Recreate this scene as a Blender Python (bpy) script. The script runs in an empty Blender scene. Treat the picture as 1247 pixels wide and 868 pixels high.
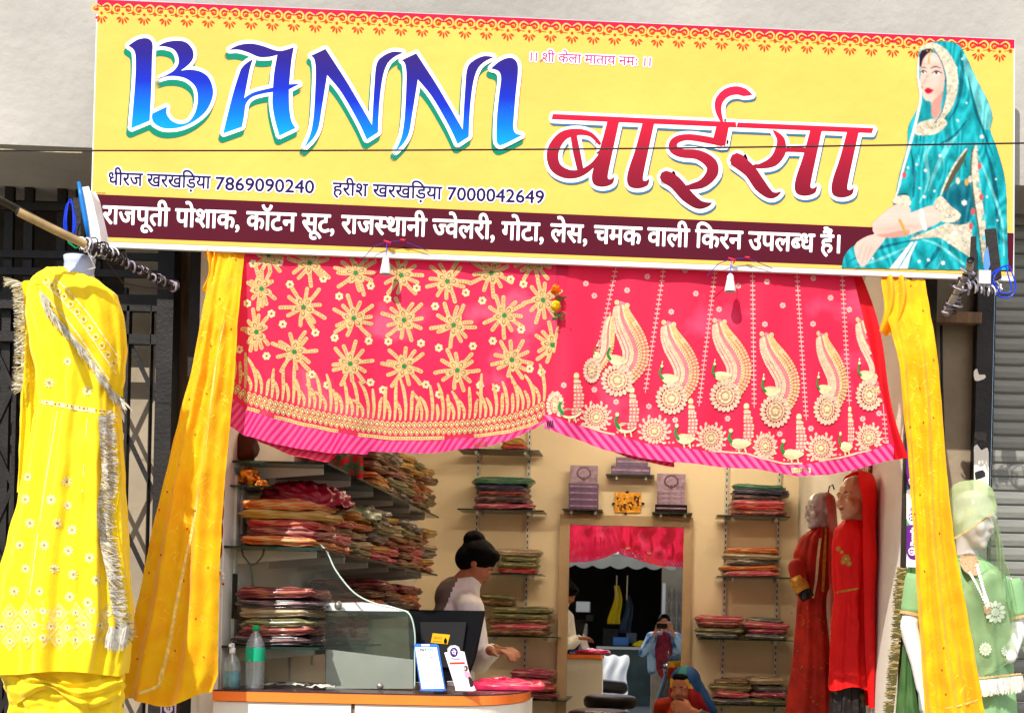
import bpy, bmesh, math, random
import numpy as np
from math import sin, cos, pi, radians, sqrt
from mathutils import Vector, Matrix, noise
from mathutils.bvhtree import BVHTree
from mathutils.geometry import tessellate_polygon

random.seed(7)
SC = bpy.context.scene
COL = SC.collection

# ------------------------------------------------------------------ camera
F, PX, PY = 1400.0, 806.0, 762.0       # focal length and principal point in photo pixels
ROLL = radians(1.3)
CAM = Vector((0.0, -4.67, 1.5))
cam_d = bpy.data.cameras.new('camera')
cam = bpy.data.objects.new('camera', cam_d)
COL.objects.link(cam)
cam.location = CAM
cam.matrix_world = Matrix.Translation(CAM) @ Matrix.Rotation(radians(90), 4, 'X') @ Matrix.Rotation(ROLL, 4, 'Z')
cam_d.sensor_width = 36
cam_d.sensor_fit = 'HORIZONTAL'
cam_d.lens = F / 1247 * 36
cam_d.shift_x = -(PX - 623.5) / 1247
cam_d.shift_y = (PY - 434) / 1247
cam_d.clip_start = 0.05
cam_d.clip_end = 500
SC.camera = cam

# ------------------------------------------------------------------ light
SUN_EL, SUN_AZ = radians(47), radians(-24)       # azimuth measured from behind the camera, negative is to the left
w = bpy.data.worlds.new('World')
SC.world = w
w.use_nodes = True
nt = w.node_tree
sky = nt.nodes.new('ShaderNodeTexSky')
sky.sky_type = 'NISHITA'
sky.sun_disc = False
sky.sun_elevation = SUN_EL
sky.sun_rotation = radians(180) - SUN_AZ * -1
sky.dust_density = 2.0
nt.links.new(sky.outputs[0], nt.nodes['Background'].inputs[0])
nt.nodes['Background'].inputs[1].default_value = 0.13
sl = bpy.data.lights.new('sun', 'SUN')
sl.energy = 4.4
sl.angle = radians(0.5)
sl.color = (1.0, 0.95, 0.87)
sun = bpy.data.objects.new('sun', sl)
COL.objects.link(sun)
sdir = Vector((sin(SUN_AZ) * cos(SUN_EL), -cos(SUN_AZ) * cos(SUN_EL), sin(SUN_EL)))
sun.rotation_euler = sdir.to_track_quat('Z', 'Y').to_euler()
sun.location = (0, -3, 8)
SC.view_settings.view_transform = 'Standard'
SC.view_settings.look = 'None'
SC.view_settings.exposure = 0.68
SC.view_settings.gamma = 1
SC.cycles.max_bounces = 8
SC.cycles.transparent_max_bounces = 12
SC.cycles.caustics_reflective = False
SC.cycles.caustics_refractive = False

# ------------------------------------------------------------------ helpers
YM = 3.70       # plane of the wall mirror


def at(px, py, Y):
    """The place at depth Y that the photograph shows at pixel (px, py)."""
    d = Y - CAM.y
    ix, iy = px - PX, PY - py
    x = ix * cos(ROLL) - iy * sin(ROLL)
    z = ix * sin(ROLL) + iy * cos(ROLL)
    return Vector((x * d / F, Y, CAM.z + z * d / F))


def atm(px, py, Y):
    """The place at depth Y seen at pixel (px, py) in the wall mirror."""
    d = 2 * (YM - CAM.y) - (Y - CAM.y)
    ix, iy = px - PX, PY - py
    x = ix * cos(ROLL) - iy * sin(ROLL)
    z = ix * sin(ROLL) + iy * cos(ROLL)
    return Vector((x * d / F, Y, CAM.z + z * d / F))


def lin(c):
    c = c / 255
    return c / 12.92 if c <= 0.04045 else ((c + 0.055) / 1.055) ** 2.4


def S(r, g, b, k=1.0):
    return (lin(r) * k, lin(g) * k, lin(b) * k, 1)


MATS = {}


def mat(name, col, rough=0.6, var=0.12, scale=8.0, bump=0.0, bscale=60.0, metal=0.0, trans=0.0,
        coat=0.0, col2=None, stretch=(1, 1, 1), spec=0.25, sheen=0.0, detail=4, lo=0.35, hi=0.65, emit=0):
    if name in MATS:
        return MATS[name]
    m = bpy.data.materials.new(name)
    m.use_nodes = True
    n, l = m.node_tree.nodes, m.node_tree.links
    b = n['Principled BSDF']
    b.inputs['Roughness'].default_value = rough
    b.inputs['Metallic'].default_value = metal
    b.inputs['Specular IOR Level'].default_value = spec
    b.inputs['Coat Weight'].default_value = coat
    b.inputs['Coat Roughness'].default_value = 0.15
    if sheen:
        b.inputs['Sheen Weight'].default_value = sheen
    tc = n.new('ShaderNodeTexCoord')
    mp = n.new('ShaderNodeMapping')
    mp.inputs['Scale'].default_value = stretch
    l.new(tc.outputs['Object'], mp.inputs[0])
    nz = n.new('ShaderNodeTexNoise')
    nz.inputs['Scale'].default_value = scale
    nz.inputs['Detail'].default_value = detail
    l.new(mp.outputs[0], nz.inputs['Vector'])
    rp = n.new('ShaderNodeValToRGB')
    rp.color_ramp.elements[0].position = lo
    rp.color_ramp.elements[1].position = hi
    c2 = col2 or tuple(min(1, x * (1 - var)) for x in col[:3]) + (1,)
    c1 = col if col2 else tuple(min(1, x * (1 + var * .5)) for x in col[:3]) + (1,)
    rp.color_ramp.elements[0].color = c2
    rp.color_ramp.elements[1].color = c1
    l.new(nz.outputs['Fac'], rp.inputs[0])
    l.new(rp.outputs[0], b.inputs['Base Color'])
    if bump:
        n2 = n.new('ShaderNodeTexNoise')
        n2.inputs['Scale'].default_value = bscale
        n2.inputs['Detail'].default_value = 5
        l.new(mp.outputs[0], n2.inputs['Vector'])
        bp = n.new('ShaderNodeBump')
        bp.inputs['Strength'].default_value = bump
        bp.inputs['Distance'].default_value = 0.01
        l.new(n2.outputs['Fac'], bp.inputs['Height'])
        l.new(bp.outputs[0], b.inputs['Normal'])
    if trans:
        tr = n.new('ShaderNodeBsdfTranslucent')
        l.new(rp.outputs[0], tr.inputs['Color'])
        mx = n.new('ShaderNodeMixShader')
        mx.inputs[0].default_value = trans
        l.new(b.outputs[0], mx.inputs[1])
        l.new(tr.outputs[0], mx.inputs[2])
        l.new(mx.outputs[0], n['Material Output'].inputs['Surface'])
    MATS[name] = m
    return m


def see_through(name, m, amount):
    """A sheer cloth: the given cloth with its weave let light straight through."""
    if name in MATS:
        return MATS[name]
    c = m.copy()
    c.name = name
    n, l = c.node_tree.nodes, c.node_tree.links
    out = n['Material Output']
    src = out.inputs['Surface'].links[0].from_socket
    tp = n.new('ShaderNodeBsdfTransparent')
    mx = n.new('ShaderNodeMixShader')
    mx.inputs[0].default_value = amount
    l.new(src, mx.inputs[1])
    l.new(tp.outputs[0], mx.inputs[2])
    l.new(mx.outputs[0], out.inputs['Surface'])
    MATS[name] = c
    return c


def glass_mat(name, tint, refl=0.08, body=None, body_amt=0.0):
    m = bpy.data.materials.new(name)
    m.use_nodes = True
    n, l = m.node_tree.nodes, m.node_tree.links
    n.remove(n['Principled BSDF'])
    tp = n.new('ShaderNodeBsdfTransparent')
    tp.inputs[0].default_value = tint
    gl = n.new('ShaderNodeBsdfGlossy')
    gl.inputs['Roughness'].default_value = 0.02
    lw = n.new('ShaderNodeLayerWeight')
    lw.inputs[0].default_value = .5
    fr = n.new('ShaderNodeMath')
    fr.operation = 'POWER'
    fr.inputs[1].default_value = 5
    l.new(lw.outputs['Facing'], fr.inputs[0])
    ad = n.new('ShaderNodeMath')
    ad.operation = 'ADD'
    ad.inputs[1].default_value = refl
    l.new(fr.outputs[0], ad.inputs[0])
    src = tp.outputs[0]
    if body:
        df = n.new('ShaderNodeBsdfDiffuse')
        df.inputs[0].default_value = body
        m2 = n.new('ShaderNodeMixShader')
        m2.inputs[0].default_value = body_amt
        l.new(src, m2.inputs[1])
        l.new(df.outputs[0], m2.inputs[2])
        src = m2.outputs[0]
    mx = n.new('ShaderNodeMixShader')
    l.new(ad.outputs[0], mx.inputs[0])
    l.new(src, mx.inputs[1])
    l.new(gl.outputs[0], mx.inputs[2])
    l.new(mx.outputs[0], n['Material Output'].inputs['Surface'])
    return m


WPOS = {}


def link(o, parent=None, loc=(0, 0, 0)):
    loc = Vector(loc)
    COL.objects.link(o)
    if parent is not None:
        o.parent = parent
        o.location = loc - WPOS[parent.name]
    else:
        o.location = loc
    WPOS[o.name] = loc
    return o


def tag(o, label=None, cat=None, group=None, kind=None):
    if label:
        o['label'] = label
    if cat:
        o['category'] = cat
    if group:
        o['group'] = group
    if kind:
        o['kind'] = kind
    return o


def thing(name, label, cat, loc, group=None):
    o = bpy.data.objects.new(name, None)
    o.empty_display_size = .1
    link(o, None, loc)
    return tag(o, label, cat, group)


class MB:
    def __init__(s):
        s.v, s.f, s.m, s.sm = [], [], [], []
        s.mi = 0
        s.smooth = False

    def add(s, vs, fs, mi=None, smooth=None):
        b = len(s.v)
        s.v += [Vector(v) for v in vs]
        for f in fs:
            s.f.append([b + i for i in f])
            s.m.append(s.mi if mi is None else mi)
            s.sm.append(s.smooth if smooth is None else smooth)
        return s

    def box(s, a, b, mi=None, rot=None, piv=None):
        a, b = Vector(a), Vector(b)
        vs = [Vector((x, y, z)) for x in (a.x, b.x) for y in (a.y, b.y) for z in (a.z, b.z)]
        if rot is not None:
            c = piv or (a + b) / 2
            vs = [c + rot @ (v - c) for v in vs]
        return s.add(vs, [(0, 1, 3, 2), (4, 6, 7, 5), (0, 4, 5, 1), (2, 3, 7, 6), (0, 2, 6, 4), (1, 5, 7, 3)], mi, False)

    def prism(s, poly, vec, mi=None):
        """poly: list of world points in one plane; vec: extrusion."""
        n = len(poly)
        vec = Vector(vec)
        vs = [Vector(p) for p in poly] + [Vector(p) + vec for p in poly]
        tr = [tuple(t) for t in tessellate_polygon([[Vector(p) for p in poly]])]
        fs = [t for t in tr] + [tuple(i + n for i in reversed(t)) for t in tr]
        fs += [(i, (i + 1) % n, (i + 1) % n + n, i + n) for i in range(n)]
        return s.add(vs, fs, mi, False)

    def tube(s, pts, r, n=8, mi=None, cap=True):
        pts = [Vector(p) for p in pts]
        rr = r if isinstance(r, (list, tuple)) else [r] * len(pts)
        vs = []
        up = Vector((0.13, 0.31, 0.94))
        for i, p in enumerate(pts):
            t = (pts[min(i + 1, len(pts) - 1)] - pts[max(i - 1, 0)]).normalized()
            a = t.cross(up)
            if a.length < .05:
                a = t.cross(Vector((1, 0, 0)))
            a.normalize()
            b = t.cross(a)
            for k in range(n):
                q = 2 * pi * k / n
                vs.append(p + (a * cos(q) + b * sin(q)) * rr[i])
        fs = []
        for i in range(len(pts) - 1):
            for k in range(n):
                fs.append((i * n + k, i * n + (k + 1) % n, (i + 1) * n + (k + 1) % n, (i + 1) * n + k))
        if cap:
            fs.append(tuple(range(n))[::-1])
            fs.append(tuple((len(pts) - 1) * n + k for k in range(n)))
        return s.add(vs, fs, mi, n > 5)

    def grid(s, fn, nu, nv, mi=None, smooth=True, close=False):
        vs = [fn(u / nu, v / nv) for v in range(nv + 1) for u in range(nu + (0 if close else 1))]
        w_ = nu if close else nu + 1
        fs = []
        for v in range(nv):
            for u in range(nu):
                u2 = (u + 1) % w_
                fs.append((v * w_ + u, v * w_ + u2, (v + 1) * w_ + u2, (v + 1) * w_ + u))
        return s.add(vs, fs, mi, smooth)

    def ball(s, c, r, mi=None, n=12, m=8, rot=None):
        c = Vector(c)
        r = Vector(r) if not isinstance(r, (int, float)) else Vector((r, r, r))

        def fn(u, v):
            a, b = 2 * pi * u, pi * v
            p = Vector((r.x * sin(b) * cos(a), r.y * sin(b) * sin(a), r.z * cos(b)))
            return c + (rot @ p if rot else p)
        return s.grid(fn, n, m, mi, True, True)

    def cap(s, p0, r0, p1, r1, mi=None, n=10):
        """tapered capsule for the remesher"""
        s.ball(p0, r0, mi, n, 6)
        s.ball(p1, r1, mi, n, 6)
        k = 4
        P0, P1 = Vector(p0), Vector(p1)
        return s.tube([P0.lerp(P1, i / k) for i in range(k + 1)], [r0 + (r1 - r0) * i / k for i in range(k + 1)], n, mi)

    def bvh(s):
        return BVHTree.FromPolygons(s.v, s.f)

    def build(s, name, mats, parent=None, smooth=None, keep=False):
        if not isinstance(mats, (list, tuple)):
            mats = [mats]
        lo = Vector((min(v[i] for v in s.v) for i in range(3)))
        hi = Vector((max(v[i] for v in s.v) for i in range(3)))
        c = (lo + hi) / 2
        c.z = lo.z
        me = bpy.data.meshes.new(name)
        me.from_pydata([tuple(v - c) for v in s.v], [], s.f)
        for m in mats:
            me.materials.append(m)
        me.polygons.foreach_set('material_index', s.m)
        me.polygons.foreach_set('use_smooth', [smooth] * len(s.f) if smooth is not None else s.sm)
        me.update()
        o = bpy.data.objects.new(name, me)
        return link(o, parent, c)


def put(name, mb, mats, label, cat, group=None, smooth=None, kind=None):
    return tag(mb.build(name, mats, None, smooth), label, cat, group, kind)


def struct(name, mb, mats, label=None, smooth=None):
    return tag(mb.build(name, mats, None, smooth), label, None, None, 'structure')


def bevel(o, wd=0.003, seg=2):
    b = o.modifiers.new('bevel', 'BEVEL')
    b.width = wd
    b.segments = seg
    b.limit_method = 'ANGLE'
    return o


def remesh(mb, voxel, name, mats, parent=None, smooth=4, colour=None):
    """Fuses overlapping forms into one continuous skin."""
    me = bpy.data.meshes.new('tmp')
    me.from_pydata([tuple(v) for v in mb.v], [], mb.f)
    o = bpy.data.objects.new('tmp', me)
    COL.objects.link(o)
    r = o.modifiers.new('r', 'REMESH')
    r.mode = 'VOXEL'
    r.voxel_size = voxel
    sm = o.modifiers.new('s', 'SMOOTH')
    sm.iterations = smooth
    dg = bpy.context.evaluated_depsgraph_get()
    m2 = bpy.data.meshes.new_from_object(o.evaluated_get(dg))
    COL.objects.unlink(o)
    bpy.data.objects.remove(o)
    out = MB()
    out.smooth = True
    cc = [v.co.copy() for v in m2.vertices]
    fs = [list(p.vertices) for p in m2.polygons]
    out.add(cc, fs)
    if colour:
        out.m = [colour(sum((cc[i] for i in f), Vector()) / len(f)) for f in fs]
    bpy.data.meshes.remove(m2)
    return out.build(name, mats, parent), out


def spline(pts, closed=True, seg=6):
    """Smooth line through points; a point with a third entry is a corner."""
    n = len(pts)
    out = []
    P = [Vector((p[0], p[1])) for p in pts]
    cr = [len(p) > 2 and bool(p[2]) for p in pts]
    rng = range(n if closed else n - 1)
    for i in rng:
        a, b = P[i], P[(i + 1) % n]
        if closed or i > 0:
            p0 = P[i - 1]
        else:
            p0 = a
        p3 = P[(i + 2) % n] if (closed or i + 2 < n) else b
        if cr[i]:
            p0 = a
        if cr[(i + 1) % n]:
            p3 = b
        if cr[i] and cr[(i + 1) % n]:
            out.append(a)
            continue
        k = 0.5
        m0 = (b - p0) * k if p0 is not a else (b - a) * k
        m1 = (p3 - a) * k if p3 is not b else (b - a) * k
        for j in range(seg):
            t = j / seg
            out.append(a * (2 * t**3 - 3 * t**2 + 1) + m0 * (t**3 - 2 * t**2 + t) + b * (-2 * t**3 + 3 * t**2) + m1 * (t**3 - t**2))
    if not closed:
        out.append(P[-1])
    return out


class Art:
    """Flat shapes in the photo's units, later laid on a surface by a mapping."""
    def __init__(s):
        s.v, s.f, s.m = [], [], []

    def add(s, pts, fs, mi, layer):
        b = len(s.v)
        s.n = getattr(s, 'n', 0) + 1
        layer += (s.n % 97) * .003
        s.v += [(p[0], p[1], layer) for p in pts]
        s.f += [[b + i for i in f] for f in fs]
        s.m += [mi] * len(fs)

    def poly(s, pts, mi=0, layer=0, smooth=True, seg=5, cv=None):
        if cv:
            pts = [cv(p[0], p[1]) + tuple(p[2:]) for p in pts]
        q = spline(pts, True, seg) if smooth else [Vector((p[0], p[1])) for p in pts]
        q = [Vector((p.x, p.y, 0)) for p in q]
        tr = tessellate_polygon([q])
        s.add(q, tr, mi, layer)

    def stroke(s, pts, mi=0, layer=0, seg=4, round_=True, cv=None, k=1.0, wv=None):
        """pts: (x, y, width)"""
        P = [(cv(p[0], p[1]) if cv else (p[0], p[1])) for p in pts]
        W = [p[2] * k / 2 for p in pts]
        n = len(P)
        if n > 2 and seg > 1:
            c = spline(P, False, seg)
            ws = []
            for i in range(n - 1):
                for j in range(seg):
                    t = j / seg
                    ws.append(W[i] * (1 - t) + W[i + 1] * t)
            ws.append(W[-1])
        else:
            c = [Vector(p) for p in P]
            ws = W
        L, R = [], []
        for i, p in enumerate(c):
            t = c[min(i + 1, len(c) - 1)] - c[max(i - 1, 0)]
            if t.length < 1e-6:
                t = Vector((1, 0))
            t.normalize()
            q = Vector((-t.y, t.x)) * ws[i]
            L.append(p + q)
            R.append(p - q)
        m = len(c)
        nc = max(1, int(max(ws) / 2.2))
        pts_ = []
        for j in range(nc + 1):
            pts_ += [L[i].lerp(R[i], j / nc) for i in range(m)]
        s.add(pts_, [(j * m + i, j * m + i + 1, (j + 1) * m + i + 1, (j + 1) * m + i) for j in range(nc) for i in range(m - 1)], mi, layer)
        if round_:
            for p, r in ((c[0], ws[0]), (c[-1], ws[-1])):
                if r > .25:
                    s.disc(p.x, p.y, r, mi, layer, 8)

    def disc(s, x, y, r, mi=0, layer=0, n=8, ry=None, rot=0):
        ry = ry or r
        pts = []
        nr = 1 if r < 4 else 4
        for j in range(nr):
            for k in range(n):
                a = 2 * pi * k / n
                u, v = r * (j + 1) / nr * cos(a), ry * (j + 1) / nr * sin(a)
                pts.append((x + u * cos(rot) - v * sin(rot), y + u * sin(rot) + v * cos(rot)))
        s.add(pts, [tuple(range(n))] + [(j * n + k, j * n + (k + 1) % n, (j + 1) * n + (k + 1) % n, (j + 1) * n + k) for j in range(nr - 1) for k in range(n)], mi, layer)

    def ring(s, x, y, r, wd, mi=0, layer=0, n=14, ry=None, rot=0):
        ry = ry or r
        pts = []
        for q in (0, 1):
            for k in range(n):
                a = 2 * pi * k / n
                u, v = (r - q * wd) * cos(a), (ry - q * wd) * sin(a)
                pts.append((x + u * cos(rot) - v * sin(rot), y + u * sin(rot) + v * cos(rot)))
        s.add(pts, [(k, (k + 1) % n, n + (k + 1) % n, n + k) for k in range(n)], mi, layer)

    def drop(s, x, y, ln, wd, ang, mi=0, layer=0):
        """petal from (x, y), pointing along ang"""
        d, q = (cos(ang), sin(ang)), (-sin(ang), cos(ang))
        prof = [(0, 0), (.25, .32), (.55, .5), (.8, .38), (1, 0)]
        pts = [(x + d[0] * ln * a + q[0] * wd * b, y + d[1] * ln * a + q[1] * wd * b) for a, b in prof]
        pts += [(x + d[0] * ln * a - q[0] * wd * b, y + d[1] * ln * a - q[1] * wd * b) for a, b in prof[1:-1][::-1]]
        s.add(pts, [tuple(range(len(pts)))], mi, layer)

    def fat(s, src, r, n, mi, layer, dx=0, dy=0, step=0.08):
        """src swollen by r all round"""
        if r > 0:
            for k in range(n):
                a = 2 * pi * k / n
                s.add([(v[0] + dx + r * cos(a), v[1] + dy + r * sin(a), v[2]) for v in src.v], src.f, mi, layer + k * step / n)
        s.add([(v[0] + dx, v[1] + dy, v[2]) for v in src.v], src.f, mi, layer + step)

    def lay(s, fn, name, mats, parent=None, thick=0):
        mb = MB()
        ok = {}
        vs = []
        for i, v in enumerate(s.v):
            p = fn(v[0], v[1], v[2])
            if p is not None:
                ok[i] = len(vs)
                vs.append(p)
        b = 0
        mb.v = vs
        for f, m in zip(s.f, s.m):
            if all(i in ok for i in f):
                mb.f.append([ok[i] for i in f])
                mb.m.append(m)
                mb.sm.append(False)
        if not mb.f:
            return None
        return mb.build(name, mats, parent)


def on_plane(Y, step=0.0007):
    return lambda x, y, l: at(x, y, Y - 0.001 - l * step)


def on_cloth(bvh, off=0.0012, step=0.0004):
    def fn(x, y, l):
        d = (at(x, y, 0) - CAM).normalized()
        hit = bvh.ray_cast(CAM, d)
        if hit[0] is None:
            return None
        return hit[0] - d * (off + l * step)
    return fn


# ---- lettering
_adv = {}


def glyphs(txt, res=3):
    cu = bpy.data.curves.new('t', 'FONT')
    cu.body = txt
    cu.size = 1
    cu.resolution_u = res
    o = bpy.data.objects.new('t', cu)
    COL.objects.link(o)
    bpy.context.view_layer.update()
    me = o.to_mesh()
    vs = [(v.co.x, v.co.y) for v in me.vertices]
    fs = [tuple(p.vertices) for p in me.polygons]
    o.to_mesh_clear()
    bpy.data.objects.remove(o)
    bpy.data.curves.remove(cu)
    return vs, fs


def advance(txt):
    if txt not in _adv:
        if 'bar' not in _adv:
            _adv['bar'] = max(v[0] for v in glyphs('l')[0])
        _adv[txt] = max(v[0] for v in glyphs(txt + 'l')[0]) - _adv['bar']
    return _adv[txt]


def clip_right(vs, fs, x0):
    bm = bmesh.new()
    bv = [bm.verts.new((v[0], v[1], 0)) for v in vs]
    for f in fs:
        try:
            bm.faces.new([bv[i] for i in f])
        except ValueError:
            pass
    bmesh.ops.bisect_plane(bm, geom=bm.verts[:] + bm.edges[:] + bm.faces[:], plane_co=(x0, 0, 0), plane_no=(1, 0, 0), clear_outer=True)
    bm.verts.index_update()
    v2 = [(v.co.x, v.co.y) for v in bm.verts]
    f2 = [tuple(v.index for v in f.verts) for f in bm.faces]
    bm.free()
    return v2, f2


def typeset(txt, res=3):
    """'~' after a letter makes it the half form that leans on its neighbour."""
    V, Fc = [], []
    x = 0
    i = 0
    seg = ''
    parts = []
    while i < len(txt):
        if i + 1 < len(txt) and txt[i + 1] == '~':
            if seg:
                parts.append((seg, 0))
            parts.append((txt[i], 1))
            seg = ''
            i += 2
        else:
            seg += txt[i]
            i += 1
    if seg:
        parts.append((seg, 0))
    for p, half in parts:
        vs, fs = glyphs(p, res)
        ad = advance(p)
        if half:
            cut = ad - 0.2
            vs, fs = clip_right(vs, fs, cut)
            ad = cut
        b = len(V)
        V += [(v[0] + x, v[1]) for v in vs]
        Fc += [tuple(b + i for i in f) for f in fs]
        x += ad
    return V, Fc, x


def line_of_text(txt, p0, p1, em, res=3, slant=0):
    """An Art with txt set from p0 to p1 along its baseline; em in photo units."""
    V, Fc, wd = typeset(txt, res)
    x0 = min(v[0] for v in V)
    x1 = max(v[0] for v in V)
    p0, p1 = Vector(p0), Vector(p1)
    u = (p1 - p0)
    sx = u.length / (x1 - x0)
    u.normalize()
    w_ = Vector((u.y, -u.x))
    a = Art()
    pts = [p0 + u * ((v[0] - x0) * sx + v[1] * em * slant) + w_ * v[1] * em for v in V]
    a.add([(p.x, p.y) for p in pts], Fc, 0, 0)
    return a
# ------------------------------------------------------------------ setting
plaster = mat('grey_plaster', S(208, 203, 194, .54), .9, .26, 1.1, .5, 22, detail=8)
cream = mat('cream_wall', S(236, 220, 186, .92), .85, .08, 1.2, .12, 40)
whitew = mat('white_wall', S(232, 226, 212, .85), .8, .08, 2.0, .1, 40)
beige = mat('beige_wall', S(170, 155, 132, .8), .9, .25, 1.8, .3, 25)
beige_d = mat('beige_wall_worn', S(150, 134, 112, .75), .9, .35, 2.4, .4, 22)
concrete = mat('concrete', S(150, 146, 138, .7), .95, .25, 3, .4, 50)
tilefloor = mat('floor_tile', S(200, 190, 170, .7), .35, .12, 3)
blackp = mat('black_paint', S(34, 30, 28), .55, .5, 5, .25, 60)
blackgl = mat('black_gloss', S(18, 18, 20), .22, .2, 5)
darkm = mat('dark_metal', S(40, 36, 33, .7), .5, .4, 9, .2, 80)
steel = mat('dull_steel', S(150, 146, 140), .4, .3, 20, .1, 90, metal=.7)
whitep = mat('white_plastic', S(236, 236, 238, .9), .35, .05, 4)
whitem = mat('white_metal', S(225, 222, 214, .8), .4, .08, 6)
brown = mat('brown_timber', S(110, 85, 64), .75, .35, 4, .3, 30, stretch=(6, 6, 1))
rust = mat('rusty_steel', S(120, 96, 84), .8, .4, 14, .4, 60)

ground = MB().box((-60, -60, -.3), (60, 60, 0))
struct('street', ground, mat('street_paving', S(175, 168, 155, .75), .9, .2, .8, .4, 12))
LX, RX = at(266, 700, 0).x, at(1100, 700, 0).x      # inner faces of the shop's side walls
BY = 3.73
FZ = 0.30
m = MB().box((LX - .5, -.02, 0.002), (RX + .6, BY + .1, FZ - .012))
struct('shop_plinth', m, concrete)
m = MB().box((LX - 4.4, .45, 0.003), (LX - .51, 1.2, .25)).box((RX + .61, .45, 0.003), (RX + 4.4, 1.2, .25))
struct('side_plinth', m, concrete)
fl = MB().box((LX, 0, FZ - .011), (RX, BY, FZ - .004))
flo = struct('shop_floor', fl, concrete)
# floor tiles, one piece each
tm = None
for i in range(5):
    for j in range(6):
        x0, y0 = LX + .01 + i * .54, .01 + j * .615
        if tm is None:
            q = MB().box((x0, y0, FZ - .003), (x0 + .53, y0 + .605, FZ))
            o = q.build('tile', tilefloor, flo)
            bevel(o, .002, 1)
            tm, base = o, Vector((x0, y0, 0))
        else:
            o = tm.copy()
            link(o, flo, WPOS[tm.name] + Vector((x0, y0, 0)) - base)

CE = 3.25
struct('left_wall', MB().box((LX - .12, .05, FZ), (LX, BY, CE)), whitew)
struct('right_wall', MB().box((RX, .02, FZ), (RX + .06, BY, CE)), whitew)
struct('back_wall', MB().box((LX - .12, BY, FZ - .3), (RX + .1, BY + .12, CE)), cream)
struct('ceiling', MB().box((LX - .12, .1, CE), (RX + .1, BY + .12, CE + .12)), whitew)
# facade beam: its lower edge as the photograph shows it, 0.6 m deep
a, b = at(-900, 139.4, -.02), at(2100, 260.2, -.02)
pl = [Vector((a.x, -.02, a.z)), Vector((b.x, -.02, b.z)), Vector((b.x, -.02, 5.2)), Vector((a.x, -.02, 5.2))]
struct('facade_beam', MB().prism(pl, (0, .7, 0)), plaster)
struct('upper_wall', MB().box((a.x, .1, 5.19), (b.x, .69, 6.2)), plaster)
# wall strips beside the opening, set back behind the beam
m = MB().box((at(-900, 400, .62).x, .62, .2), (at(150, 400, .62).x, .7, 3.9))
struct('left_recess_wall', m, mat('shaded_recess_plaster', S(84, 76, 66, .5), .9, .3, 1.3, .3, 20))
m = MB().box((at(150, 400, .60).x, .60, .2), (LX - .121, .7, 3.9))
struct('left_side_wall', m, beige)
m = MB().box((RX + .061, .30, .2), (at(1190, 400, .3).x, .42, 3.9))
struct('right_side_wall', m, beige_d)
# lintel over the shop opening (behind the sign)
struct('lintel', MB().box((LX - .3, .0, at(600, 235, 0).z), (RX + .3, .1, 3.9)), beige)

# ---------------------------------------------------------------- shutter on the right
t = thing('roller_shutter', 'closed grey roller shutter of horizontal slats at the right edge', 'shutter', at(1225, 860, .30))
slat_m = mat('shutter_grey', S(150, 150, 142, .62), .5, .2, 4, .12, 60, metal=.2, stretch=(1, 1, 6))
x0, x1 = at(1207, 600, .3).x, at(2090, 600, .3).x
z0 = .3
first = None
k = 0
while z0 + k * .0605 < 3.75:
    z = z0 + k * .0605
    if first is None:
        q = MB()
        prof = [(.300, 0), (.292, .008), (.289, .030), (.292, .052), (.300, .0585), (.312, .0585), (.312, 0)]
        q.prism([Vector((x0, y, z + zz)) for y, zz in prof], (x1 - x0, 0, 0))
        first = q.build('slat', slat_m, t)
    else:
        o = first.copy()
        link(o, t, WPOS[first.name] + Vector((0, 0, k * .0605)))
    k += 1
# black post with peeling paint
t = thing('shutter_post', 'black painted steel post peeling to white beside the shutter', 'post', at(1196, 868, .26))
q = MB().box((at(1185, 600, .24).x, .24, .3), (at(1206, 600, .24).x, .30, 3.8))
bevel(q.build('post', blackp, t))
art = Art()
art.poly([(1186, 544, 1), (1190, 541), (1195, 548), (1201, 545), (1204, 551), (1204, 590, 1), (1200, 640), (1203, 700), (1203, 868, 1), (1187, 868, 1)], 0, 1, seg=2)
art.poly([(1186, 452), (1190, 449), (1192, 456), (1199, 456), (1200, 460), (1194, 463), (1187, 463)], 0, 1, seg=2)
art.poly([(1187, 575, 1), (1197, 572), (1200, 580), (1188, 584, 1)], 1, 2, seg=2)
art.lay(lambda x, y, l: at(x, y, .239 - l * .0006), 'bare_patch', [whitew, blackp], t)
q = MB().box(at(1134, 392, .22), at(1192, 384, .27) + Vector((0, 0, 0)))
put('wooden_rail', q, brown, 'short weathered timber rail across the top of the beige panel, right', 'rail')
q = MB().tube([at(1146, 385, .27), at(1147, 470, .28), at(1150, 560, .27), at(1152, 640, .28), at(1154, 900, .27)], .006, 6)
put('black_cable', q, blackp, 'thin black cable hanging down the beige panel at the right', 'cable')
q = MB().box((at(1110, 600, .05).x - .02, .05, .3), (at(1118, 600, .05).x + .06, .15, 3.3))
put('right_frame_post', q, darkm, 'dark steel door post behind the right orange drape', 'post')
q = MB().box((at(1100, 600, -.01).x, -.012, .3), (at(1104.5, 600, -.01).x, .018, 3.2))
put('black_edge_strip', q, blackp, 'narrow black strip along the edge of the white inner wall', 'trim')

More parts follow.
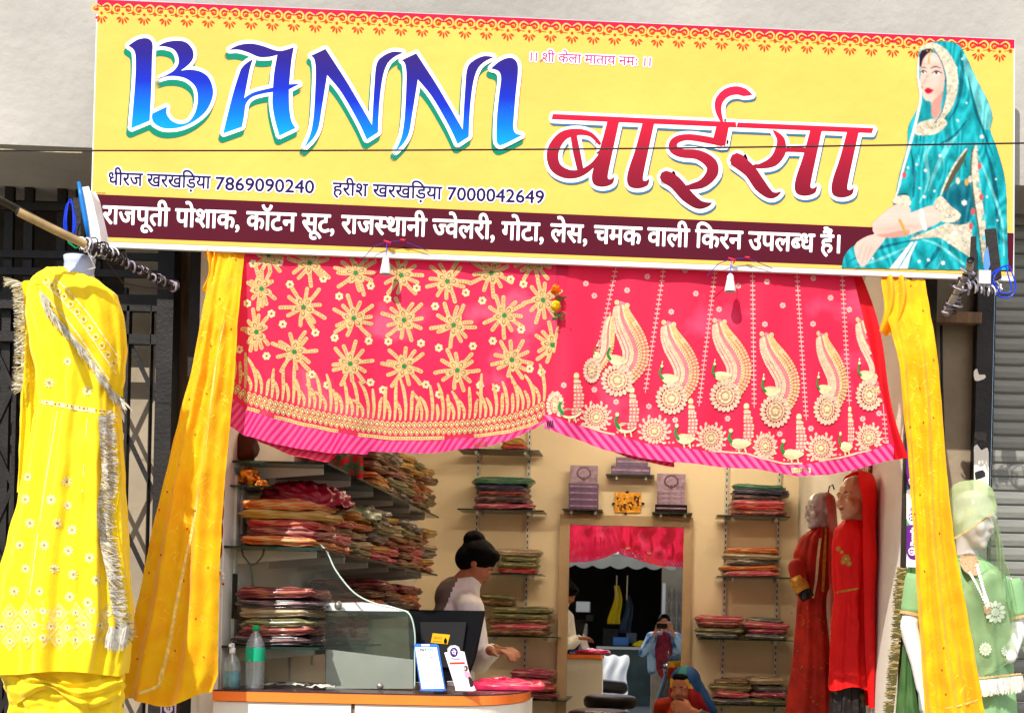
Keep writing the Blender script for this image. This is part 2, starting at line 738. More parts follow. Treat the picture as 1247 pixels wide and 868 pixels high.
# ---------------------------------------------------------------- left gate and posts
t = thing('steel_gate', 'dark collapsible steel gate of bars and crossed strips behind the yellow outfit', 'gate', at(100, 868, .45))
vb = [(-20, 190, 900), (4, 191, 900), (28, 192, 900), (68, 193, 900), (92, 193, 360), (120, 305, 360), (152, 350, 430)]
for x, y0, y1 in vb:
    q = MB().box(at(x, y1, .45) - Vector((.010, 0, 0)), at(x, y0, .45) + Vector((.010, .02, 0)))
    q.build('vertical_bar', darkm, t)
for y, h in ((208, 3), (250, 2), (308, 2), (329, 2)):
    q = MB().box(at(-130, y + h, .435), at(206, y + 4, .435) + Vector((0, .014, .012)))
    q.build('horizontal_bar', darkm, t)
for y, hh in ((372, .06), (412, .03)):
    q = MB().box(at(-130, y, .42), at(206, y + 4, .42) + Vector((0, .03, hh)))
    q.build('rail', blackp, t)
for x, wd in ((14, .03), (150, .028), (178, .02)):
    q = MB().box(at(x, 910, .42) - Vector((wd, 0, 0)), at(x, 372, .42) + Vector((wd, .03, 0)))
    q.build('channel', blackp, t)
for x in range(-70, 210, 56):                      # crossed lazy-tong strips
    for s_, dy in ((1, .005), (-1, .013)):
        for y0 in (470, 590, 710, 830):
            p0, p1 = at(x, y0 - 60, .43), at(x + 56 * s_, y0 + 60, .43)
            p0.y += dy
            p1.y += dy
            d = (p1 - p0).normalized()
            s2 = Vector((-d.z, 0, d.x)) * .010
            MB().prism([p0 - s2, p0 + s2, p1 + s2, p1 - s2], (0, .005, 0)).build('lazy_tong_strip', darkm, t)
q = MB().box((at(186, 600, .40).x, .40, .25), (at(206, 600, .40).x, .47, at(200, 296, .4).z))
put('inner_gate_post', q, blackp, 'black steel post at the right side of the collapsible gate', 'post')
q = MB().box((at(206, 600, .50).x, .50, .25), (at(226, 600, .50).x, .60, 3.8))
put('wooden_door_post', q, brown, 'weathered brown timber post between the two black posts on the left', 'post')
q = MB().box((at(225, 600, .10).x, .10, .25), (at(248, 600, .10).x, .16, 3.8))
put('outer_black_post', q, blackp, 'black post left of the orange drape', 'post')
q = MB().box((at(248, 600, .03).x, .03, .31), (LX - .003, .15, 3.3))
put('opening_jamb', q, whitew, 'white jamb of the shop opening behind the left orange drape', 'jamb')

# ---------------------------------------------------------------- signboard
SY = -.20
yel = mat('sign_yellow', (.68, .405, .085, 1), .65, .05, 2.2, .6, 2.2, spec=.06)
sred = mat('sign_red', S(226, 28, 70, .75), .65, .04, 3, spec=.06)
maroon = mat('sign_maroon', S(104, 24, 46, .5), .65, .05, 3, spec=.06)
swhite = mat('sign_white', S(250, 250, 250, .88), .65, .02, 3, spec=.06)
spurple = mat('sign_purple', S(46, 22, 98, .6), .65, .02, 3, spec=.06)
smag = mat('sign_magenta', S(200, 40, 120, .8), .65, .02, 3, spec=.06)
sgreen = mat('sign_green', S(6, 150, 118, .6), .65, .02, 3, spec=.06)
sline = mat('sign_outline_blue', S(60, 110, 140, .8), .65, .02, 3, spec=.06)
sorn = mat('sign_ornament_red', S(225, 62, 30, .85), .65, .04, 3, spec=.06)

yel_b = mat('sign_yellow', (1, 1, 1, 1))
for n_ in yel_b.node_tree.nodes:
    if n_.type == 'BUMP':
        n_.inputs['Distance'].default_value = .035


def graded(name, stops, z0, z1):
    """Printed colour that grades from the top to the foot of the letters."""
    m = mat(name, (1, 1, 1, 1), .65, 0, 3, spec=.06)
    n, l = m.node_tree.nodes, m.node_tree.links
    tc = n.new('ShaderNodeTexCoord')
    sp = n.new('ShaderNodeSeparateXYZ')
    mr = n.new('ShaderNodeMapRange')
    mr.inputs[1].default_value = z0
    mr.inputs[2].default_value = z1
    rp = n.new('ShaderNodeValToRGB')
    e = rp.color_ramp.elements
    e[0].position, e[0].color = stops[0]
    e[1].position, e[1].color = stops[-1]
    for p, c in stops[1:-1]:
        q = e.new(p)
        q.color = c
    l.new(tc.outputs['Object'], sp.inputs[0])
    l.new(sp.outputs[2], mr.inputs[0])
    l.new(mr.outputs[0], rp.inputs[0])
    l.new(rp.outputs[0], n['Principled BSDF'].inputs['Base Color'])
    return m


sign = thing('shop_sign', 'long yellow shop signboard with blue and red lettering over the opening', 'signboard', at(670, 322, SY))
TL, TR, BR, BL = at(118, -1, SY), at(1236, 48, SY), at(1235, 342, SY), at(109, 300, SY)
q = MB().prism([TL, TR, BR, BL], (0, .016, 0))
q.build('board', mat('sign_edge', S(225, 225, 225, .8), .65, .05, 5), sign)
fr = MB()
for a_, b_ in ((TL, TR), (TR, BR), (BR, BL), (BL, TL)):
    d = (b_ - a_).normalized()
    nrm = Vector((-d.z, 0, d.x)) * .012
    off = Vector((0, .0165, 0)) - nrm * 2.2
    fr.prism([a_ + off + d * .004, b_ + off - d * .004, b_ + off + nrm * 2 - d * .004, a_ + off + nrm * 2 + d * .004], (0, .006, 0))
fr.build('back_frame', steel, sign)


def lay(art, name, mats):
    return art.lay(on_plane(SY), name, mats, sign)


A0 = Art()
A0.poly([(119.5, 0, 1), (1234.5, 49, 1), (1233.5, 336, 1), (110.5, 293.5, 1)], 0, 0, False)
lay(A0, 'yellow_print', yel)
A0 = Art()
A0.poly([(118.5, -.5, 1), (1235.5, 48.5, 1), (1235.3, 59, 1), (118, 8, 1)], 0, 1, False)
lay(A0, 'red_band', sred)
A0 = Art()
A0.poly([(113, 236.5, 1), (1234.5, 284, 1), (1233.5, 331, 1), (111, 288, 1)], 0, 1, False)
lay(A0, 'maroon_band', maroon)
# border ornament
A0 = Art()
for k in range(43):
    x = 123.5 + 26.05 * k
    if x > 1225:
        break
    y = 24 + (x - 123) * .0428
    for j, an in enumerate((-62, -31, 0, 31, 62)):
        ln = (7.5, 8.6, 9.4, 8.6, 7.5)[j]
        a_ = radians(90 + an + 2.4)
        cx, cy = x, y - 5.5
        if k % 3 or j:
            A0.drop(cx + cos(a_) * 2.6, cy + sin(a_) * 2.6, ln - 1.2, 2.3, a_, 0, 2)
        else:
            A0.drop(cx + cos(a_) * 2.6, cy + sin(a_) * 2.6, ln - 1.5, 2.2, a_, 0, 2)
    A0.disc(x, y - 8.0, 1.7, 0, 2)
    A0.disc(x + 13, y - 8.5, 2.2, 0, 2)
    for s_ in (-1, 1):
        A0.disc(x + s_ * 6.6, y - 13.5, 3.4, 0, 2, 10, 2.8)
        A0.stroke([(x + s_ * 1.2, y - 16.5, 1.2), (x + s_ * 7, y - 19.5, 2.0), (x + s_ * 11.5, y - 16, 2.2), (x + s_ * 10.6, y - 10.5, 1.8), (x + s_ * 6, y - 9.2, 1.2)], 1, 3, 3)
        A0.stroke([(x + s_ * 5.0, y - 14.5, 1.0), (x + s_ * 7.5, y - 14.8, 1.2), (x + s_ * 8, y - 12.5, .8)], 1, 4, 2, False)
lay(A0, 'border_ornament', [sorn, yel])

# main title, drawn stroke by stroke
cA = lambda x, y: (x / 4.796 + 140, y / 4.796 + 30)
cB = lambda x, y: (x / 4.454 + 380, y / 4.454 + 30)
cC = lambda x, y: (x / 2.9 + 650, y / 2.9 + 90)
letters = []
L = Art()
L.poly([(78, 125, 1), (105, 105), (135, 88), (175, 80), (205, 90), (220, 120), (217, 200), (212, 380), (203, 562, 1), (95, 607, 1), (106, 480), (118, 330), (121, 200), (110, 150)], cv=cA)
L.poly([(243, 132, 1), (295, 105), (360, 95), (415, 105), (452, 145), (458, 190), (435, 230), (385, 270, 1), (440, 264), (505, 278), (550, 315), (573, 385), (562, 450), (520, 520), (445, 575), (370, 603), (290, 607), (235, 582), (216, 550), (218, 520, 1), (303, 480, 1), (303, 525), (335, 565), (380, 580), (430, 568), (470, 510), (484, 430), (470, 365), (425, 322), (370, 304), (310, 303), (250, 320, 1), (300, 296), (345, 268), (370, 230), (368, 185), (345, 148), (305, 132), (270, 128)], cv=cA, layer=.05)
letters.append(L)
L = Art()
L.poly([(665, 150, 1), (720, 122), (790, 112), (860, 125), (940, 152), (985, 152), (1045, 133, 1), (1030, 220), (1018, 350, 1), (1080, 346, 1), (1016, 380, 1), (1018, 480), (1030, 560), (1055, 605, 1), (960, 650, 1), (935, 560), (920, 470), (922, 380), (930, 280), (948, 178, 1), (900, 190), (840, 190), (780, 165), (720, 148)], cv=cA)
L.poly([(805, 203, 1), (788, 260), (770, 350), (755, 430, 1), (815, 395), (926, 368, 1), (926, 394, 1), (860, 405), (800, 425), (765, 465), (755, 530), (742, 598, 1), (632, 637, 1), (650, 560), (688, 410), (720, 305), (740, 255), (770, 225)], cv=cA, layer=.05)
letters.append(L)
for dx, dy in ((0, 0), (492, 24)):
    L = Art()
    L.poly([(x + dx, y + dy) + tuple(r) for x, y, *r in [(-6, 170, 1), (73, 133, 1), (130, 220), (200, 330), (325, 545, 1), (338, 330), (350, 215), (385, 172), (440, 148), (495, 153, 1), (445, 178), (408, 215), (385, 280), (370, 380), (362, 480), (358, 585, 1), (297, 625, 1), (250, 525), (160, 370), (82, 275, 1), (70, 350), (52, 460), (35, 560), (5, 620), (-43, 669, 1), (-8, 590), (8, 500), (16, 380), (20, 250), (12, 190)]], cv=cB)
    letters.append(L)
L = Art()
L.poly([(970, 240, 1), (1010, 205), (1050, 185), (1085, 182), (1112, 208), (1117, 260), (1105, 380), (1095, 500), (1092, 560), (1105, 590), (1140, 600, 1), (1035, 652), (1008, 648), (1000, 615), (1003, 500), (1015, 380), (1025, 300), (1018, 262), (1000, 248)], cv=cB)
letters.append(L)
blue = graded('banner_blue', [(0, S(0, 160, 240, .75)), (.22, S(0, 120, 232, .7)), (.5, S(22, 52, 210, .6)), (.78, S(46, 36, 158, .55)), (1, S(60, 38, 132, .55))], 0, .37)
G, Wt, Bl = Art(), Art(), Art()
for i, L in enumerate(letters):
    G.fat(L, 4.2, 12, 0, 2 + i * .02, -2.2, 7.5, .1)
    Wt.fat(L, 4.4, 14, 0, 3 + i * .8, 0, 0, .2)
    Bl.add(L.v and [(v[0], v[1]) for v in L.v], L.f, 0, 3.22 + i * .25)
lay(G, 'letter_shadow', sgreen)
lay(Wt, 'letter_outline', swhite)
for i, L in enumerate(letters):
    c = Art()
    c.v = [(v[0], v[1], 3.6 + i * .8 + (v[2] % 1) * .3) for v in L.v]
    c.f, c.m = L.f, L.m
    lay(c, 'letter', blue)

# the second title word
H = Art()
stem = [(262, 160, 1), (303, 162, 1), (284, 250), (265, 340), (262, 368), (272, 372), (285, 363, 1), (280, 385), (262, 396), (235, 399), (212, 390), (205, 365), (213, 325), (235, 260)]
for dx, dy in ((0, 0), (124, 6), (716, 32), (846, 38)):
    H.poly([(x + dx, y + dy) + tuple(r) for x, y, *r in stem], cv=cC, layer=.0)
H.poly([(67, 142, 1), (714, 171, 1), (716, 190, 1), (63, 161, 1)], cv=cC, layer=.1, smooth=False)
H.poly([(720, 172, 1), (1200, 192, 1), (1194, 210, 1), (716, 190, 1)], cv=cC, layer=.1, smooth=False)
k = 1 / 2.9
H.stroke([(232, 246, 12), (200, 214, 16), (150, 206, 24), (100, 222, 34), (68, 272, 42), (74, 325, 40), (112, 352, 34), (160, 352, 26), (205, 325, 18), (236, 285, 12)], 0, .2, cv=cC, k=k)
H.stroke([(140, 215, 22), (152, 280, 26), (166, 345, 22)], 0, .3, cv=cC, k=k, round_=False)
H.poly([(646, 180, 1), (690, 182, 1), (676, 256, 1), (632, 236, 1)], cv=cC, layer=.2, smooth=False)
H.stroke([(664, 244, 24), (600, 231, 24), (540, 224, 22), (500, 236, 26), (492, 262, 32), (520, 280, 30), (580, 286, 34), (625, 315, 42), (630, 350, 42), (600, 385, 32), (560, 398, 22), (528, 402, 8)], 0, .3, cv=cC, k=k)
H.stroke([(468, 365, 47), (500, 385, 46), (540, 430, 44), (580, 460, 34), (610, 462, 18), (628, 456, 3)], 0, .4, cv=cC, k=k)
H.stroke([(664, 168, 10), (652, 130, 22), (655, 95, 28), (680, 68, 30), (715, 59, 30), (745, 66, 28), (770, 74, 3)], 0, .3, cv=cC, k=k)
H.stroke([(718, 305, 52), (765, 345, 44), (800, 395, 44), (832, 425, 30), (855, 427, 16), (872, 417, 3)], 0, .4, cv=cC, k=k)
H.stroke([(846, 200, 4), (872, 232, 28), (870, 275, 40), (845, 310, 36), (800, 326, 18), (768, 326, 6)], 0, .3, cv=cC, k=k)
H.stroke([(880, 270, 12), (930, 268, 18), (985, 272, 18)], 0, .3, cv=cC, k=k, round_=False)
rg = graded('banner_red', [(0, S(112, 20, 42, .62)), (.35, S(165, 28, 54, .62)), (.62, S(214, 32, 62, .62)), (1, S(232, 36, 78, .66))], 0, .50)
Z = Art()
Z.fat(H, 4.0, 12, 0, 2, 1.5, 3.6, .1)
lay(Z, 'title_shadow_line', sline)
Z = Art()
Z.fat(H, 4.2, 14, 0, 3, 0.6, 0.6, .2)
lay(Z, 'title_outline', swhite)
c = Art()
c.v = [(v[0], v[1], 3.7 + v[2]) for v in H.v]
c.f, c.m = H.f, H.m
lay(c, 'hindi_title', rg)

# smaller lines
for txt, p0, p1, em in (('धीरज खरखड़िया'.replace('ड़ि', 'िड़'), (132, 225), (256, 230), 24), ('7869090240', (262.5, 231), (382, 235.5), 22.5),
                        ('हरीश खरखड़िया'.replace('ड़ि', 'िड़'), (405, 237.5), (538, 243), 24), ('7000042649', (545, 243.5), (662, 247.8), 22.5)):
    L = line_of_text(txt, p0, p1, em)
    Z = Art()
    Z.fat(L, 2.2, 8, 0, 2, 0, 0, .1)
    Z.fat(L, .45, 5, 1, 2.3, 0, 0, .1)
    lay(Z, 'phone_line', [swhite, spurple])
L = line_of_text('।। शी केला माताय नमः ।।', (646, 74.5), (792, 81), 16.5)
Z = Art()
Z.fat(L, 1.8, 8, 0, 2, 0, 0, .1)
Z.fat(L, .2, 4, 1, 2.3, 0, 0, .1)
Z.stroke([(662.2, 71.6, 1), (659.6, 73.2, 1.1), (657.8, 75.4, .8)], 1, 2.5, 2)
lay(Z, 'blessing_line', [swhite, smag])
L = line_of_text('राजपूती पोशाक, कॉटन सूट, राजस~थानी ज~वेलरी, गोटा, लेस, चमक वाली िकरन उपलब~ध हैं।', (125, 272), (1022, 308), 34)
Z = Art()
Z.fat(L, .72, 8, 0, 2, 0, 0, .1)
lay(Z, 'product_line', swhite)

# printed portrait: plain print on the same flat board
cD = lambda x, y: (x / 2.802 + 1020, y / 2.802 + 40)
P = Art()
cols = [mat('print_' + n_, S(*c_, .60), .55, v_, 40, detail=3) for n_, c_, v_ in (
    ('teal', (16, 178, 186), .18), ('pale_teal', (130, 222, 222), .25), ('deep_teal', (0, 128, 142), .2), ('skin', (250, 214, 202), .05),
    ('hair', (58, 22, 44), .2), ('cream', (240, 226, 196), .3), ('white', (248, 246, 244), .06), ('lips', (205, 24, 52), .05),
    ('gold', (226, 178, 84), .35), ('rose', (226, 96, 96), .3), ('skin_shade', (232, 172, 160), .06), ('olive', (96, 98, 74), .4))]
T_, PT, DT, SK, HR, CR, WH, LP, GD, RO, SS, OL = range(12)
P.poly([(12, 803, 1), (25, 755), (60, 722), (130, 690), (185, 640), (195, 560), (210, 480), (235, 390), (240, 320), (265, 270), (280, 230), (272, 170), (272, 95), (285, 50), (320, 32), (370, 28), (415, 42), (442, 85), (472, 150), (515, 235), (530, 290), (522, 330), (550, 410), (575, 520), (580, 700), (584, 812, 1)], T_, 2, cv=cD)
P.poly([(430, 70), (470, 150), (513, 235), (527, 290), (519, 330), (495, 320), (470, 250), (440, 170)], PT, 3, cv=cD)
for st, cI in (([(445, 150, 2), (470, 260, 12), (500, 340, 8), (530, 420, 3)], DT), ([(420, 60, 3), (425, 150, 14), (410, 240, 10), (380, 300, 3)], DT),
               ([(250, 400, 3), (262, 480, 12), (258, 560, 6)], DT), ([(330, 370, 3), (300, 420, 16), (310, 500, 8), (280, 580, 4)], PT),
               ([(420, 330, 2), (370, 400, 18), (330, 480, 12), (310, 540, 3)], PT), ([(500, 380, 3), (530, 480, 14), (545, 600, 16), (550, 720, 6)], DT),
               ([(480, 420, 2), (520, 520, 10), (560, 640, 8), (568, 760, 4)], PT), ([(440, 300, 3), (400, 350, 10), (350, 380, 5)], DT),
               ([(40, 780, 3), (110, 745, 14), (200, 720, 8), (300, 700, 3)], DT), ([(60, 800, 4), (150, 770, 10), (240, 730, 4)], PT),
               ([(300, 800, 4), (330, 760, 16), (350, 720, 6)], DT)):
    P.stroke(st, cI, 4, cv=cD, k=1 / 2.8)
P.poly([(283, 95), (300, 72), (335, 72), (360, 105), (365, 160), (357, 215), (347, 250), (333, 285), (322, 262), (318, 236), (300, 231), (291, 215), (288, 198), (282, 185), (281, 165), (283, 140)], SK, 5, cv=cD)
P.poly([(322, 240), (345, 215), (360, 200), (352, 250), (345, 290), (322, 285)], SS, 5.5, cv=cD)
P.poly([(274, 98), (284, 66), (305, 48), (325, 60), (308, 72), (292, 92), (284, 118)], HR, 6, cv=cD)
P.poly([(266, 318), (300, 300), (355, 292), (372, 312), (335, 345), (270, 348)], CR, 6, cv=cD)
P.stroke([(283, 55, 10), (320, 44, 22), (358, 70, 34), (385, 120, 40), (392, 180, 38), (380, 240, 32), (355, 285, 22), (325, 325, 10)], CR, 6, cv=cD, k=1 / 2.8)
P.stroke([(325, 52, 3), (352, 95, 4), (368, 150, 4), (370, 210, 4), (355, 270, 4), (330, 310, 3)], DT, 7, cv=cD, k=1 / 2.8)
P.stroke([(276, 85, 6), (274, 150, 8), (283, 215, 9), (272, 285, 9), (250, 370, 9), (225, 460, 8), (205, 540, 6), (196, 560, 4)], WH, 6, cv=cD, k=1 / 2.8)
P.stroke([(318, 122, 3), (334, 116, 5), (354, 122, 2)], HR, 7, cv=cD, k=1 / 2.8)
P.stroke([(284, 122, 2), (294, 118, 4), (304, 122, 2)], HR, 7, cv=cD, k=1 / 2.8)
P.disc(*cD(338, 139), 4.2, WH, 6.6, 10, 1.9)
P.disc(*cD(293, 136), 3.0, WH, 6.6, 10, 1.7)
P.stroke([(320, 140, 2), (337, 131, 6), (357, 139, 3)], HR, 7, cv=cD, k=1 / 2.8)
P.disc(*cD(337, 138), 1.7, HR, 7.2, 8)
P.stroke([(283, 136, 2), (293, 129, 5), (305, 137, 2)], HR, 7, cv=cD, k=1 / 2.8)
P.disc(*cD(292, 136), 1.4, HR, 7.2, 8)
P.poly([(296, 196), (308, 188), (317, 191), (328, 197), (314, 208), (303, 207)], LP, 7, cv=cD)
P.stroke([(310, 140, 1), (298, 165, 4), (290, 176, 5)], SS, 6.5, cv=cD, k=1 / 2.8)
P.disc(*cD(288, 186), 2.0, GD, 7, 8)
P.stroke([(318, 60, 3), (312, 85, 5), (311, 104, 8)], GD, 7, cv=cD, k=1 / 2.8)
# sleeves and arms
P.poly([(205, 555), (240, 550), (246, 600), (190, 590)], DT, 7, cv=cD)
P.poly([(196, 560), (240, 556), (246, 590), (190, 580)], CR, 7.3, cv=cD)
P.poly([(187, 590), (240, 588), (246, 628), (200, 640), (128, 668), (116, 650), (140, 628)], SK, 7, cv=cD)
P.poly([(60, 720), (108, 690), (168, 684), (160, 706), (128, 748), (96, 792), (78, 794), (62, 762)], SK, 7, cv=cD)
for a_, b_ in (((100, 730), (84, 785)), ((116, 728), (100, 776)), ((84, 724), (70, 770))):
    P.stroke([a_ + (2,), b_ + (2.5,)], SS, 7.6, cv=cD, k=1 / 2.8)
P.poly([(392, 520), (440, 505), (468, 560), (462, 620), (430, 655), (350, 640), (325, 592), (350, 560)], DT, 8, cv=cD)
P.poly([(326, 590), (352, 558), (385, 590), (420, 620), (400, 644), (352, 642)], CR, 8.4, cv=cD)
P.poly([(180, 640), (240, 618), (330, 590), (352, 640), (300, 668), (240, 690), (180, 700), (130, 690), (118, 665), (140, 645)], SK, 8.6, cv=cD)
P.poly([(180, 682), (240, 672), (240, 690), (180, 700), (132, 690)], SS, 8.8, cv=cD)
P.stroke([(286, 608, 14), (290, 640, 15), (298, 668, 14)], WH, 9, cv=cD, k=1 / 2.8)
P.stroke([(212, 640, 10), (224, 665, 11), (234, 692, 8)], GD, 9, cv=cD, k=1 / 2.8)
P.poly([(245, 705), (330, 668), (420, 632), (452, 650), (462, 760), (420, 745), (350, 700), (300, 700)], CR, 7.8, cv=cD)
P.stroke([(290, 706, 5), (340, 722, 8), (400, 765, 9), (430, 790, 8)], PT, 8.2, cv=cD, k=1 / 2.8)
P.poly([(176, 806, 1), (205, 770), (250, 715, 1), (272, 712, 1), (250, 760), (238, 806, 1)], WH, 7, cv=cD)
P.stroke([(206, 806, 4), (232, 765, 5), (262, 715, 4)], T_, 7.3, cv=cD, k=1 / 2.8)
P.stroke([(440, 400, 8), (420, 440, 20), (385, 500, 20), (360, 560, 8)], OL, 7, cv=cD, k=1 / 2.8)
P.stroke([(440, 396, 5), (400, 450, 6), (365, 520, 6), (352, 556, 4)], CR, 7.2, cv=cD, k=1 / 2.8)
P.stroke([(472, 388, 8), (468, 450, 22), (476, 540, 26), (490, 640, 26), (500, 740, 22), (506, 800, 12)], CR, 8.9, cv=cD, k=1 / 2.8)
P.stroke([(460, 392, 4), (455, 470, 5), (466, 570, 5), (482, 680, 5), (494, 790, 4)], OL, 9.1, cv=cD, k=1 / 2.8)
for x, y, c_ in ((484, 455, RO), (490, 560, RO), (498, 630, PT), (440, 510, GD), (462, 610, RO), (228, 485, RO), (410, 505, CR), (452, 500, CR), (482, 520, PT), (500, 700, PT), (455, 660, RO)):
    P.disc(*cD(x, y), 2.6, c_, 9.2, 9, 4.4)
for x, y, r in ((432, 580, 7), (492, 355, 5), (400, 685, 6), (380, 715, 4), (280, 530, 3), (295, 560, 4), (240, 460, 3), (350, 420, 4), (300, 470, 4), (330, 540, 3), (270, 450, 3), (120, 770, 3), (310, 775, 4), (360, 785, 5), (420, 670, 4), (510, 560, 3), (540, 500, 2.5), (545, 640, 2.5), (410, 300, 3), (440, 240, 2.5), (405, 120, 3), (425, 90, 2.5), (278, 780, 4), (380, 750, 3)):
    for j in range(6):
        a_ = j * pi / 3 + x
        cx, cy = cD(x, y)
        P.drop(cx, cy, r * .55, r * .32, a_, WH, 9.5)
rp_ = random.Random(31)
for line_, w_ in (([(283, 55), (320, 44), (358, 70), (385, 120), (392, 180), (380, 240), (355, 285)], 14), ([(472, 388), (468, 450), (476, 540), (490, 640), (500, 740)], 10),
                  ([(245, 695), (330, 680), (420, 650), (450, 720)], 22), ([(275, 330), (320, 318), (360, 305)], 10), ([(335, 590), (370, 610), (400, 632)], 10)):
    for _ in range(70):
        i = rp_.random() * (len(line_) - 1.001)
        j = int(i)
        x = line_[j][0] + (line_[j + 1][0] - line_[j][0]) * (i - j) + rp_.uniform(-w_, w_)
        y = line_[j][1] + (line_[j + 1][1] - line_[j][1]) * (i - j) + rp_.uniform(-w_, w_) * .8
        cx, cy = cD(x, y)
        P.drop(cx, cy, rp_.uniform(1.2, 2.8), rp_.uniform(.6, 1.2), rp_.uniform(0, 6), rp_.choice((GD, WH, OL, RO, GD, DT)), 9.6)
for _ in range(150):
    x, y = rp_.uniform(250, 560), rp_.uniform(250, 790)
    if x - 250 < (380 - y) * .3 or x > 400 + (y - 250) * .28:
        continue
    cx, cy = cD(x, y)
    P.stroke([(cx, cy, .3), (cx + rp_.uniform(-2, 2), cy + rp_.uniform(3, 8), 1.3), (cx + rp_.uniform(-3, 3), cy + rp_.uniform(9, 16), .3)], rp_.choice((DT, PT, T_, DT)), 3.4, 3, False)


def soft_noise(h, w_, cy_, cx_, seed):
    g_ = np.random.RandomState(seed).rand(cy_ + 2, cx_ + 2)
    yy, xx = np.linspace(0, cy_, h), np.linspace(0, cx_, w_)
    iy, ix = yy.astype(int), xx.astype(int)
    fy, fx = (yy - iy)[:, None], (xx - ix)[None, :]
    fy, fx = fy * fy * (3 - 2 * fy), fx * fx * (3 - 2 * fx)
    a_, b_, c_, d_ = g_[iy][:, ix], g_[iy][:, ix + 1], g_[iy + 1][:, ix], g_[iy + 1][:, ix + 1]
    return (a_ * (1 - fx) + b_ * fx) * (1 - fy) + (c_ * (1 - fx) + d_ * fx) * fy


# the portrait is a photographic print: its tones are blended on a fine grid of printed dots
RS = 1.7
gx0, gy0, gw, gh = 1022, 48, int(210 * RS), int(284 * RS)
pcol = [(lin(r_), lin(g_), lin(b_)) for r_, g_, b_ in ((16, 176, 186), (112, 214, 216), (0, 112, 130), (248, 208, 192), (48, 18, 36), (238, 226, 200), (248, 246, 244), (200, 20, 48), (214, 168, 84), (214, 90, 92), (222, 156, 142), (84, 88, 66))]
img = np.zeros((gh, gw, 3))
cov = np.zeros((gh, gw))
idm = -np.ones((gh, gw), int)
PV = np.array([(v[0], v[1]) for v in P.v])
order = sorted(range(len(P.f)), key=lambda i: P.v[P.f[i][0]][2])
for fi in order:
    f = P.f[fi]
    q = (PV[f] - (gx0, gy0)) * RS
    for k_ in range(1, len(f) - 1):
        t_ = q[[0, k_, k_ + 1]]
        lo_, hi_ = np.floor(t_.min(0)).astype(int), np.ceil(t_.max(0)).astype(int) + 1
        lo_ = np.maximum(lo_, 0)
        hi_ = np.minimum(hi_, (gw, gh))
        if (hi_ <= lo_).any():
            continue
        X_, Y_ = np.meshgrid(np.arange(lo_[0], hi_[0]), np.arange(lo_[1], hi_[1]))
        def eg(a_, b_):
            return (b_[0] - a_[0]) * (Y_ - a_[1]) - (b_[1] - a_[1]) * (X_ - a_[0])
        e_ = [eg(t_[0], t_[1]), eg(t_[1], t_[2]), eg(t_[2], t_[0])]
        ins_ = ((e_[0] >= 0) & (e_[1] >= 0) & (e_[2] >= 0)) | ((e_[0] <= 0) & (e_[1] <= 0) & (e_[2] <= 0))
        yy, xx = Y_[ins_], X_[ins_]
        img[yy, xx] = pcol[P.m[fi]]
        idm[yy, xx] = P.m[fi]
        cov[yy, xx] = 1


def blur(a_, n_):
    for _ in range(n_):
        a_ = (a_ + np.roll(a_, 1, 0) + np.roll(a_, -1, 0)) / 3
        a_ = (a_ + np.roll(a_, 1, 1) + np.roll(a_, -1, 1)) / 3
    return a_


YY_, XX_ = np.mgrid[0:gh, 0:gw]
px_, py_ = XX_ / RS + gx0, YY_ / RS + gy0
# creases in the printed cloth run with the drape, tones in the printed face are soft
n1, n2, n3 = soft_noise(gh, gw, 9, 22, 1), soft_noise(gh, gw, 30, 40, 2), soft_noise(gh, gw, 90, 70, 3)
u_ = px_ + .28 * py_ + 26 * n1
crease = (np.sin(u_ * .42) * .5 + .5) * .55 + n2 * .3 + n3 * .15
u2 = px_ - .55 * py_ + 30 * n1
crease = np.where(py_ > 275, (np.sin(u2 * .34) * .5 + .5) * .55 + n2 * .3 + n3 * .15, crease)
teal = np.isin(idm, (0, 1, 2))[..., None]
img = np.where(teal, img * (.42 + 1.05 * crease[..., None]) + .10 * np.clip(crease[..., None] - .62, 0, 1), img)
orn_ = np.isin(idm, (5,))[..., None]
img = np.where(orn_, img * (.62 + .55 * n3[..., None]), img)
skin_ = blur(np.isin(idm, (3, 10)).astype(float), 3)
base = blur(img, 1)
softer = blur(img, 4)
img = np.where(np.isin(idm, (3, 10))[..., None], softer * .55 + base * .45, base)
for x, y, rx_, ry_, c_, al in ((1139, 82, 5, 5, (.85, .42, .36), .16), (1128, 100, 6, 5, (.5, .25, .2), .14), (1143, 112, 7, 7, (.5, .22, .16), .35), (1147, 95, 4, 14, (.55, .28, .22), .25),
                           (1125, 84, 1.8, 6, (.6, .33, .28), .22), (1129, 93, 2.5, 1.6, (.45, .2, .18), .35), (1138, 79, 6, 2, (.5, .26, .24), .25), (1126, 78, 4, 2, (.5, .26, .24), .25),
                           (1084, 280, 20, 4, (.55, .3, .24), .3), (1110, 276, 26, 3.5, (.5, .26, .2), .3), (1060, 305, 10, 10, (.6, .34, .28), .18), (1135, 72, 9, 4, (1, .9, .85), .25),
                           (1070, 262, 14, 4, (1, .86, .8), .3), (1120, 262, 18, 3, (1, .86, .8), .3)):
    g_ = al * np.exp(-(((px_ - x) / rx_) ** 2 + ((py_ - y) / ry_) ** 2))[..., None] * skin_[..., None]
    img = img * (1 - g_) + np.array(c_) * g_
img = np.clip(img * (.94 + .1 * soft_noise(gh, gw, 200, 150, 5)[..., None]) * .60, 0, 1)
vs, idx = [], -np.ones((gh, gw), int)
for y in range(gh):
    for x in range(gw):
        if cov[y, x]:
            idx[y, x] = len(vs)
            vs.append(at(gx0 + x / RS, gy0 + y / RS, SY - .004))
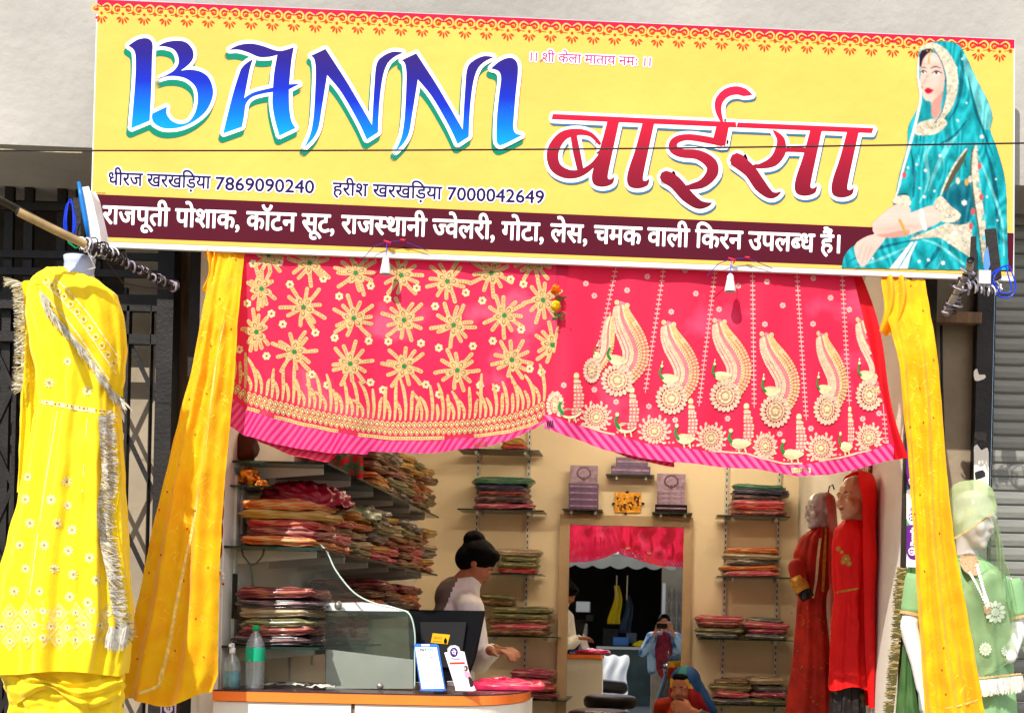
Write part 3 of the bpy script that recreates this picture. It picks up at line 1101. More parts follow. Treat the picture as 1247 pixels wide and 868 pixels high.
qd = np.stack([idx[:-1, :-1], idx[:-1, 1:], idx[1:, 1:], idx[1:, :-1]], -1).reshape(-1, 4)
qd = qd[(qd >= 0).all(1)]
pm_ = MB()
pm_.v = vs
pm_.f = [tuple(int(i) for i in r_) for r_ in qd]
pm_.m = [0] * len(qd)
pm_.sm = [False] * len(qd)
pmat = bpy.data.materials.new('portrait_inks')
pmat.use_nodes = True
n_ = pmat.node_tree.nodes
at_ = n_.new('ShaderNodeVertexColor')
at_.layer_name = 'ink'
pmat.node_tree.links.new(at_.outputs[0], n_['Principled BSDF'].inputs['Base Color'])
n_['Principled BSDF'].inputs['Roughness'].default_value = .6
n_['Principled BSDF'].inputs['Specular IOR Level'].default_value = .06
po = pm_.build('portrait_print', pmat, sign)
ca = po.data.color_attributes.new('ink', 'FLOAT_COLOR', 'POINT')
cv_ = np.ones((len(vs), 4), np.float32)
cv_[:, :3] = img[cov > 0]
ca.data.foreach_set('color', cv_.ravel())
# ---------------------------------------------------------------- pink curtains
def interp(pts, x):
    if x <= pts[0][0]:
        return pts[0][1]
    for (a_, b_), (c_, d_) in zip(pts, pts[1:]):
        if x <= c_:
            t_ = (x - a_) / (c_ - a_)
            t_ = t_ * t_ * (3 - 2 * t_) * .4 + t_ * .6
            return b_ + (d_ - b_) * t_
    return pts[-1][1]


zA = lambda pts: [(270 + x / 2.893, 290 + y / 2.893) for x, y in pts]
zB = lambda pts: [(650 + x / 2.711, 290 + y / 2.711) for x, y in pts]
pink = mat('sheer_pink', S(228, 34, 84, .80), .65, 0, 3.2, .12, 300, trans=.32, col2=S(238, 84, 122, .82), lo=.36, hi=.44, detail=6)
pink2 = mat('sheer_coral', S(230, 34, 78, .80), .65, 0, 2.6, .12, 300, trans=.32, col2=S(240, 72, 114, .82), lo=.34, hi=.42, detail=6)
redcl = mat('plain_red_cloth', S(222, 14, 34, .85), .6, .1, 5, .1, 200, trans=.3)
goldth = mat('gold_thread', S(236, 192, 122, .68), .55, .22, 90, .5, 300, spec=.5)
paleth = mat('pale_thread', S(242, 204, 172, .68), .55, .22, 90, .5, 300)
creamth = mat('cream_thread', S(240, 220, 166, .70), .55, .18, 90, .4, 300)
greenth = mat('green_thread', S(20, 122, 44, .8), .6, .1, 60)
brownth = mat('brown_thread', S(150, 92, 40, .7), .7, .2, 60)


def striped(name, c1, c2, ang, freq, thin=.3):
    m = mat(name, c1, .5, 0, 3, trans=0)
    n, l = m.node_tree.nodes, m.node_tree.links
    tc = n.new('ShaderNodeTexCoord')
    mp = n.new('ShaderNodeMapping')
    mp.inputs['Rotation'].default_value = (0, ang, 0)
    wv = n.new('ShaderNodeTexWave')
    wv.inputs['Scale'].default_value = freq
    wv.inputs['Distortion'].default_value = .35
    wv.bands_direction = 'X'
    rp = n.new('ShaderNodeValToRGB')
    rp.color_ramp.elements[0].position = thin
    rp.color_ramp.elements[1].position = thin + .35
    rp.color_ramp.elements[0].color = c1
    rp.color_ramp.elements[1].color = c2
    l.new(tc.outputs['Object'], mp.inputs[0])
    l.new(mp.outputs[0], wv.inputs[0])
    l.new(wv.outputs['Fac'], rp.inputs[0])
    l.new(rp.outputs[0], n['Principled BSDF'].inputs['Base Color'])
    bp = n.new('ShaderNodeBump')
    bp.inputs['Strength'].default_value = .3
    bp.inputs['Distance'].default_value = .004
    l.new(wv.outputs['Fac'], bp.inputs['Height'])
    l.new(bp.outputs[0], n['Principled BSDF'].inputs['Normal'])
    return m


hemL = striped('pink_satin_stripe', S(224, 18, 108, .62), S(248, 90, 150, .62), radians(-35), 14)
hemR = striped('pink_satin_stripe_two', S(222, 14, 116, .62), S(250, 110, 165, .62), radians(40), 12)
hemB = striped('coral_satin_stripe', S(222, 22, 60, .85), S(240, 70, 110, .85), radians(-40), 14)

topL = lambda x: 312 + (x - 285) * .045 - 18
topR = topL
botL = zA([(15, 655), (80, 695), (200, 728), (300, 745), (400, 758), (508, 762), (518, 748), (600, 752), (700, 757), (800, 752), (900, 740), (1000, 715), (1100, 672), (1150, 645), (1200, 620)])
borL = zA([(18, 553), (90, 606), (200, 640), (300, 665), (400, 685), (515, 703), (600, 712), (700, 712), (800, 710), (900, 703), (1000, 690), (1080, 668), (1140, 640), (1200, 612)])
botR = zB([(20, 628), (140, 665), (260, 705), (380, 730), (460, 742), (620, 755), (720, 760), (800, 772), (880, 787), (960, 782), (1060, 762), (1180, 735), (1220, 730)])
borR = zB([(35, 585), (130, 615), (260, 650), (380, 680), (480, 695), (560, 704), (700, 714), (760, 732), (830, 748), (900, 747), (1000, 730), (1100, 706), (1170, 682), (1220, 676)])


def fold(amp, k, ph, X, Z, top, seed):
    g = min(1, max(0.15, (top - Z) * 1.3))
    n_ = noise.noise(Vector((X * 2.3, Z * 1.1, seed))) * 1.1
    return amp * g * (sin(X * k + ph + 2.2 * n_ + (Z * 1.5)) * .6 + .5 * sin(X * k * 1.9 + ph * 2 + 1.5 * n_) + 1.0 * noise.noise(Vector((X * 3.1, Z * 1.3, seed + 5)))) + .006 * g * noise.noise(Vector((X * 14, Z * 5, seed + 9)))


def curtain_grid(xl0, xl1, xr0, xr1, top, bot, Y, amp, k, seed, nu, nv, vt=0, drop=0):
    """xl0/xr0 edges at the top, xl1/xr1 edges at the hem, bot(x) the lower edge."""
    def fn(u, v):
        xt, xb = xl0 + (xr0 - xl0) * u, xl1 + (xr1 - xl1) * u
        yt, yb = top(xt) , interp(bot, xb)
        x = xt + (xb - xt) * v
        y = yt + (yb - yt) * v
        p = at(x, y, Y)
        p.y += fold(amp, k, seed, p.x, p.z, 3.05, seed)
        return p
    return MB().grid(fn, nu, nv)


def band_grid(bt, bb, x0, x1, Y, amp, k, seed, nu=120, nv=4, lift=.002):
    def fn(u, v):
        x = x0 + (x1 - x0) * u
        y = interp(bt, x) * (1 - v) + interp(bb, x) * v
        p = at(x, y, Y)
        p.y += fold(amp, k, seed, p.x, p.z, 3.05, seed) - lift
        return p
    return MB().grid(fn, nu, nv)


# left curtain
cl = thing('star_curtain', 'pink net curtain embroidered with gold stars and striped pink hem, left half of the opening', 'curtain', at(480, 550, -.168))
g = curtain_grid(287, 275, 694, 668, topL, borL, -.168, .019, 17, 3.1, 170, 70)
clb = g.bvh()
g.build('curtain_cloth', pink, cl)
g = band_grid(borL, botL, 275, 668, -.168, .019, 17, 3.1, 170)
hemb = g.bvh()
g.build('striped_hem', hemL, cl)
g = band_grid(zA([(30, 600), (200, 700), (420, 740)]), zA([(15, 640), (60, 672), (150, 725), (250, 765), (370, 787), (420, 752)]), 275, 415, -.145, .019, 17, 3.1, 60, lift=0)
g.build('turned_back_hem', hemB, cl)
fn = on_cloth(clb)
rnd = random.Random(3)


def star(cx, cy, R, a0, squeeze=1.0):
    a = Art()
    for j in range(11):
        an = a0 + j * 2 * pi / 11 + rnd.uniform(-.12, .12)
        ln = R * (1.0 if j % 2 else .78) * rnd.uniform(.93, 1.07)
        be = rnd.uniform(-.22, .22)
        pts = [(cx + cos(an + be * t) * ln * t * squeeze, cy + sin(an + be * t) * ln * t, (3.0 + 3.2 * t - 1.6 * t * t) * R / 26) for t in (.25, .5, .75, 1)]
        a.stroke(pts, 0, 1, 3)
        # stitched cross lines
        for t in (.5, .62, .74, .86, .97):
            x, y = cx + cos(an + be * t) * ln * t * squeeze, cy + sin(an + be * t) * ln * t
            q = an + pi / 2
            hw = 1.35 * R / 26
            a.stroke([(x - cos(q) * hw, y - sin(q) * hw, .5), (x + cos(q) * hw, y + sin(q) * hw, .5)], 1, 2, 1, False)
    for j in range(5):
        an = a0 + j * 2 * pi / 5 + .3
        a.drop(cx + cos(an) * 1.5 * squeeze, cy + sin(an) * 1.5, R * .50, R * .30, an, 0, 2)
        a.drop(cx + cos(an) * 3.6 * squeeze, cy + sin(an) * 3.6, R * .28, R * .17, an, 1, 3)
        a.drop(cx + cos(an) * 4.2 * squeeze, cy + sin(an) * 4.2, R * .21, R * .11, an, 0, 4)
    a.disc(cx, cy, R * .11, 2, 4, 7)
    return a


def rosette(cx, cy, r, a=None, m=0, petals=6):
    a = a or Art()
    for j in range(petals):
        an = j * 2 * pi / petals + cx
        a.drop(cx + cos(an) * r * .2, cy + sin(an) * r * .2, r * .85, r * .8, an, m, 1)
    a.disc(cx, cy, r * .18, 1, 2, 6)
    return a


zs = lambda x, y: (270 + x / 2.893, 290 + y / 2.893)
stars = [(140, 178, 0.62), (310, 88, 1), (472, 122, 1), (632, 130, 1), (795, 152, 1), (950, 123, 1), (1132, 218, .85), (122, 330, .6), (288, 243, 1), (465, 282, 1),
         (642, 288, 1), (817, 306, 1), (996, 272, 1), (1165, 376, .8), (256, 400, 1), (453, 442, 1), (643, 451, 1), (830, 465, 1), (1022, 428, .95), (165, 60, .8), (1100, 80, .9)]
for x, y, sq in stars:
    cx, cy = zs(x, y)
    star(cx, cy, 27.5, rnd.uniform(0, 6), sq).lay(fn, 'embroidered_star', [goldth, brownth, greenth], cl)
ros = Art()
for x, y in ((110, 90), (203, 85), (240, 163), (358, 143), (414, 205), (525, 168), (584, 214), (687, 176), (752, 240), (860, 192), (918, 220), (1018, 145), (1063, 162), (90, 230), (175, 266), (215, 303), (330, 333),
             (398, 351), (518, 362), (587, 364), (702, 370), (765, 386), (885, 380), (955, 362), (1055, 322), (318, 480), (158, 415), (372, 517), (524, 508), (568, 534), (719, 515), (766, 550), (910, 518), (966, 529), (1127, 472), (1085, 460), (62, 392)):
    rosette(*zs(x, y), 5.0, ros)
tag(ros.lay(fn, 'embroidered_rosettes', [creamth, brownth], cl), kind='stuff')
# border: reaching fingers, two rows of ringed drops, dotted edge
bd = Art()
x = 277
i = 0
while x < 667:
    yb = interp(borL, x)
    if True:
        h = (24, 40, 28, 44, 22, 50, 33)[i % 7] * rnd.uniform(.8, 1.05)
        ln = rnd.uniform(-7, 3)
        y0 = yb - 25
        bd.stroke([(x + 2, y0, 2.4), (x + 3 + ln * .1, y0 - h * .35, 4.0), (x + 2 + ln * .7, y0 - h * .75, 4.2), (x + 1 + ln * 1.7, y0 - h, 2.6)], 0, 1 + (i % 2), 3)
        for t in (.3, .5, .7, .9):
            xx, yy = x + 2.4 + ln * 1.5 * t * t, y0 - h * t
            bd.stroke([(xx - 1.4, yy, .6), (xx + 1.4, yy, .6)], 1, 2, 1, False)
    for r_, off in ((0, 18.5), (1, 10)):
        xx = x + (3.2 if r_ else 0)
        bd.drop(xx, yb - off + 4.6, 9.6, 6.6, radians(-90), 0, 1 + r_ * 2)
        bd.drop(xx, yb - off + 3.2, 6.4, 4.2, radians(-90), 1, 2 + r_ * 2)
        bd.drop(xx, yb - off + 2.2, 4.0, 2.5, radians(-90), 2, 3 + r_ * 2)
    x += 6.5
    i += 1
line = [(x, interp(borL, x) - 2.5, 4.2) for x in range(277, 667, 6)]
bd.stroke(line, 0, 2, 2, False)
for x in range(278, 667, 3):
    bd.disc(x, interp(borL, x) - 2.5, .8, 1, 3, 4)
tag(bd.lay(fn, 'embroidered_border', [goldth, brownth, creamth], cl), kind='stuff')
tg = Art()
tg.poly([(575, 539, 1), (595, 536, 1), (595.5, 543, 1), (575, 546, 1)], 0, 1, False)
for yy in (540, 542.3, 544.6):
    tg.stroke([(577, yy, .8), (593, yy - 2.3, .8)], 1, 2, 1, False)
tg.lay(on_cloth(hemb), 'cloth_label', [mat('label_ochre', S(226, 160, 50, .85), .5), brownth], cl)
tg = Art()
tg.poly([(544, 549, 1), (553, 548, 1), (553, 552, 1), (544, 552, 1)], 0, 1, False)
tg.lay(on_cloth(hemb), 'white_tag', [whitep], cl)

# right curtain
cr = thing('peacock_curtain', 'pink net curtain embroidered with pale peacocks and striped pink hem, right half of the opening', 'curtain', at(880, 570, -.03))
g = curtain_grid(678, 664, 1037, 1087, topR, borR, -.160, .030, 13, 7.7, 180, 70)
crb = g.bvh()
g.build('curtain_cloth', pink2, cr)
g = band_grid(borR, botR, 664, 1087, -.160, .030, 13, 7.7, 180)
hemb2 = g.bvh()
g.build('striped_hem', hemR, cr)
g = band_grid(zB([(240, 640), (470, 720)]), zB([(248, 700), (330, 730), (465, 757)]), 744, 821, -.13, .01, 13, 7.7, 40, lift=0)
g.build('turned_back_hem', hemB, cr)


def rc(u, v):
    xa, xb = 1030 + 45 * v, 1046 + 62 * v + 6 * sin(v * 6)
    x = xa + (xb - xa) * u
    y = 328 + (560 - 328 + u * -2) * v
    p = at(x, y, -.12)
    p.y += .012 * sin(u * 9 + v * 3) * v
    return p


q = MB().grid(rc, 16, 40)
put('red_side_cloth', q, redcl, 'plain bright red cloth hanging at the right edge of the peacock curtain', 'cloth')
fn = on_cloth(crb)
zb = lambda x, y: (650 + x / 2.711, 290 + y / 2.711)


def medallion(a, cx, cy, r, sq=1.0, mp=0, up=0):
    a.disc(cx, cy, r * .62 * sq, mp, 1 + up, 14, r * .62)
    for j in range(20):
        an = j * 2 * pi / 20
        a.drop(cx + cos(an) * r * .62 * sq, cy + sin(an) * r * .62, r * .42, r * .26, an + .35, mp, 2 + up)
    a.ring(cx, cy, r * .52 * sq, r * .07, 2, 4 + up, 14, r * .52)
    for j in range(9):
        an = j * 2 * pi / 9
        a.disc(cx + cos(an) * r * .40 * sq, cy + sin(an) * r * .40, r * .09, 1, 4 + up, 6)
    a.ring(cx, cy, r * .28 * sq, r * .05, 2, 4 + up, 10, r * .28)
    for j in range(5):
        an = j * 2 * pi / 5 - pi / 2
        a.drop(cx, cy, r * .22, r * .14, an, 1, 5 + up)


def peacock(cx, cy, s=1.0, sq=1.0, tilt=0.0, flip=1):
    """round flower below, plume sweeping up and over, small bird on its left"""
    a = Art()

    def T(x, y):
        x, y = x * s * sq * flip, y * s
        return cx + x * cos(tilt) - y * sin(tilt), cy + x * sin(tilt) + y * cos(tilt)
    sp = [(8, -4, 24), (16, -17, 28), (17, -31, 29), (11, -45, 29), (3, -57, 27), (-3, -68, 22), (-6, -79, 14)]
    a.stroke([T(x, y) + (w_ * s * sq,) for x, y, w_ in sp], 3, .5, 5)
    mid = spline([(x, y) for x, y, _ in sp], False, 5)
    wd = []
    for i in range(len(sp) - 1):
        for j in range(5):
            wd.append(sp[i][2] + (sp[i + 1][2] - sp[i][2]) * j / 5)
    wd.append(sp[-1][2])
    for i, p in enumerate(mid):
        t = (mid[min(i + 1, len(mid) - 1)] - mid[max(i - 1, 0)]).normalized()
        q = Vector((-t.y, t.x))
        for o_ in (-.47, -.33, -.2, -.07, .07, .2, .33, .47):
            c_ = p + q * wd[i] * o_
            x, y = T(c_.x, c_.y)
            if abs(o_) > .15:
                a.disc(x, y, 1.75 * s, 0 if o_ < 0 else 4, 6, 6)
            else:
                a.drop(x, y, 3.8 * s, 1.8 * s, math.atan2(t.y, t.x) + tilt + (1 if o_ > 0 else -1) * .7, 1, 6.3)
    for x, y in ((-11, -84), (1, -82), (12, -63)):
        X_, Y_ = T(x, y)
        a.disc(X_, Y_, 2.8 * s * sq, 1, 7, 8, 2.8 * s)
        a.ring(X_, Y_, 1.6 * s, .5, 2, 8, 8)
    medallion(a, *T(0, 3), 18.5 * s, sq, 0, 8)
    # bird
    a.poly([T(-13, -22) + (0,), T(-8, -25) + (0,), T(2, -24), T(9, -20), T(0, -14), T(-9, -15)], 1, 9, seg=3)
    bx = [(-11, -20, 3.2), (-14.5, -25, 2.6), (-13.5, -30, 2.2), (-12.5, -33, 2.6)]
    a.stroke([T(x, y) + (w_ * s * sq,) for x, y, w_ in bx], 5, 11, 3)
    a.disc(*T(-12, -34), 1.7 * s, 1, 12, 7)
    a.stroke([T(-12, -36) + (.8,), T(-11.5, -39) + (1.6,)], 1, 12, 1)
    return a


pm = [paleth, creamth, mat('tan_thread', S(196, 130, 84, .75), .6, .2, 60), mat('rose_ground', S(240, 120, 130, .75), .6, .2, 40), goldth, greenth]
for x, y, s_, sq, tl in ((195, 430, .78, .55, .38), (277, 460, 1.02, 1, .12), (455, 520, 1.0, .98, .02), (632, 512, 1.0, .95, -.02), (797, 562, 1.03, .9, -.06), (968, 555, 1.0, .75, -.02), (1108, 508, 1.0, .78, -.06)):
    cx, cy = zb(x, y)
    peacock(cx, cy, s_ * 1.06, sq, tl).lay(fn, 'embroidered_peacock', pm, cr)
# border row of small birds and flowers
for i, (x, kind_, sq) in enumerate(((676, 1, .5), (694, 0, 1), (726, 1, .95), (762, 0, .95), (797, 1, 1), (834, 0, .9), (866, 1, .95), (901, 0, 1), (932, 1, .75), (965, 0, 1), (1000, 1, .95), (1030, 0, .6), (1058, 1, .85))):
    y = interp(borR, x) - 17
    a = Art()
    if kind_ == 0:
        for n_, (dx, dy, w_) in enumerate(((8, 0, 12), (10.5, -9, 13), (11, -18, 13), (10, -27, 11), (9, -34, 8), (8, -40, 5))):
            a.disc(x + dx * sq, y + dy + 2, w_ / 2 * sq, 3, 1, 10, w_ / 2)
            for o_ in (-.36, 0, .36):
                for e_ in (-2.2, 2.2):
                    a.disc(x + (dx + o_ * w_) * sq, y + dy + 2 + e_, 1.7 * sq, 0 if e_ > 0 else 1, 5, 7, 1.6)
        a.disc(x + 8 * sq, y - 42, 3.4 * sq, 1, 6, 8, 3.4)
        a.poly([(x - 12 * sq, y + 4), (x - 5 * sq, y - 2), (x + 7 * sq, y), (x + 14 * sq, y + 4), (x + 5 * sq, y + 10), (x - 5 * sq, y + 10)], 1, 7, seg=3)
        a.stroke([(x - 9 * sq, y + 4, 4.4 * sq), (x - 13 * sq, y - 3, 3.6 * sq), (x - 11 * sq, y - 10, 2.6 * sq)], 5, 9, 3)
        a.disc(x - 11 * sq, y - 12, 2.6 * sq, 1, 10, 8, 2.6)
        for dx in (-2, 6):
            a.stroke([(x + dx * sq, y + 9, 1.8), (x + (dx + 1.5) * sq, y + 15, 1.6)], 1, 6, 1)
        a.lay(fn, 'embroidered_small_peacock', pm, cr)
    else:
        medallion(a, x, y, 16, sq, 4 if i % 4 == 1 else 0)
        for s_ in (-1, 1):
            for k_ in range(6):
                an = -pi / 2 + s_ * (.5 + k_ * .42)
                a.drop(x + cos(an) * 15.5 * sq, y + sin(an) * 15.5, 6.5 * sq, 3.6 * sq, an - s_ * .7, 1 if i % 4 == 1 else 0, 2)
        a.lay(fn, 'embroidered_flower', pm, cr)
bd = Art()
bd.stroke([(x, interp(borR, x) - 1.5, 2.2) for x in range(668, 1086, 6)], 0, 1, 2, False)
for x in range(670, 1084, 29):
    y = interp(borR, x)
    for o_ in (-5, 0, 5):
        bd.disc(x + o_, y - 6, 1.5, 1, 1, 6)
# laddered vertical lines
for (xa, ya), (xb, yb) in (((272, 95), (195, 460)), ((430, 95), (368, 510)), ((600, 100), (545, 555)), ((722, 110), (728, 560)), ((868, 112), (900, 600)), ((1018, 125), (1042, 550)), ((1120, 150), (1165, 690))):
    p0, p1 = Vector(zb(xa, ya)), Vector(zb(xb, yb))
    n_ = int((p1 - p0).length / 5.6)
    bd.stroke([tuple(p0) + (.9,), tuple(p0.lerp(p1, .5)) + (.9,), tuple(p1) + (.9,)], 1, 1, 12, False)
    for j in range(n_):
        p = p0.lerp(p1, j / n_)
        bd.stroke([(p.x - 3.0, p.y, 1.5), (p.x + 3.0, p.y + .3, 1.5)], 1, 1.4, 1, False)
for x, y in ((375, 127), (500, 106), (172, 150), (308, 172), (535, 183), (675, 158), (770, 144), (923, 132), (980, 197), (1098, 150), (454, 243), (612, 235), (763, 284), (822, 222), (922, 283), (1042, 236), (99, 485), (272, 540), (380, 555), (467, 600),
             (640, 595), (812, 646), (915, 628), (1140, 578), (1086, 596), (200, 500), (200, 190)):
    rosette(*zb(x, y), 3.6, bd, 1)
tag(bd.lay(fn, 'embroidered_ladders_and_dots', [paleth, mat('rose_thread', S(244, 168, 160, .8), .6), brownth], cr), kind='stuff')
tg = Art()
tg.poly([(963.5, 569.5, 1), (987, 569, 1), (987.5, 575.5, 1), (964.5, 576, 1)], 0, 1, False)
L = line_of_text('SATHIYA', (965, 573.6), (985.5, 572.6), 5)
tg.fat(L, .1, 4, 1, 2, 0, 0, .1)
tg.stroke([(966, 575, .4), (985, 574.6, .4)], 1, 2, 1, False)
tg.lay(on_cloth(hemb2), 'cloth_label', [creamth, brownth], cr)
tg = Art()
tg.poly([(943, 573, 1), (950, 573.5, 1), (949.5, 576.5, 1), (943, 575.5, 1)], 0, 1, False)
tg.lay(on_cloth(hemb2), 'white_tag', [whitep], cr)
# rod the curtains hang from
q = MB().tube([at(240, 288, -.15), at(1145, 334, -.15)], .012, 10)
put('curtain_rod', q, steel, 'steel rod behind the foot of the sign carrying both pink curtains', 'rod')


# ---------------------------------------------------------------- orange drapes
orange = mat('saffron_cloth', S(255, 200, 0, 1), .7, 0, 9, .25, 120, trans=.42, col2=S(255, 182, 0, 1), sheen=.2, lo=.4, hi=.6)
otrim = mat('pale_gold_trim', S(240, 206, 110, .85), .6, .2, 60, .4, 120)
ored = mat('red_fleck', S(200, 70, 20, .8), .7, .1, 20)
odot = mat('pale_yellow_print', S(255, 214, 60, .98), .7, .05, 20)


def drape(name, label, rows, Y, folds, seed, flecks, amp=.03, bot=0):
    ys = [r[0] for r in rows]

    def edge(y, i):
        return interp([(r[0], r[i]) for r in rows], y)

    def fn(u, v):
        y = ys[0] + (ys[-1] - ys[0]) * v
        xl, xr = edge(y, 1), edge(y, 2)
        x = xl + (xr - xl) * u
        yy = y + bot * (sin(u * 7 + 1) + u * 1.2) * v ** 8
        p = at(x, yy, Y)
        nz_ = noise.noise(Vector((u * 2, v * 3, seed)))
        uu = u + .05 * sin(v * 5 + seed) + .06 * nz_
        p.y += amp * min(1, v * 4 + .1) * (.35 + .65 * v) * (sin(uu * folds * 2 * pi + seed) + .45 * sin(uu * folds * 4.3 * pi + seed * 2 + v * 2)) + .05 * (1 - min(1, v * 6)) + .006 * noise.noise(Vector((u * 9, v * 26, seed)))
        return p
    t = thing(name, label, 'drape', at((rows[-1][1] + rows[-1][2]) / 2, ys[-1], Y))
    g = MB().grid(fn, 60, 130)
    bv = g.bvh()
    o = g.build('cloth', orange, t)
    a = Art()
    r_ = random.Random(int(seed * 10))
    for _ in range(flecks):
        y = r_.uniform(ys[0] + 5, ys[-1] - 10)
        xl, xr = edge(y, 1), edge(y, 2)
        x = r_.uniform(xl + 4, xr - 4)
        an = r_.uniform(.8, 2.4)
        if r_.random() < .12:
            a.drop(x, y, 3.8, 2.0, an, 0, 1)
        else:
            ln = r_.uniform(5, 14)
            an = r_.choice((.7, 2.3)) + r_.uniform(-.4, .4)
            a.stroke([(x, y, .4), (x + cos(an) * ln * .5 + r_.uniform(-1, 1), y + sin(an) * ln * .5, .6), (x + cos(an) * ln, y + sin(an) * ln, .3)], 1, 1, 3, False)
            if r_.random() < .3:
                a.disc(x, y, 1.0, 1, 1, 6)
    tag(a.lay(on_cloth(bv), 'printed_flecks', [ored, odot], t), kind='stuff')
    return t, bv


rowsL = [(303, 253, 292), (350, 248, 290), (400, 242, 288), (450, 232, 285), (500, 218, 280), (550, 206, 275), (600, 194, 270), (650, 182, 267), (700, 172, 265), (750, 162, 264), (800, 151, 262), (830, 146, 262), (858, 144, 255)]
dl, db = drape('saffron_drape', 'long saffron yellow drape flaring to the lower left beside the counter', rowsL, -.23, 2.2, 1.3, 190, .022, -7)
a = Art()
a.stroke([(274, 390, 1.2), (265, 430, 2), (258, 480, 2.2), (252, 530, 2.6), (243, 590, 3), (235, 640, 3.4), (224, 690, 4), (214, 740, 4), (205, 790, 4), (196, 822, 5), (190, 836, 4), (150, 850, 3)], 0, 2, 8)
a.lay(on_cloth(db), 'gold_edging', [otrim], dl)
rowsR = [(336, 1076, 1130), (380, 1080, 1135), (400, 1086, 1138), (450, 1096, 1143), (500, 1100, 1147), (550, 1105, 1150), (600, 1108, 1154), (650, 1111, 1160), (700, 1114, 1168), (750, 1117, 1177), (800, 1120, 1186), (850, 1123, 1194), (885, 1125, 1198)]
dr, db2 = drape('saffron_drape', 'long saffron yellow drape hanging straight in front of the green mannequin', rowsR, -.24, 2.0, 4.2, 150, .020, -5)
a = Art()
a.stroke([(1152, 862, 2), (1170, 858, 2.5), (1190, 852, 2.5)], 0, 2, 4)
a.lay(on_cloth(db2), 'gold_edging', [otrim], dr)


def kn(u, v):
    x = 1073 + 26 * u + 6 * sin(v * 3) - 4 * v * (1 - u)
    y = 336 + 68 * v + 4 * sin(u * 5) * v
    p = at(x, y, -.19)
    p.y += .018 * sin(u * 12 + v * 4) - .02 * sin(v * 3.1)
    return p


MB().grid(kn, 24, 30).build('gathered_loop', orange, dr)


def kl(u, v):
    x = 247 + 16 * u + 7 * sin(v * 3.1) * (1 - u)
    y = 304 + 50 * v + 3 * sin(u * 5) * v
    p = at(x, y, -.19)
    p.y += .012 * sin(u * 11 + v * 5)
    return p


MB().grid(kl, 20, 26).build('gathered_loop', orange, dl)
# ---------------------------------------------------------------- shop interior: racks and packets
glass_green = glass_mat('green_glass', (.80, .88, .84, 1), .05)
glass_edge = mat('glass_edge', S(40, 66, 58, .6), .15, .1, 10)


def shelf_glass(name, label, x0, x1, y0, y1, z, pins=True):
    t = thing(name, label, 'shelf', ((x0 + x1) / 2, (y0 + y1) / 2, z - .008))
    q = MB().box((x0, y0, z - .008), (x1, y1, z))
    q.build('glass_panel', glass_edge, t)
    if pins:
        for x in (x0 + (x1 - x0) * .22, x1 - (x1 - x0) * .18):
            MB().box((x - .008, y0 + .03, z - .03), (x + .008, y1 + .02, z - .0085)).build('bracket', whitem, t)
    return t


PC = {'green': ((28, 96, 74), (120, 150, 110)), 'navy': ((24, 28, 62), (110, 96, 120)), 'black': ((32, 26, 30), (150, 110, 110)), 'maroon': ((104, 22, 38), (196, 120, 90)),
      'magenta': ((160, 34, 84), (226, 160, 150)), 'orange': ((196, 92, 36), (232, 190, 120)), 'olive': ((94, 100, 60), (190, 176, 120)), 'pink': ((206, 72, 96), (232, 176, 160)),
      'brown': ((104, 68, 44), (186, 150, 104)), 'red': ((170, 26, 34), (222, 130, 90)), 'beige': ((160, 138, 108), (222, 206, 170)), 'grey': ((96, 92, 92), (190, 184, 176)),
      'mustard': ((170, 124, 40), (222, 190, 110)), 'purple': ((78, 44, 96), (168, 130, 170))}


def packmat(c):
    a_, b_ = PC[c]
    return mat('packed_' + c, S(*a_, .9), .30, 0, 4, .5, 34, col2=S(*b_, .7), stretch=(3, 3, 34), coat=.5, lo=.40, hi=.52, detail=6)


PACKS = {}


def pack(c, w_, d_, h_):
    key = (c, round(w_, 2), round(d_, 2))
    if key in PACKS:
        return PACKS[key]
    r_ = random.Random(hash((len(PACKS), 3)) & 255)
    se = r_.uniform(0, 50)
    q = MB()
    nu, nv = 52, 18

    def fn(u, v):
        a = 2 * pi * u
        b = pi * (v - .5)
        e1, e2 = .24, .26
        ca, sa = cos(a), sin(a)
        cb, sb = cos(b), sin(b)
        sg = lambda t_, e: math.copysign(abs(t_) ** e, t_)
        x = w_ / 2 * sg(ca, e1) * sg(cb, e2)
        y = d_ / 2 * sg(sa, e1) * sg(cb, e2)
        z = h_ / 2 * sg(sb, .8)
        lay_ = .0065 * sin(v * pi * 9 + 2 * noise.noise(Vector((ca * 2, sa * 2, se))))
        n_ = noise.noise(Vector((x * 16, y * 16, z * 30 + se)))
        k_ = 1 + n_ * .10 + .03 * noise.noise(Vector((x * 40, y * 40, se)))
        sag = -.010 * (abs(ca) ** 3) * (1 if v > .5 else 0) * (.6 + noise.noise(Vector((se, ca, sa))))
        return Vector((x * k_ + ca * lay_, y * k_ + sa * lay_, z + h_ / 2 + n_ * .009 + sag))
    q.grid(fn, nu, nv)
    me = bpy.data.meshes.new('packed_garment')
    me.from_pydata([tuple(v) for v in q.v], [], q.f)
    me.materials.append(packmat(c))
    me.polygons.foreach_set('use_smooth', [True] * len(q.f))
    PACKS[key] = me
    return me


ORD = ['topmost', 'second from the top', 'third from the top', 'fourth from the top', 'fifth from the top', 'sixth from the top', 'seventh from the top']


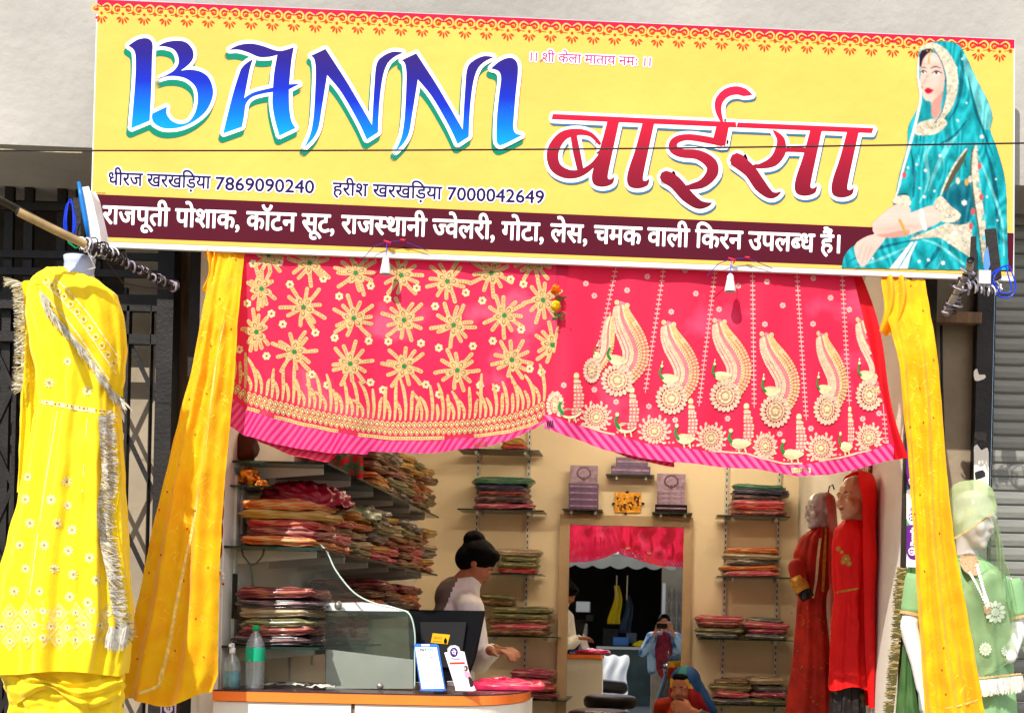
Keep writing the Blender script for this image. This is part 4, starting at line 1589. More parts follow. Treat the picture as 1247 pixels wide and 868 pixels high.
def stack(cols_, cx, cy, z, w_, d_, h_, where, grp, seed=1, rot=0):
    """cols_ listed bottom to top"""
    r_ = random.Random(seed)
    n_ = len(cols_)
    for i, c in enumerate(cols_):
        me = pack(c, w_, d_, h_)
        o = bpy.data.objects.new('packed_garment', me)
        link(o, None, (cx + r_.uniform(-.014, .014), cy + r_.uniform(-.012, .012), z + i * h_ * .86))
        o.rotation_euler = (r_.uniform(-.02, .02), r_.uniform(-.03, .03), rot + r_.uniform(-.11, .11))
        o.scale = (r_.uniform(.84, 1.06), r_.uniform(.9, 1.06), r_.uniform(.85, 1.15))
        tag(o, '%s packed garment, %s %s' % (c, ORD[n_ - 1 - i], where), 'garment', grp)


slotm = mat('slot_shadowed_metal', S(60, 56, 52), .6, .1, 9)
G1 = 'plastic wrapped garments stacked on the back wall racks'
for px, where in ((583, 'left rack, left'), (645, 'left rack, right'), (886, 'right rack, left'), (950, 'right rack, right')):
    a_, b_ = at(px, 545, 3.71), at(px + 1, 880, 3.71)
    t = thing('shelf_upright', 'slotted white wall upright of the %s side' % where, 'shelf upright', Vector((b_.x, 3.71, b_.z)))
    q = MB().box((a_.x - .012, 3.70, b_.z), (a_.x + .012, 3.729, a_.z + .3))
    q.build('channel', whitem, t)
    q = MB()
    z = b_.z
    while z < a_.z + .3:
        q.box((a_.x - .004, 3.697, z), (a_.x + .004, 3.6995, z + .022))
        z += .045
    tag(q.build('slots', slotm, t), kind='stuff')


def rack(px0, px1, py, where):
    a_, b_ = at(px0, py, 3.45), at(px1, py + (px1 - px0) * .02, 3.45)
    z = (a_.z + b_.z) / 2
    shelf_glass('glass_shelf', 'dark edged glass shelf, ' + where, a_.x, b_.x, 3.44, 3.70, z)
    return z


def rstack(cols_, px0, px1, z, hpx, where, seed):
    a_, b_ = at(px0, 700, 3.5), at(px1, 700, 3.5)
    stack(cols_, (a_.x + b_.x) / 2, 3.56, z, b_.x - a_.x, .24, hpx / 171 / len(cols_) * 1.1, where, G1, seed)


z = rack(557, 657, 546, 'highest of the left rack behind the pink hem')
rstack(['red', 'mustard'], 608, 640, z, 14, 'on the highest shelf of the left rack', 1)
z = rack(557, 662, 619, 'second of the left rack above the woman')
rstack(['magenta', 'black', 'maroon', 'navy', 'green'], 572, 645, z, 40, 'on the left rack shelf above the woman', 2)
z = rack(570, 660, 697, 'behind the hair bun of the woman')
rstack(['red', 'olive', 'olive', 'beige'], 604, 658, z, 30, "beside the woman's head", 3)
z = rack(575, 680, 773, 'level with the hands of the woman')
rstack(['brown', 'pink', 'brown', 'olive', 'olive'], 592, 674, z, 36, "beside the woman's hands", 4)
rstack(['brown', 'olive'], 585, 630, z + .21, 14, "on the heap beside the woman's hands", 14)
z = rack(580, 690, 850, 'lowest of the left rack beside the mirror')
rstack(['maroon', 'red', 'pink', 'magenta'], 622, 680, z, 36, 'on the lowest shelf of the left rack', 5)
z = rack(873, 962, 627, 'highest of the right rack')
rstack(['maroon', 'red', 'pink', 'black', 'navy', 'green'], 888, 956, z, 40, 'on the highest shelf of the right rack', 6)
z = rack(873, 964, 701, 'second of the right rack')
rstack(['pink', 'orange', 'grey', 'beige', 'orange'], 879, 952, z, 36, 'on the second shelf of the right rack', 7)
z = rack(850, 966, 777, 'third of the right rack')
rstack(['grey', 'olive', 'maroon', 'pink'], 848, 908, z, 28, 'at the left of the third right rack shelf', 8)
rstack(['grey', 'magenta', 'pink', 'grey'], 908, 962, z, 28, 'at the right of the third right rack shelf', 9)
z = rack(868, 966, 857, 'lowest of the right rack')
rstack(['grey', 'pink', 'olive', 'brown'], 868, 918, z, 32, 'at the left of the lowest right rack shelf', 10)
rstack(['olive', 'magenta', 'grey', 'beige'], 916, 962, z, 34, 'at the right of the lowest right rack shelf', 11)

# left wall shelves with white bracket arms
G2 = 'plastic wrapped garments heaped on the left wall shelves'


def wall_shelf(z, y0, y1, label, w_=.40):
    t = thing('wall_shelf', label, 'shelf', (LX + .2, (y0 + y1) / 2, z - .008))
    MB().box((LX, y0, z - .010), (LX + w_, y1, z)).build('glass_panel', glass_edge, t)
    y = y0 + .12
    while y < y1:
        q = MB()
        pr = [(LX, z - .011), (LX + w_ * .86, z - .011), (LX + w_ * .86, z - .035), (LX, z - .07)]
        q.prism([Vector((a_, y, b_)) for a_, b_ in pr], (0, .012, 0))
        q.build('bracket_arm', whitem, t)
        y += .42
    for y in (y0 + .1, y1 - .2):
        MB().box((LX + .001, y, z - .3), (LX + .012, y + .03, z + .3)).build('upright', whitem, t)


wall_shelf(2.15, .12, 2.5, 'uppermost glass shelf on the left wall with white bracket arms')
wall_shelf(1.79, .05, 2.5, 'middle glass shelf on the left wall heaped with packed garments')
wall_shelf(1.56, 1.15, 2.5, 'short glass shelf on the left wall behind the curved glass panel')
wall_shelf(1.38, .05, 1.10, 'lowest glass shelf on the left wall behind the counter glass')
pal = ['maroon', 'brown', 'olive', 'pink', 'orange', 'red', 'beige', 'mustard', 'grey']
pr_ = random.Random(21)
shelf_y = [.22, .52, .82, 1.12, 1.42, 1.72, 2.02, 2.32]
nth = ['nearest', 'second', 'third', 'fourth', 'fifth', 'sixth', 'seventh', 'farthest']
near = {0: ['orange', 'maroon', 'red', 'mustard', 'orange'], 1: ['orange', 'pink', 'brown', 'red']}
for i, y in enumerate(shelf_y):
    cols_ = near.get(i) or [pr_.choice(pal) for _ in range(6 if i > 2 else 5)]
    stack(cols_, LX + .215, y, 1.79, .36, .29, .045 if i < 2 else .05, 'in the %s stack along the middle left shelf' % nth[i], G2, 30 + i)
    if 3 <= i:
        stack([pr_.choice(['brown', 'mustard', 'olive', 'brown', 'maroon', 'grey', 'orange']) for _ in range(6)], LX + .215, y, 2.15, .36, .29, .052,
              'in the %s stack along the uppermost left shelf' % nth[i], G2, 50 + i)
    if i >= 3 and i < 7:
        stack([pr_.choice(['brown', 'maroon', 'black', 'orange']) for _ in range(3)], LX + .215, y + .05, 1.56, .36, .28, .05,
              'in the %s stack along the short left shelf' % nth[i - 3], G2, 70 + i)
for i, (y, cols_) in enumerate(((.20, ['black', 'maroon', 'olive', 'beige', 'black', 'maroon']), (.52, ['brown', 'red', 'maroon', 'beige', 'purple']), (.84, ['red', 'orange', 'red', 'brown']))):
    stack(cols_, LX + .20, y, 1.38, .36, .30, .045, 'in the %s stack behind the counter glass' % nth[i], G2, 90 + i)
# red saree heap on the middle shelf
c0 = at(368, 645, .32)


def heap(u, v):
    a = 2 * pi * u
    r_ = sin(pi * v * .5)
    h_ = cos(pi * v * .5)
    n_ = noise.noise(Vector((cos(a) * 2, sin(a) * 2, v * 2 + 4)))
    wr = .008 * sin(14 * a + 5 * n_ + v * 9) + .006 * sin(v * 34 + n_ * 6)
    return Vector((c0.x + (.20 * r_ * (1 + .18 * n_) + wr) * cos(a), .34 + (.16 * r_ + wr) * sin(a), 1.985 + .105 * h_ + .02 * n_ * r_ + wr * .6))


put('crumpled_saree', MB().grid(heap, 70, 22, close=True), mat('maroon_silk', S(140, 14, 44, .9), .35, .35, 12, .3, 50, coat=.2),
    'crumpled dark red saree heaped on the nearest packets of the middle left shelf', 'saree')
c1 = at(448, 650, .95)


def heap2(u, v):
    a = 2 * pi * u
    r_, h_ = sin(pi * v * .5), cos(pi * v * .5)
    n_ = noise.noise(Vector((cos(a) * 2 + 9, sin(a) * 2, v * 2)))
    wr = .01 * sin(9 * a + 5 * n_ + v * 9)
    return Vector((LX + .26 + (.17 * r_ * (1 + .2 * n_) + wr) * cos(a), .90 + (.22 * r_ + wr) * sin(a), 1.98 + .07 * h_ + .02 * n_ * r_ + wr * .6))


put('crumpled_scarf', MB().grid(heap2, 60, 18, close=True), mat('sage_silk', S(110, 124, 96, .8), .3, .4, 12, .3, 50, coat=.4),
    'crumpled grey green scarf lying behind the dark red saree heap', 'scarf')
# bright patterned cloth under the turned hem
q = MB().grid(lambda u, v: at(405 + 38 * u, 548 + 28 * v + 8 * u, .55) + Vector((0, .02 * sin(u * 12), 0)), 16, 10)
put('patterned_cloth', q, mat('patterned_cotton', S(222, 40, 60, .8), .6, 0, 26, .2, 80, col2=S(70, 150, 110, .8), lo=.45, hi=.55),
    'red and green patterned cloth hanging from the uppermost left shelf', 'cloth')

# ---- small things at the front left of the shop
t = thing('corner_shelf', 'small dark glass corner shelf below the purple box at the left jamb', 'shelf', at(295, 600, .15))
MB().box(at(268, 590, .10) + Vector((0, 0, -.006)), Vector((at(328, 600, .1).x, .34, at(268, 590, .10).z))).build('glass_panel', glass_edge, t)
sz = at(268, 590, .10).z
lil = mat('lilac_card', S(150, 120, 190, .85), .4, .15, 12)
q = MB().box((at(276, 600, .26).x, .26, sz), (at(323, 600, .26).x, .30, sz + .125))
o = put('lilac_box', q, lil, 'lilac flat box standing on the corner shelf', 'box')
a = Art()
a.stroke([(284, 566, 1.2), (292, 562, 1.6), (300, 566, 1.4), (306, 561, 1)], 0, 1, 3)
a.stroke([(280, 574, 1.2), (296, 572, 1.4), (312, 570, 1.2)], 0, 1, 3)
a.disc(316, 562, 1.6, 0, 1, 6)
ao = a.lay(lambda x, y, l: at(x, y, .2585), 'printed_flourish', mat('violet_ink', S(70, 40, 110), .5), o)
blue_pouch = mat('silver_foil', S(180, 196, 226, .9), .2, .5, 30, .5, 40, metal=.4)
orp = mat('orange_brocade', S(232, 150, 40, .9), .4, 0, 34, .6, 60, col2=S(120, 50, 20), lo=.4, hi=.5)


def lump(name, c, r, m, label, cat, seed, k=.25):
    c, r = Vector(c), Vector(r)

    def fn(u, v):
        a, b = 2 * pi * u, pi * v
        d = Vector((sin(b) * cos(a), sin(b) * sin(a), cos(b)))
        n_ = 1 + k * noise.noise(d * 2.2 + Vector((seed, 0, 0))) + k * .4 * noise.noise(d * 6 + Vector((seed, 3, 0)))
        return c + Vector((d.x * r.x, d.y * r.y, d.z * r.z)) * n_
    return put(name, MB().grid(fn, 28, 16, None, True, True), m, label, cat)


lump('foil_pouch', at(280, 577, .16), (.028, .03, .035), blue_pouch, 'crumpled silver blue foil pouch at the left of the corner shelf', 'pouch', 1, .5)
lump('brocade_pouch', at(303, 580, .17), (.045, .03, .032), orp, 'orange brocade pouch on the corner shelf in front of the lilac box', 'pouch', 2, .5)
lump('small_brocade_pouch', at(319, 590, .15), (.026, .022, .018), orp, 'small orange brocade pouch slipping over the corner shelf edge', 'pouch', 5, .5)
lump('brown_bag', at(297, 546, .22), (.06, .05, .075), mat('brown_cloth', S(74, 40, 28), .8, .3, 9), 'dark brown cloth bag behind the turned up hem', 'bag', 4, .2)
q = MB().box(at(281, 655, .30), Vector((at(318, 600, .3).x, .42, at(300, 602, .3).z)))
o = put('switch_box', q, whitep, 'white electrical box on the left wall under the corner shelf', 'switch box')
bevel(o, .006)
MB().box(at(291, 614, .297), at(293, 604, .2995)).build('slot', blackgl, o)
MB().box(at(286, 648, .27), at(298, 628, .2995)).build('plug', mat('grey_plastic', S(170, 166, 160), .4), o)
q = MB().tube([at(293, 600 + 62, .12), at(296, 676, .12), at(305, 688, .12), at(307, 700, .12), at(308, 715, .12), at(309, 750, .12)], .004, 6).tube(
    [at(323, 662, .12), at(320, 676, .12), at(312, 686, .12), at(305, 688, .12)], .004, 6)
put('bent_wire', q, mat('green_wire', S(70, 82, 70), .5), 'thin dark wire forked like a Y below the middle shelf', 'wire')
# red bead tassel strings
for i, (px, y0, yy) in enumerate(((268, 590, .02), (263, 700, .0))):
    t = thing('bead_string', ('long string of red barrel beads and white knots at the left jamb', 'short end of a red and white bead string low on the left jamb')[i], 'bead string', at(px, y0 + 120, yy))
    redb = mat('red_thread_bead', S(176, 12, 28, .85), .6, .2, 40, .4, 90)
    if i == 0:
        MB().tube([at(px + 1, 560, yy), at(px - 3, 700, yy)], .0015, 5).build('string', creamth, t)
        for k_ in range(4):
            p = at(px + .5 - k_, 600 + 23 * k_, yy)
            MB().tube([p + Vector((0, 0, d_)) for d_ in (-.034, -.03, -.01, .01, .03, .034)], [.006, .014, .016, .016, .014, .006], 10).build('red_bead', redb, t)
            MB().ball(p + Vector((0, 0, -.04)), (.012, .012, .004)).build('white_knot', whitep, t)
        q = MB()
        r_ = random.Random(2)
        for _ in range(16):
            p = at(px - 2 + r_.uniform(-6, 6), r_.uniform(688, 712), yy + r_.uniform(-.01, .01))
            q.ball(p, .006, r_.choice((0, 1)), 8, 5)
        tag(q.build('tassel_beads', [redb, whitep], t), kind='stuff')
    else:
        for k_ in range(2):
            MB().ball(at(px, 700 + 12 * k_, yy), (.008, .008, .012)).build('red_bead', redb, t)

# ---------------------------------------------------------------- counter
CZ = at(400, 843, -.03).z
counter = thing('shop_counter', 'curved white counter with an orange edged dark top at the shop front', 'counter', (-.9, .3, FZ))
pl = [(LX + .01, -.06)]
for px, yy in ((300, -.06), (400, -.06), (500, -.055), (555, -.04), (592, .02), (618, .12), (636, .26), (645, .42), (646, .60)):
    pl.append((at(px, 843, yy).x, yy))
xb = pl[-1][0]
plan = spline([(LX + .01, -.06, 1)] + pl[1:-1] + [(xb, .62, 1), (LX + .01, .62, 1)], True, 4)


def inset(plan, k_):
    cx = sum(p.x for p in plan) / len(plan)
    cy = sum(p.y for p in plan) / len(plan)
    return [Vector((cx + (p.x - cx) * (1 - k_ / 1.0), cy + (p.y - cy) * (1 - k_ * 3))) for p in plan]


MB().prism([Vector((p.x, p.y, CZ - .002)) for p in inset(plan, .003)], (0, 0, .006)).build('laminate_top', mat('dark_laminate', S(70, 50, 50), .25, .2, 6), counter)
MB().prism([Vector((p.x, p.y, CZ - .04)) for p in plan], (0, 0, .038)).build('orange_edge', mat('orange_laminate', S(250, 126, 50, .9), .35, .05, 6, coat=.2), counter)
ins = inset(plan, .018)
front = [p for p in ins]
gapx = at(430, 860, -.04).x
for nm, cond in (('front_panel', lambda x: x < gapx - .006), ('front_panel', lambda x: x > gapx + .010)):
    pts = [p for p in front if cond(p.x)]
    if cond(gapx - 1):
        pts = [Vector((LX + .01, front[0].y)), Vector((gapx - .006, front[0].y)), Vector((gapx - .006, .6)), Vector((LX + .01, .6))]
    else:
        k0 = [p for p in pts if p.y < .59]
        pts = [Vector((gapx + .010, front[0].y))] + sorted([p for p in k0], key=lambda p: (p.x + p.y * 3)) + [Vector((max(p.x for p in k0), .6)), Vector((gapx + .010, .6))]
    MB().prism([Vector((p.x, p.y, FZ + .03)) for p in pts], (0, 0, CZ - .043 - FZ - .03)).build(nm, whitew, counter)
MB().box((gapx - .0055, front[0].y + .01, FZ + .03), (gapx + .0095, .59, CZ - .045)).build('joint_strip', brown, counter)

# curved glass case on the counter
t = thing('glass_case', 'glass counter screen with a curved top corner in front of the shelves', 'glass screen', at(380, 838, -.01))
outl = [(274, 657, 1), (345, 659), (388, 661), (398, 672), (410, 696), (432, 722), (458, 735), (484, 741), (499, 748), (505, 770), (505, 800), (505, 838, 1), (274, 838, 1)]
gp = MB().prism([at(p.x, p.y, .12) for p in spline(outl, True, 5)], (0, .006, 0))
gp.build('glass_sheet', glass_mat('case_glass', (.95, .97, .96, 1), .01, S(150, 150, 140, .8), .03), t)
ed = MB().tube([at(p.x, p.y, .123) for p in spline(outl[2:12], False, 5)], .0035, 6)
ed.build('polished_edge', mat('pale_glass_edge', S(176, 196, 186), .2), t)
g2 = MB().prism([at(p[0], p[1], .26) for p in ((396, 734), (396, 838), (503, 838), (503, 752), (492, 742), (470, 735))], (0, .006, 0))
g2.build('inner_sheet', glass_mat('inner_glass', (.62, .72, .69, 1), .02, S(110, 128, 120, .8), .12), t)
frost = mat('frosted_board', S(190, 192, 180, .55), .45, .12, 5)
MB().prism([at(p[0], p[1], .18) for p in ((397, 790), (397, 838), (503, 838), (503, 803))], (0, .01, 0)).build('frosted_panel', frost, t)
MB().prism([at(p[0], p[1], .20) for p in ((395, 734), (440, 733), (470, 736), (497, 744), (395, 743))], (0, .02, 0)).build('white_top_strip', whitep, t)
MB().ball(at(412, 737, .17), (.016, .02, .02)).build('glass_clip', steel, t)
MB().tube([at(463, 835, .10), at(463, 835, .119)], .014, 16).build('round_stud', steel, t)


def lathe(prof, c, n=20):
    q = MB()
    c = Vector(c)
    q.grid(lambda u, v: c + Vector((prof[min(int(round(v * (len(prof) - 1))), len(prof) - 1)][0] * cos(2 * pi * u), prof[int(round(v * (len(prof) - 1)))][0] * sin(2 * pi * u), prof[int(round(v * (len(prof) - 1)))][1])), n, len(prof) - 1, None, True, True)
    return q


# water bottle
c = at(310, 838, .0)
c.z = CZ + .005
clearp = glass_mat('clear_plastic', (.94, .97, .97, 1), .08, S(216, 230, 230), .12)
t = thing('water_bottle', 'clear plastic water bottle with green cap and green label on the counter', 'bottle', c)
lathe([(.0, 0), (.034, .0), (.038, .01), (.036, .03), (.038, .05), (.036, .07), (.038, .09), (.038, .165), (.036, .185), (.028, .205), (.016, .228), (.012, .235), (.012, .243), (0, .243)], c).build('body', clearp, t)
lathe([(.0, .238), (.0145, .238), (.0145, .258), (.013, .26), (0, .26)], c).build('cap', mat('green_plastic', S(0, 150, 80), .35), t)
lathe([(.0385, .115), (.0388, .118), (.0388, .166), (.0385, .169)], c).build('label_band', mat('green_label', S(20, 160, 116, .9), .4, .1, 30, col2=S(120, 200, 150), lo=.3, hi=.4), t)
# spray bottle
c = at(282, 838, .0)
c.z = CZ + .005
t = thing('spray_bottle', 'small spray bottle half full of teal liquid beside the water bottle', 'bottle', c)
lathe([(0, 0), (.030, 0), (.033, .008), (.033, .10), (.028, .12), (.012, .14), (.011, .145), (0, .145)], c).build('body', clearp, t)
lathe([(0, .004), (.031, .004), (.031, .07), (0, .07)], c).build('liquid', mat('teal_liquid', S(20, 130, 140, .9), .1), t)
lathe([(0, .143), (.012, .143), (.012, .165), (.007, .168), (.007, .185), (0, .186)], c).build('pump', whitep, t)
MB().box(c + Vector((-.006, -.025, .17)), c + Vector((.006, .008, .183))).build('nozzle', whitep, t)


def paper(name, label, pts, Y, mat_, seed):
    """crumpled sheet lying on the counter: pts are x centre, half width, depth"""
    cx, hw, hd = pts

    def fn(u, v):
        x, y = (u - .5) * 2 * hw, (v - .5) * 2 * hd
        n_ = noise.noise(Vector((x * 18 + seed, y * 18, seed))) + .5 * noise.noise(Vector((x * 45 + seed, y * 45, seed)))
        return Vector((cx + x + .01 * n_, Y + y, CZ + .014 + .028 * abs(n_) * (1 - abs(u - .5))))
    return put(name, MB().grid(fn, 18, 12), mat_, label, 'paper' if 'paper' in name else 'plastic bag')


paper('crumpled_paper', 'crumpled white paper on the counter behind the water bottle', (at(345, 838, .2).x, .10, .05), .20, whitew, 3)
paper('crumpled_plastic', 'crumpled clear plastic wrapping on the counter beside the frosted panel', (at(392, 838, .1).x, .05, .05), .10, mat('clouded_plastic', S(214, 210, 200, .8), .3, .2, 20), 8)

# monitor seen from behind
t = thing('computer_monitor', 'black computer monitor seen from behind on the counter', 'monitor', at(545, 838, .35))
m_ = [at(497, 742, .34), at(588, 745, .34), at(577, 800, .34), at(566, 829, .34), at(502, 829, .34)]
q = MB().prism(m_, (0, .03, 0))
bevel(q.build('screen_back', blackgl, t), .006)
MB().prism([at(512, 757, .325), at(568, 757, .325), at(560, 812, .325), at(514, 812, .325)], (0, .014, 0)).build('rear_housing', mat('matte_black', S(24, 24, 25), .6), t)
MB().box(at(528, 838, .33), at(545, 826, .36)).build('stand', blackgl, t)
st = Art()
st.poly([(527, 770.5, 1), (548, 772.5, 1), (545, 784, 1), (524.5, 782, 1)], 0, 0, False)
L = line_of_text('SERVICE', (528, 777.5), (538, 778.5), 4.5)
st.fat(L, 0, 0, 1, 1)
st.stroke([(527, 780, .7), (538, 781, .7)], 1, 1, 1, False)
st.poly([(541, 783), (540.5, 779), (542.5, 776), (544.3, 779), (544, 783)], 2, 1, seg=2)
st.lay(lambda x, y, l: at(x, y, .322 - l * .0005), 'yellow_sticker', [mat('sticker_yellow', S(240, 176, 30, .9), .4), brownth, blackgl], t)


def card(name, label, front_, Y, edge_, art, mats_, tilt=.02):
    t = thing(name, label, 'sign card', at(sum(p[0] for p in front_) / len(front_), max(p[1] for p in front_), Y))
    MB().prism([at(p[0], p[1], Y) for p in front_], (0, .006, 0)).build('stand_card', edge_, t)
    art.lay(lambda x, y, l: at(x, y, Y - .0008 - l * .0004), 'printed_face', mats_, t)
    foot = [(min(p[0] for p in front_[-2:]), max(p[1] for p in front_)), (max(p[0] for p in front_[-2:]), max(p[1] for p in front_))]
    MB().box(at(foot[0][0] - 1, foot[0][1], Y - .02), at(foot[1][0] + 1, foot[1][1] - 2, Y + .05)).build('foot', edge_, t)


# payment stand one
a = Art()
zc = lambda x, y: (495 + x / 10.21, 760 + y / 10.21)
a.poly([zc(108, 282) + (1,), zc(375, 282) + (1,), zc(470, 795) + (1,), zc(190, 800) + (1,)], 1, 1, False)
a.poly([zc(185, 245) + (1,), zc(285, 245) + (1,), zc(290, 268) + (1,), zc(188, 268) + (1,)], 1, 1, False)
L1 = line_of_text('PAY', zc(172, 332), zc(248, 332), 4.6)
a.fat(L1, .22, 5, 0, 2)
L1 = line_of_text('TM', zc(256, 332), zc(325, 332), 4.6)
a.fat(L1, .2, 5, 2, 2)
for y, x0_, x1_, w_ in ((362, 190, 318, .5), (388, 200, 335, .35), (770, 300, 385, .6)):
    a.stroke([zc(x0_, y) + (w_,), zc(x1_, y) + (w_,)], 3, 2, 1, False)
L1 = line_of_text('BHIM', zc(200, 425), zc(262, 425), 2.2)
a.fat(L1, 0, 0, 3, 2)
L1 = line_of_text('UPI', zc(280, 422), zc(325, 422), 2.8)
a.fat(L1, .1, 4, 3, 2)
L1 = line_of_text('Banni', zc(230, 705), zc(335, 705), 5)
a.fat(L1, 0, 0, 3, 2)
L1 = line_of_text('Baisa', zc(350, 705), zc(430, 705), 5)
a.fat(L1, 0, 0, 3, 2)
card('payment_stand', 'blue edged white payment card stand leaning on the counter, left of two', [zc(90, 240), zc(370, 240), zc(398, 262), zc(488, 822), zc(175, 822)], -.02,
     mat('card_blue', S(60, 120, 215, .85), .35, .3, 12), a, [spurple, swhite, mat('cyan_ink', S(0, 170, 220), .4), mat('grey_ink', S(90, 90, 96), .5)])
a = Art()
a.poly([zc(478, 352) + (1,), zc(518, 345) + (1,), zc(516, 300), zc(545, 268), zc(600, 265), zc(645, 285), zc(662, 335) + (1,), zc(712, 342) + (1,), zc(795, 790) + (1,), zc(625, 795) + (1,)], 1, 1, seg=3)
cx_, cy_ = zc(590, 345)
a.disc(cx_, cy_, 4.9, 0, 2, 16, 6.0)
L1 = line_of_text('पे', zc(562, 375), zc(618, 375), 7)
a.fat(L1, .12, 4, 1, 3)
L1 = line_of_text('PhonePe', zc(562, 436), zc(668, 436), 3.0)
a.fat(L1, .1, 4, 0, 3)
a.stroke([zc(535, 482) + (2.6,), zc(725, 478) + (2.6,)], 2, 3, 1, False)
a.stroke([zc(600, 552) + (.4,), zc(660, 552) + (.4,)], 3, 3, 1, False)
a.stroke([zc(665, 750) + (.5,), zc(740, 748) + (.5,)], 3, 3, 1, False)
# small printed figure
a.disc(*zc(735, 545), 2.6, 4, 4, 10, 3.6)
a.disc(*zc(728, 548), 1.5, 5, 5, 8, 2)
a.poly([zc(715, 590), zc(760, 585), zc(790, 610), zc(775, 665), zc(735, 665)], 6, 4, seg=3)
a.poly([zc(768, 660), zc(800, 655), zc(835, 740), zc(815, 770), zc(790, 770)], 4, 4, seg=3)
card('payment_stand', 'white payment card stand with a round purple badge, right of two', [zc(470, 350), zc(512, 340), zc(512, 298), zc(545, 264), zc(605, 258), zc(650, 280), zc(668, 330), zc(718, 338), zc(770, 560), zc(860, 822), zc(618, 822)], -.03,
     mat('card_white', S(236, 230, 236, .9), .35, .1, 12), a, [mat('card_purple', S(74, 30, 120, .8), .4), swhite, mat('card_red', S(206, 50, 34), .5), mat('grey_ink', S(90, 90, 96), .5), mat('print_black', S(50, 24, 34), .5), cols[SK], mat('print_pink', S(236, 150, 170), .5)])


# magenta cloth folded on the counter
def mc(u, v):
    a = 2 * pi * u
    r_ = sin(pi * v / 2)
    n_ = noise.noise(Vector((cos(a) * 1.5, sin(a) * 1.5, v * 3)))
    x = at(612, 835, .38).x + (.185 * cos(a) * r_ * (1 + .12 * n_))
    return Vector((x, .42 + .13 * sin(a) * r_, CZ + .008 + (.040 + .02 * n_) * cos(pi * v / 2) ** .6 + .004 * sin(v * 22)))


put('folded_saree', MB().grid(mc, 50, 16, close=True), mat('magenta_pack', S(186, 20, 70, .9), .25, .3, 14, .3, 40, coat=.5), 'folded magenta saree in plastic on the right end of the counter', 'saree')

# ---------------------------------------------------------------- mirror wall
t = thing('wall_mirror', 'tall mirror in a beige frame on the back wall reflecting the street', 'mirror', at(763, 920, 3.70))
mz0 = .34
fx = [at(682, 640, 3.69).x, at(694, 640, 3.69).x, at(833, 640, 3.69).x, at(844, 640, 3.69).x]
fz = [at(763, 640.5, 3.69).z, at(763, 628, 3.69).z]
frm = mat('mirror_frame', S(186, 160, 124, .85), .5, .1, 5, .1, 40)
MB().box((fx[0], 3.68, mz0), (fx[1], 3.729, fz[0])).build('side_frame', frm, t)
MB().box((fx[2], 3.68, mz0), (fx[3], 3.729, fz[0])).build('side_frame', frm, t)
MB().box((fx[0], 3.68, fz[0] + .001), (fx[3], 3.729, fz[1])).build('top_frame', frm, t)
mm = bpy.data.materials.new('mirror_silver')
mm.use_nodes = True
b_ = mm.node_tree.nodes['Principled BSDF']
b_.inputs['Metallic'].default_value = 1
b_.inputs['Roughness'].default_value = .01
b_.inputs['Base Color'].default_value = (.86, .88, .87, 1)
MB().box((fx[1] + .0005, YM, mz0), (fx[2] - .0005, 3.728, fz[0] - .0005)).build('mirror_glass', mm, t)
# jewellery shelves
boxm = mat('violet_box', S(96, 72, 112, .85), .3, .3, 20, .2, 50, coat=.4)
boxm2 = mat('pale_violet_print', S(160, 136, 158, .85), .35, .4, 30)
for x0_, x1_, y_, wh in ((685, 734, 620, 'left of three above the mirror'), (738, 797, 578, 'middle and highest of three above the mirror'), (794, 843, 624, 'right of three above the mirror')):
    a_, b_ = at(x0_, y_, 3.6), at(x1_, y_ + .8, 3.6)
    shelf_glass('display_shelf', 'small dark glass shelf, ' + wh, a_.x, b_.x, 3.56, 3.72, (a_.z + b_.z) / 2)
GB = 'violet jewellery boxes above the mirror'


def jbox(x0_, x1_, y0_, y1_, label, Y=3.585, m_=None, dep=.10):
    t = thing('jewellery_box', label, 'box', at((x0_ + x1_) / 2, y1_, Y), GB)
    bevel(MB().box(at(x0_, y1_, Y), at(x1_, y0_, Y) + Vector((0, dep, 0))).build('case', m_ or boxm, t), .004)
    MB().box(at(x0_ + 1.5, y0_ + (y1_ - y0_) * .52, Y - .004), at(x1_ - 1.5, y0_ + (y1_ - y0_) * .42, Y - .0005)).build('lid_seam', boxm2, t)


def jcard(x0_, x1_, y0_, y1_, label):
    t = thing('jewellery_display', label, 'display card', at((x0_ + x1_) / 2, y1_, 3.64), GB)
    bevel(MB().box(at(x0_, y1_, 3.64), at(x1_, y0_, 3.64) + Vector((0, .02, 0))).build('backing', boxm2, t), .004)
    cx, cy = (x0_ + x1_) / 2, y0_ + 9
    a = Art()
    a.ring(cx, cy, 9, 2, 0, 1, 16, 8)
    a.disc(cx, cy + 7, 2.4, 0, 2, 8)
    for k_ in range(5):
        a.disc(cx + (k_ - 2) * 4, cy + 3 + 3 * cos((k_ - 2)), 1.1, 0, 2, 6)
    a.lay(lambda x, y, l: at(x, y, 3.638 - l * .0008), 'necklace', mat('dark_silver', S(90, 66, 80), .3, .3, 30, metal=.3), t)


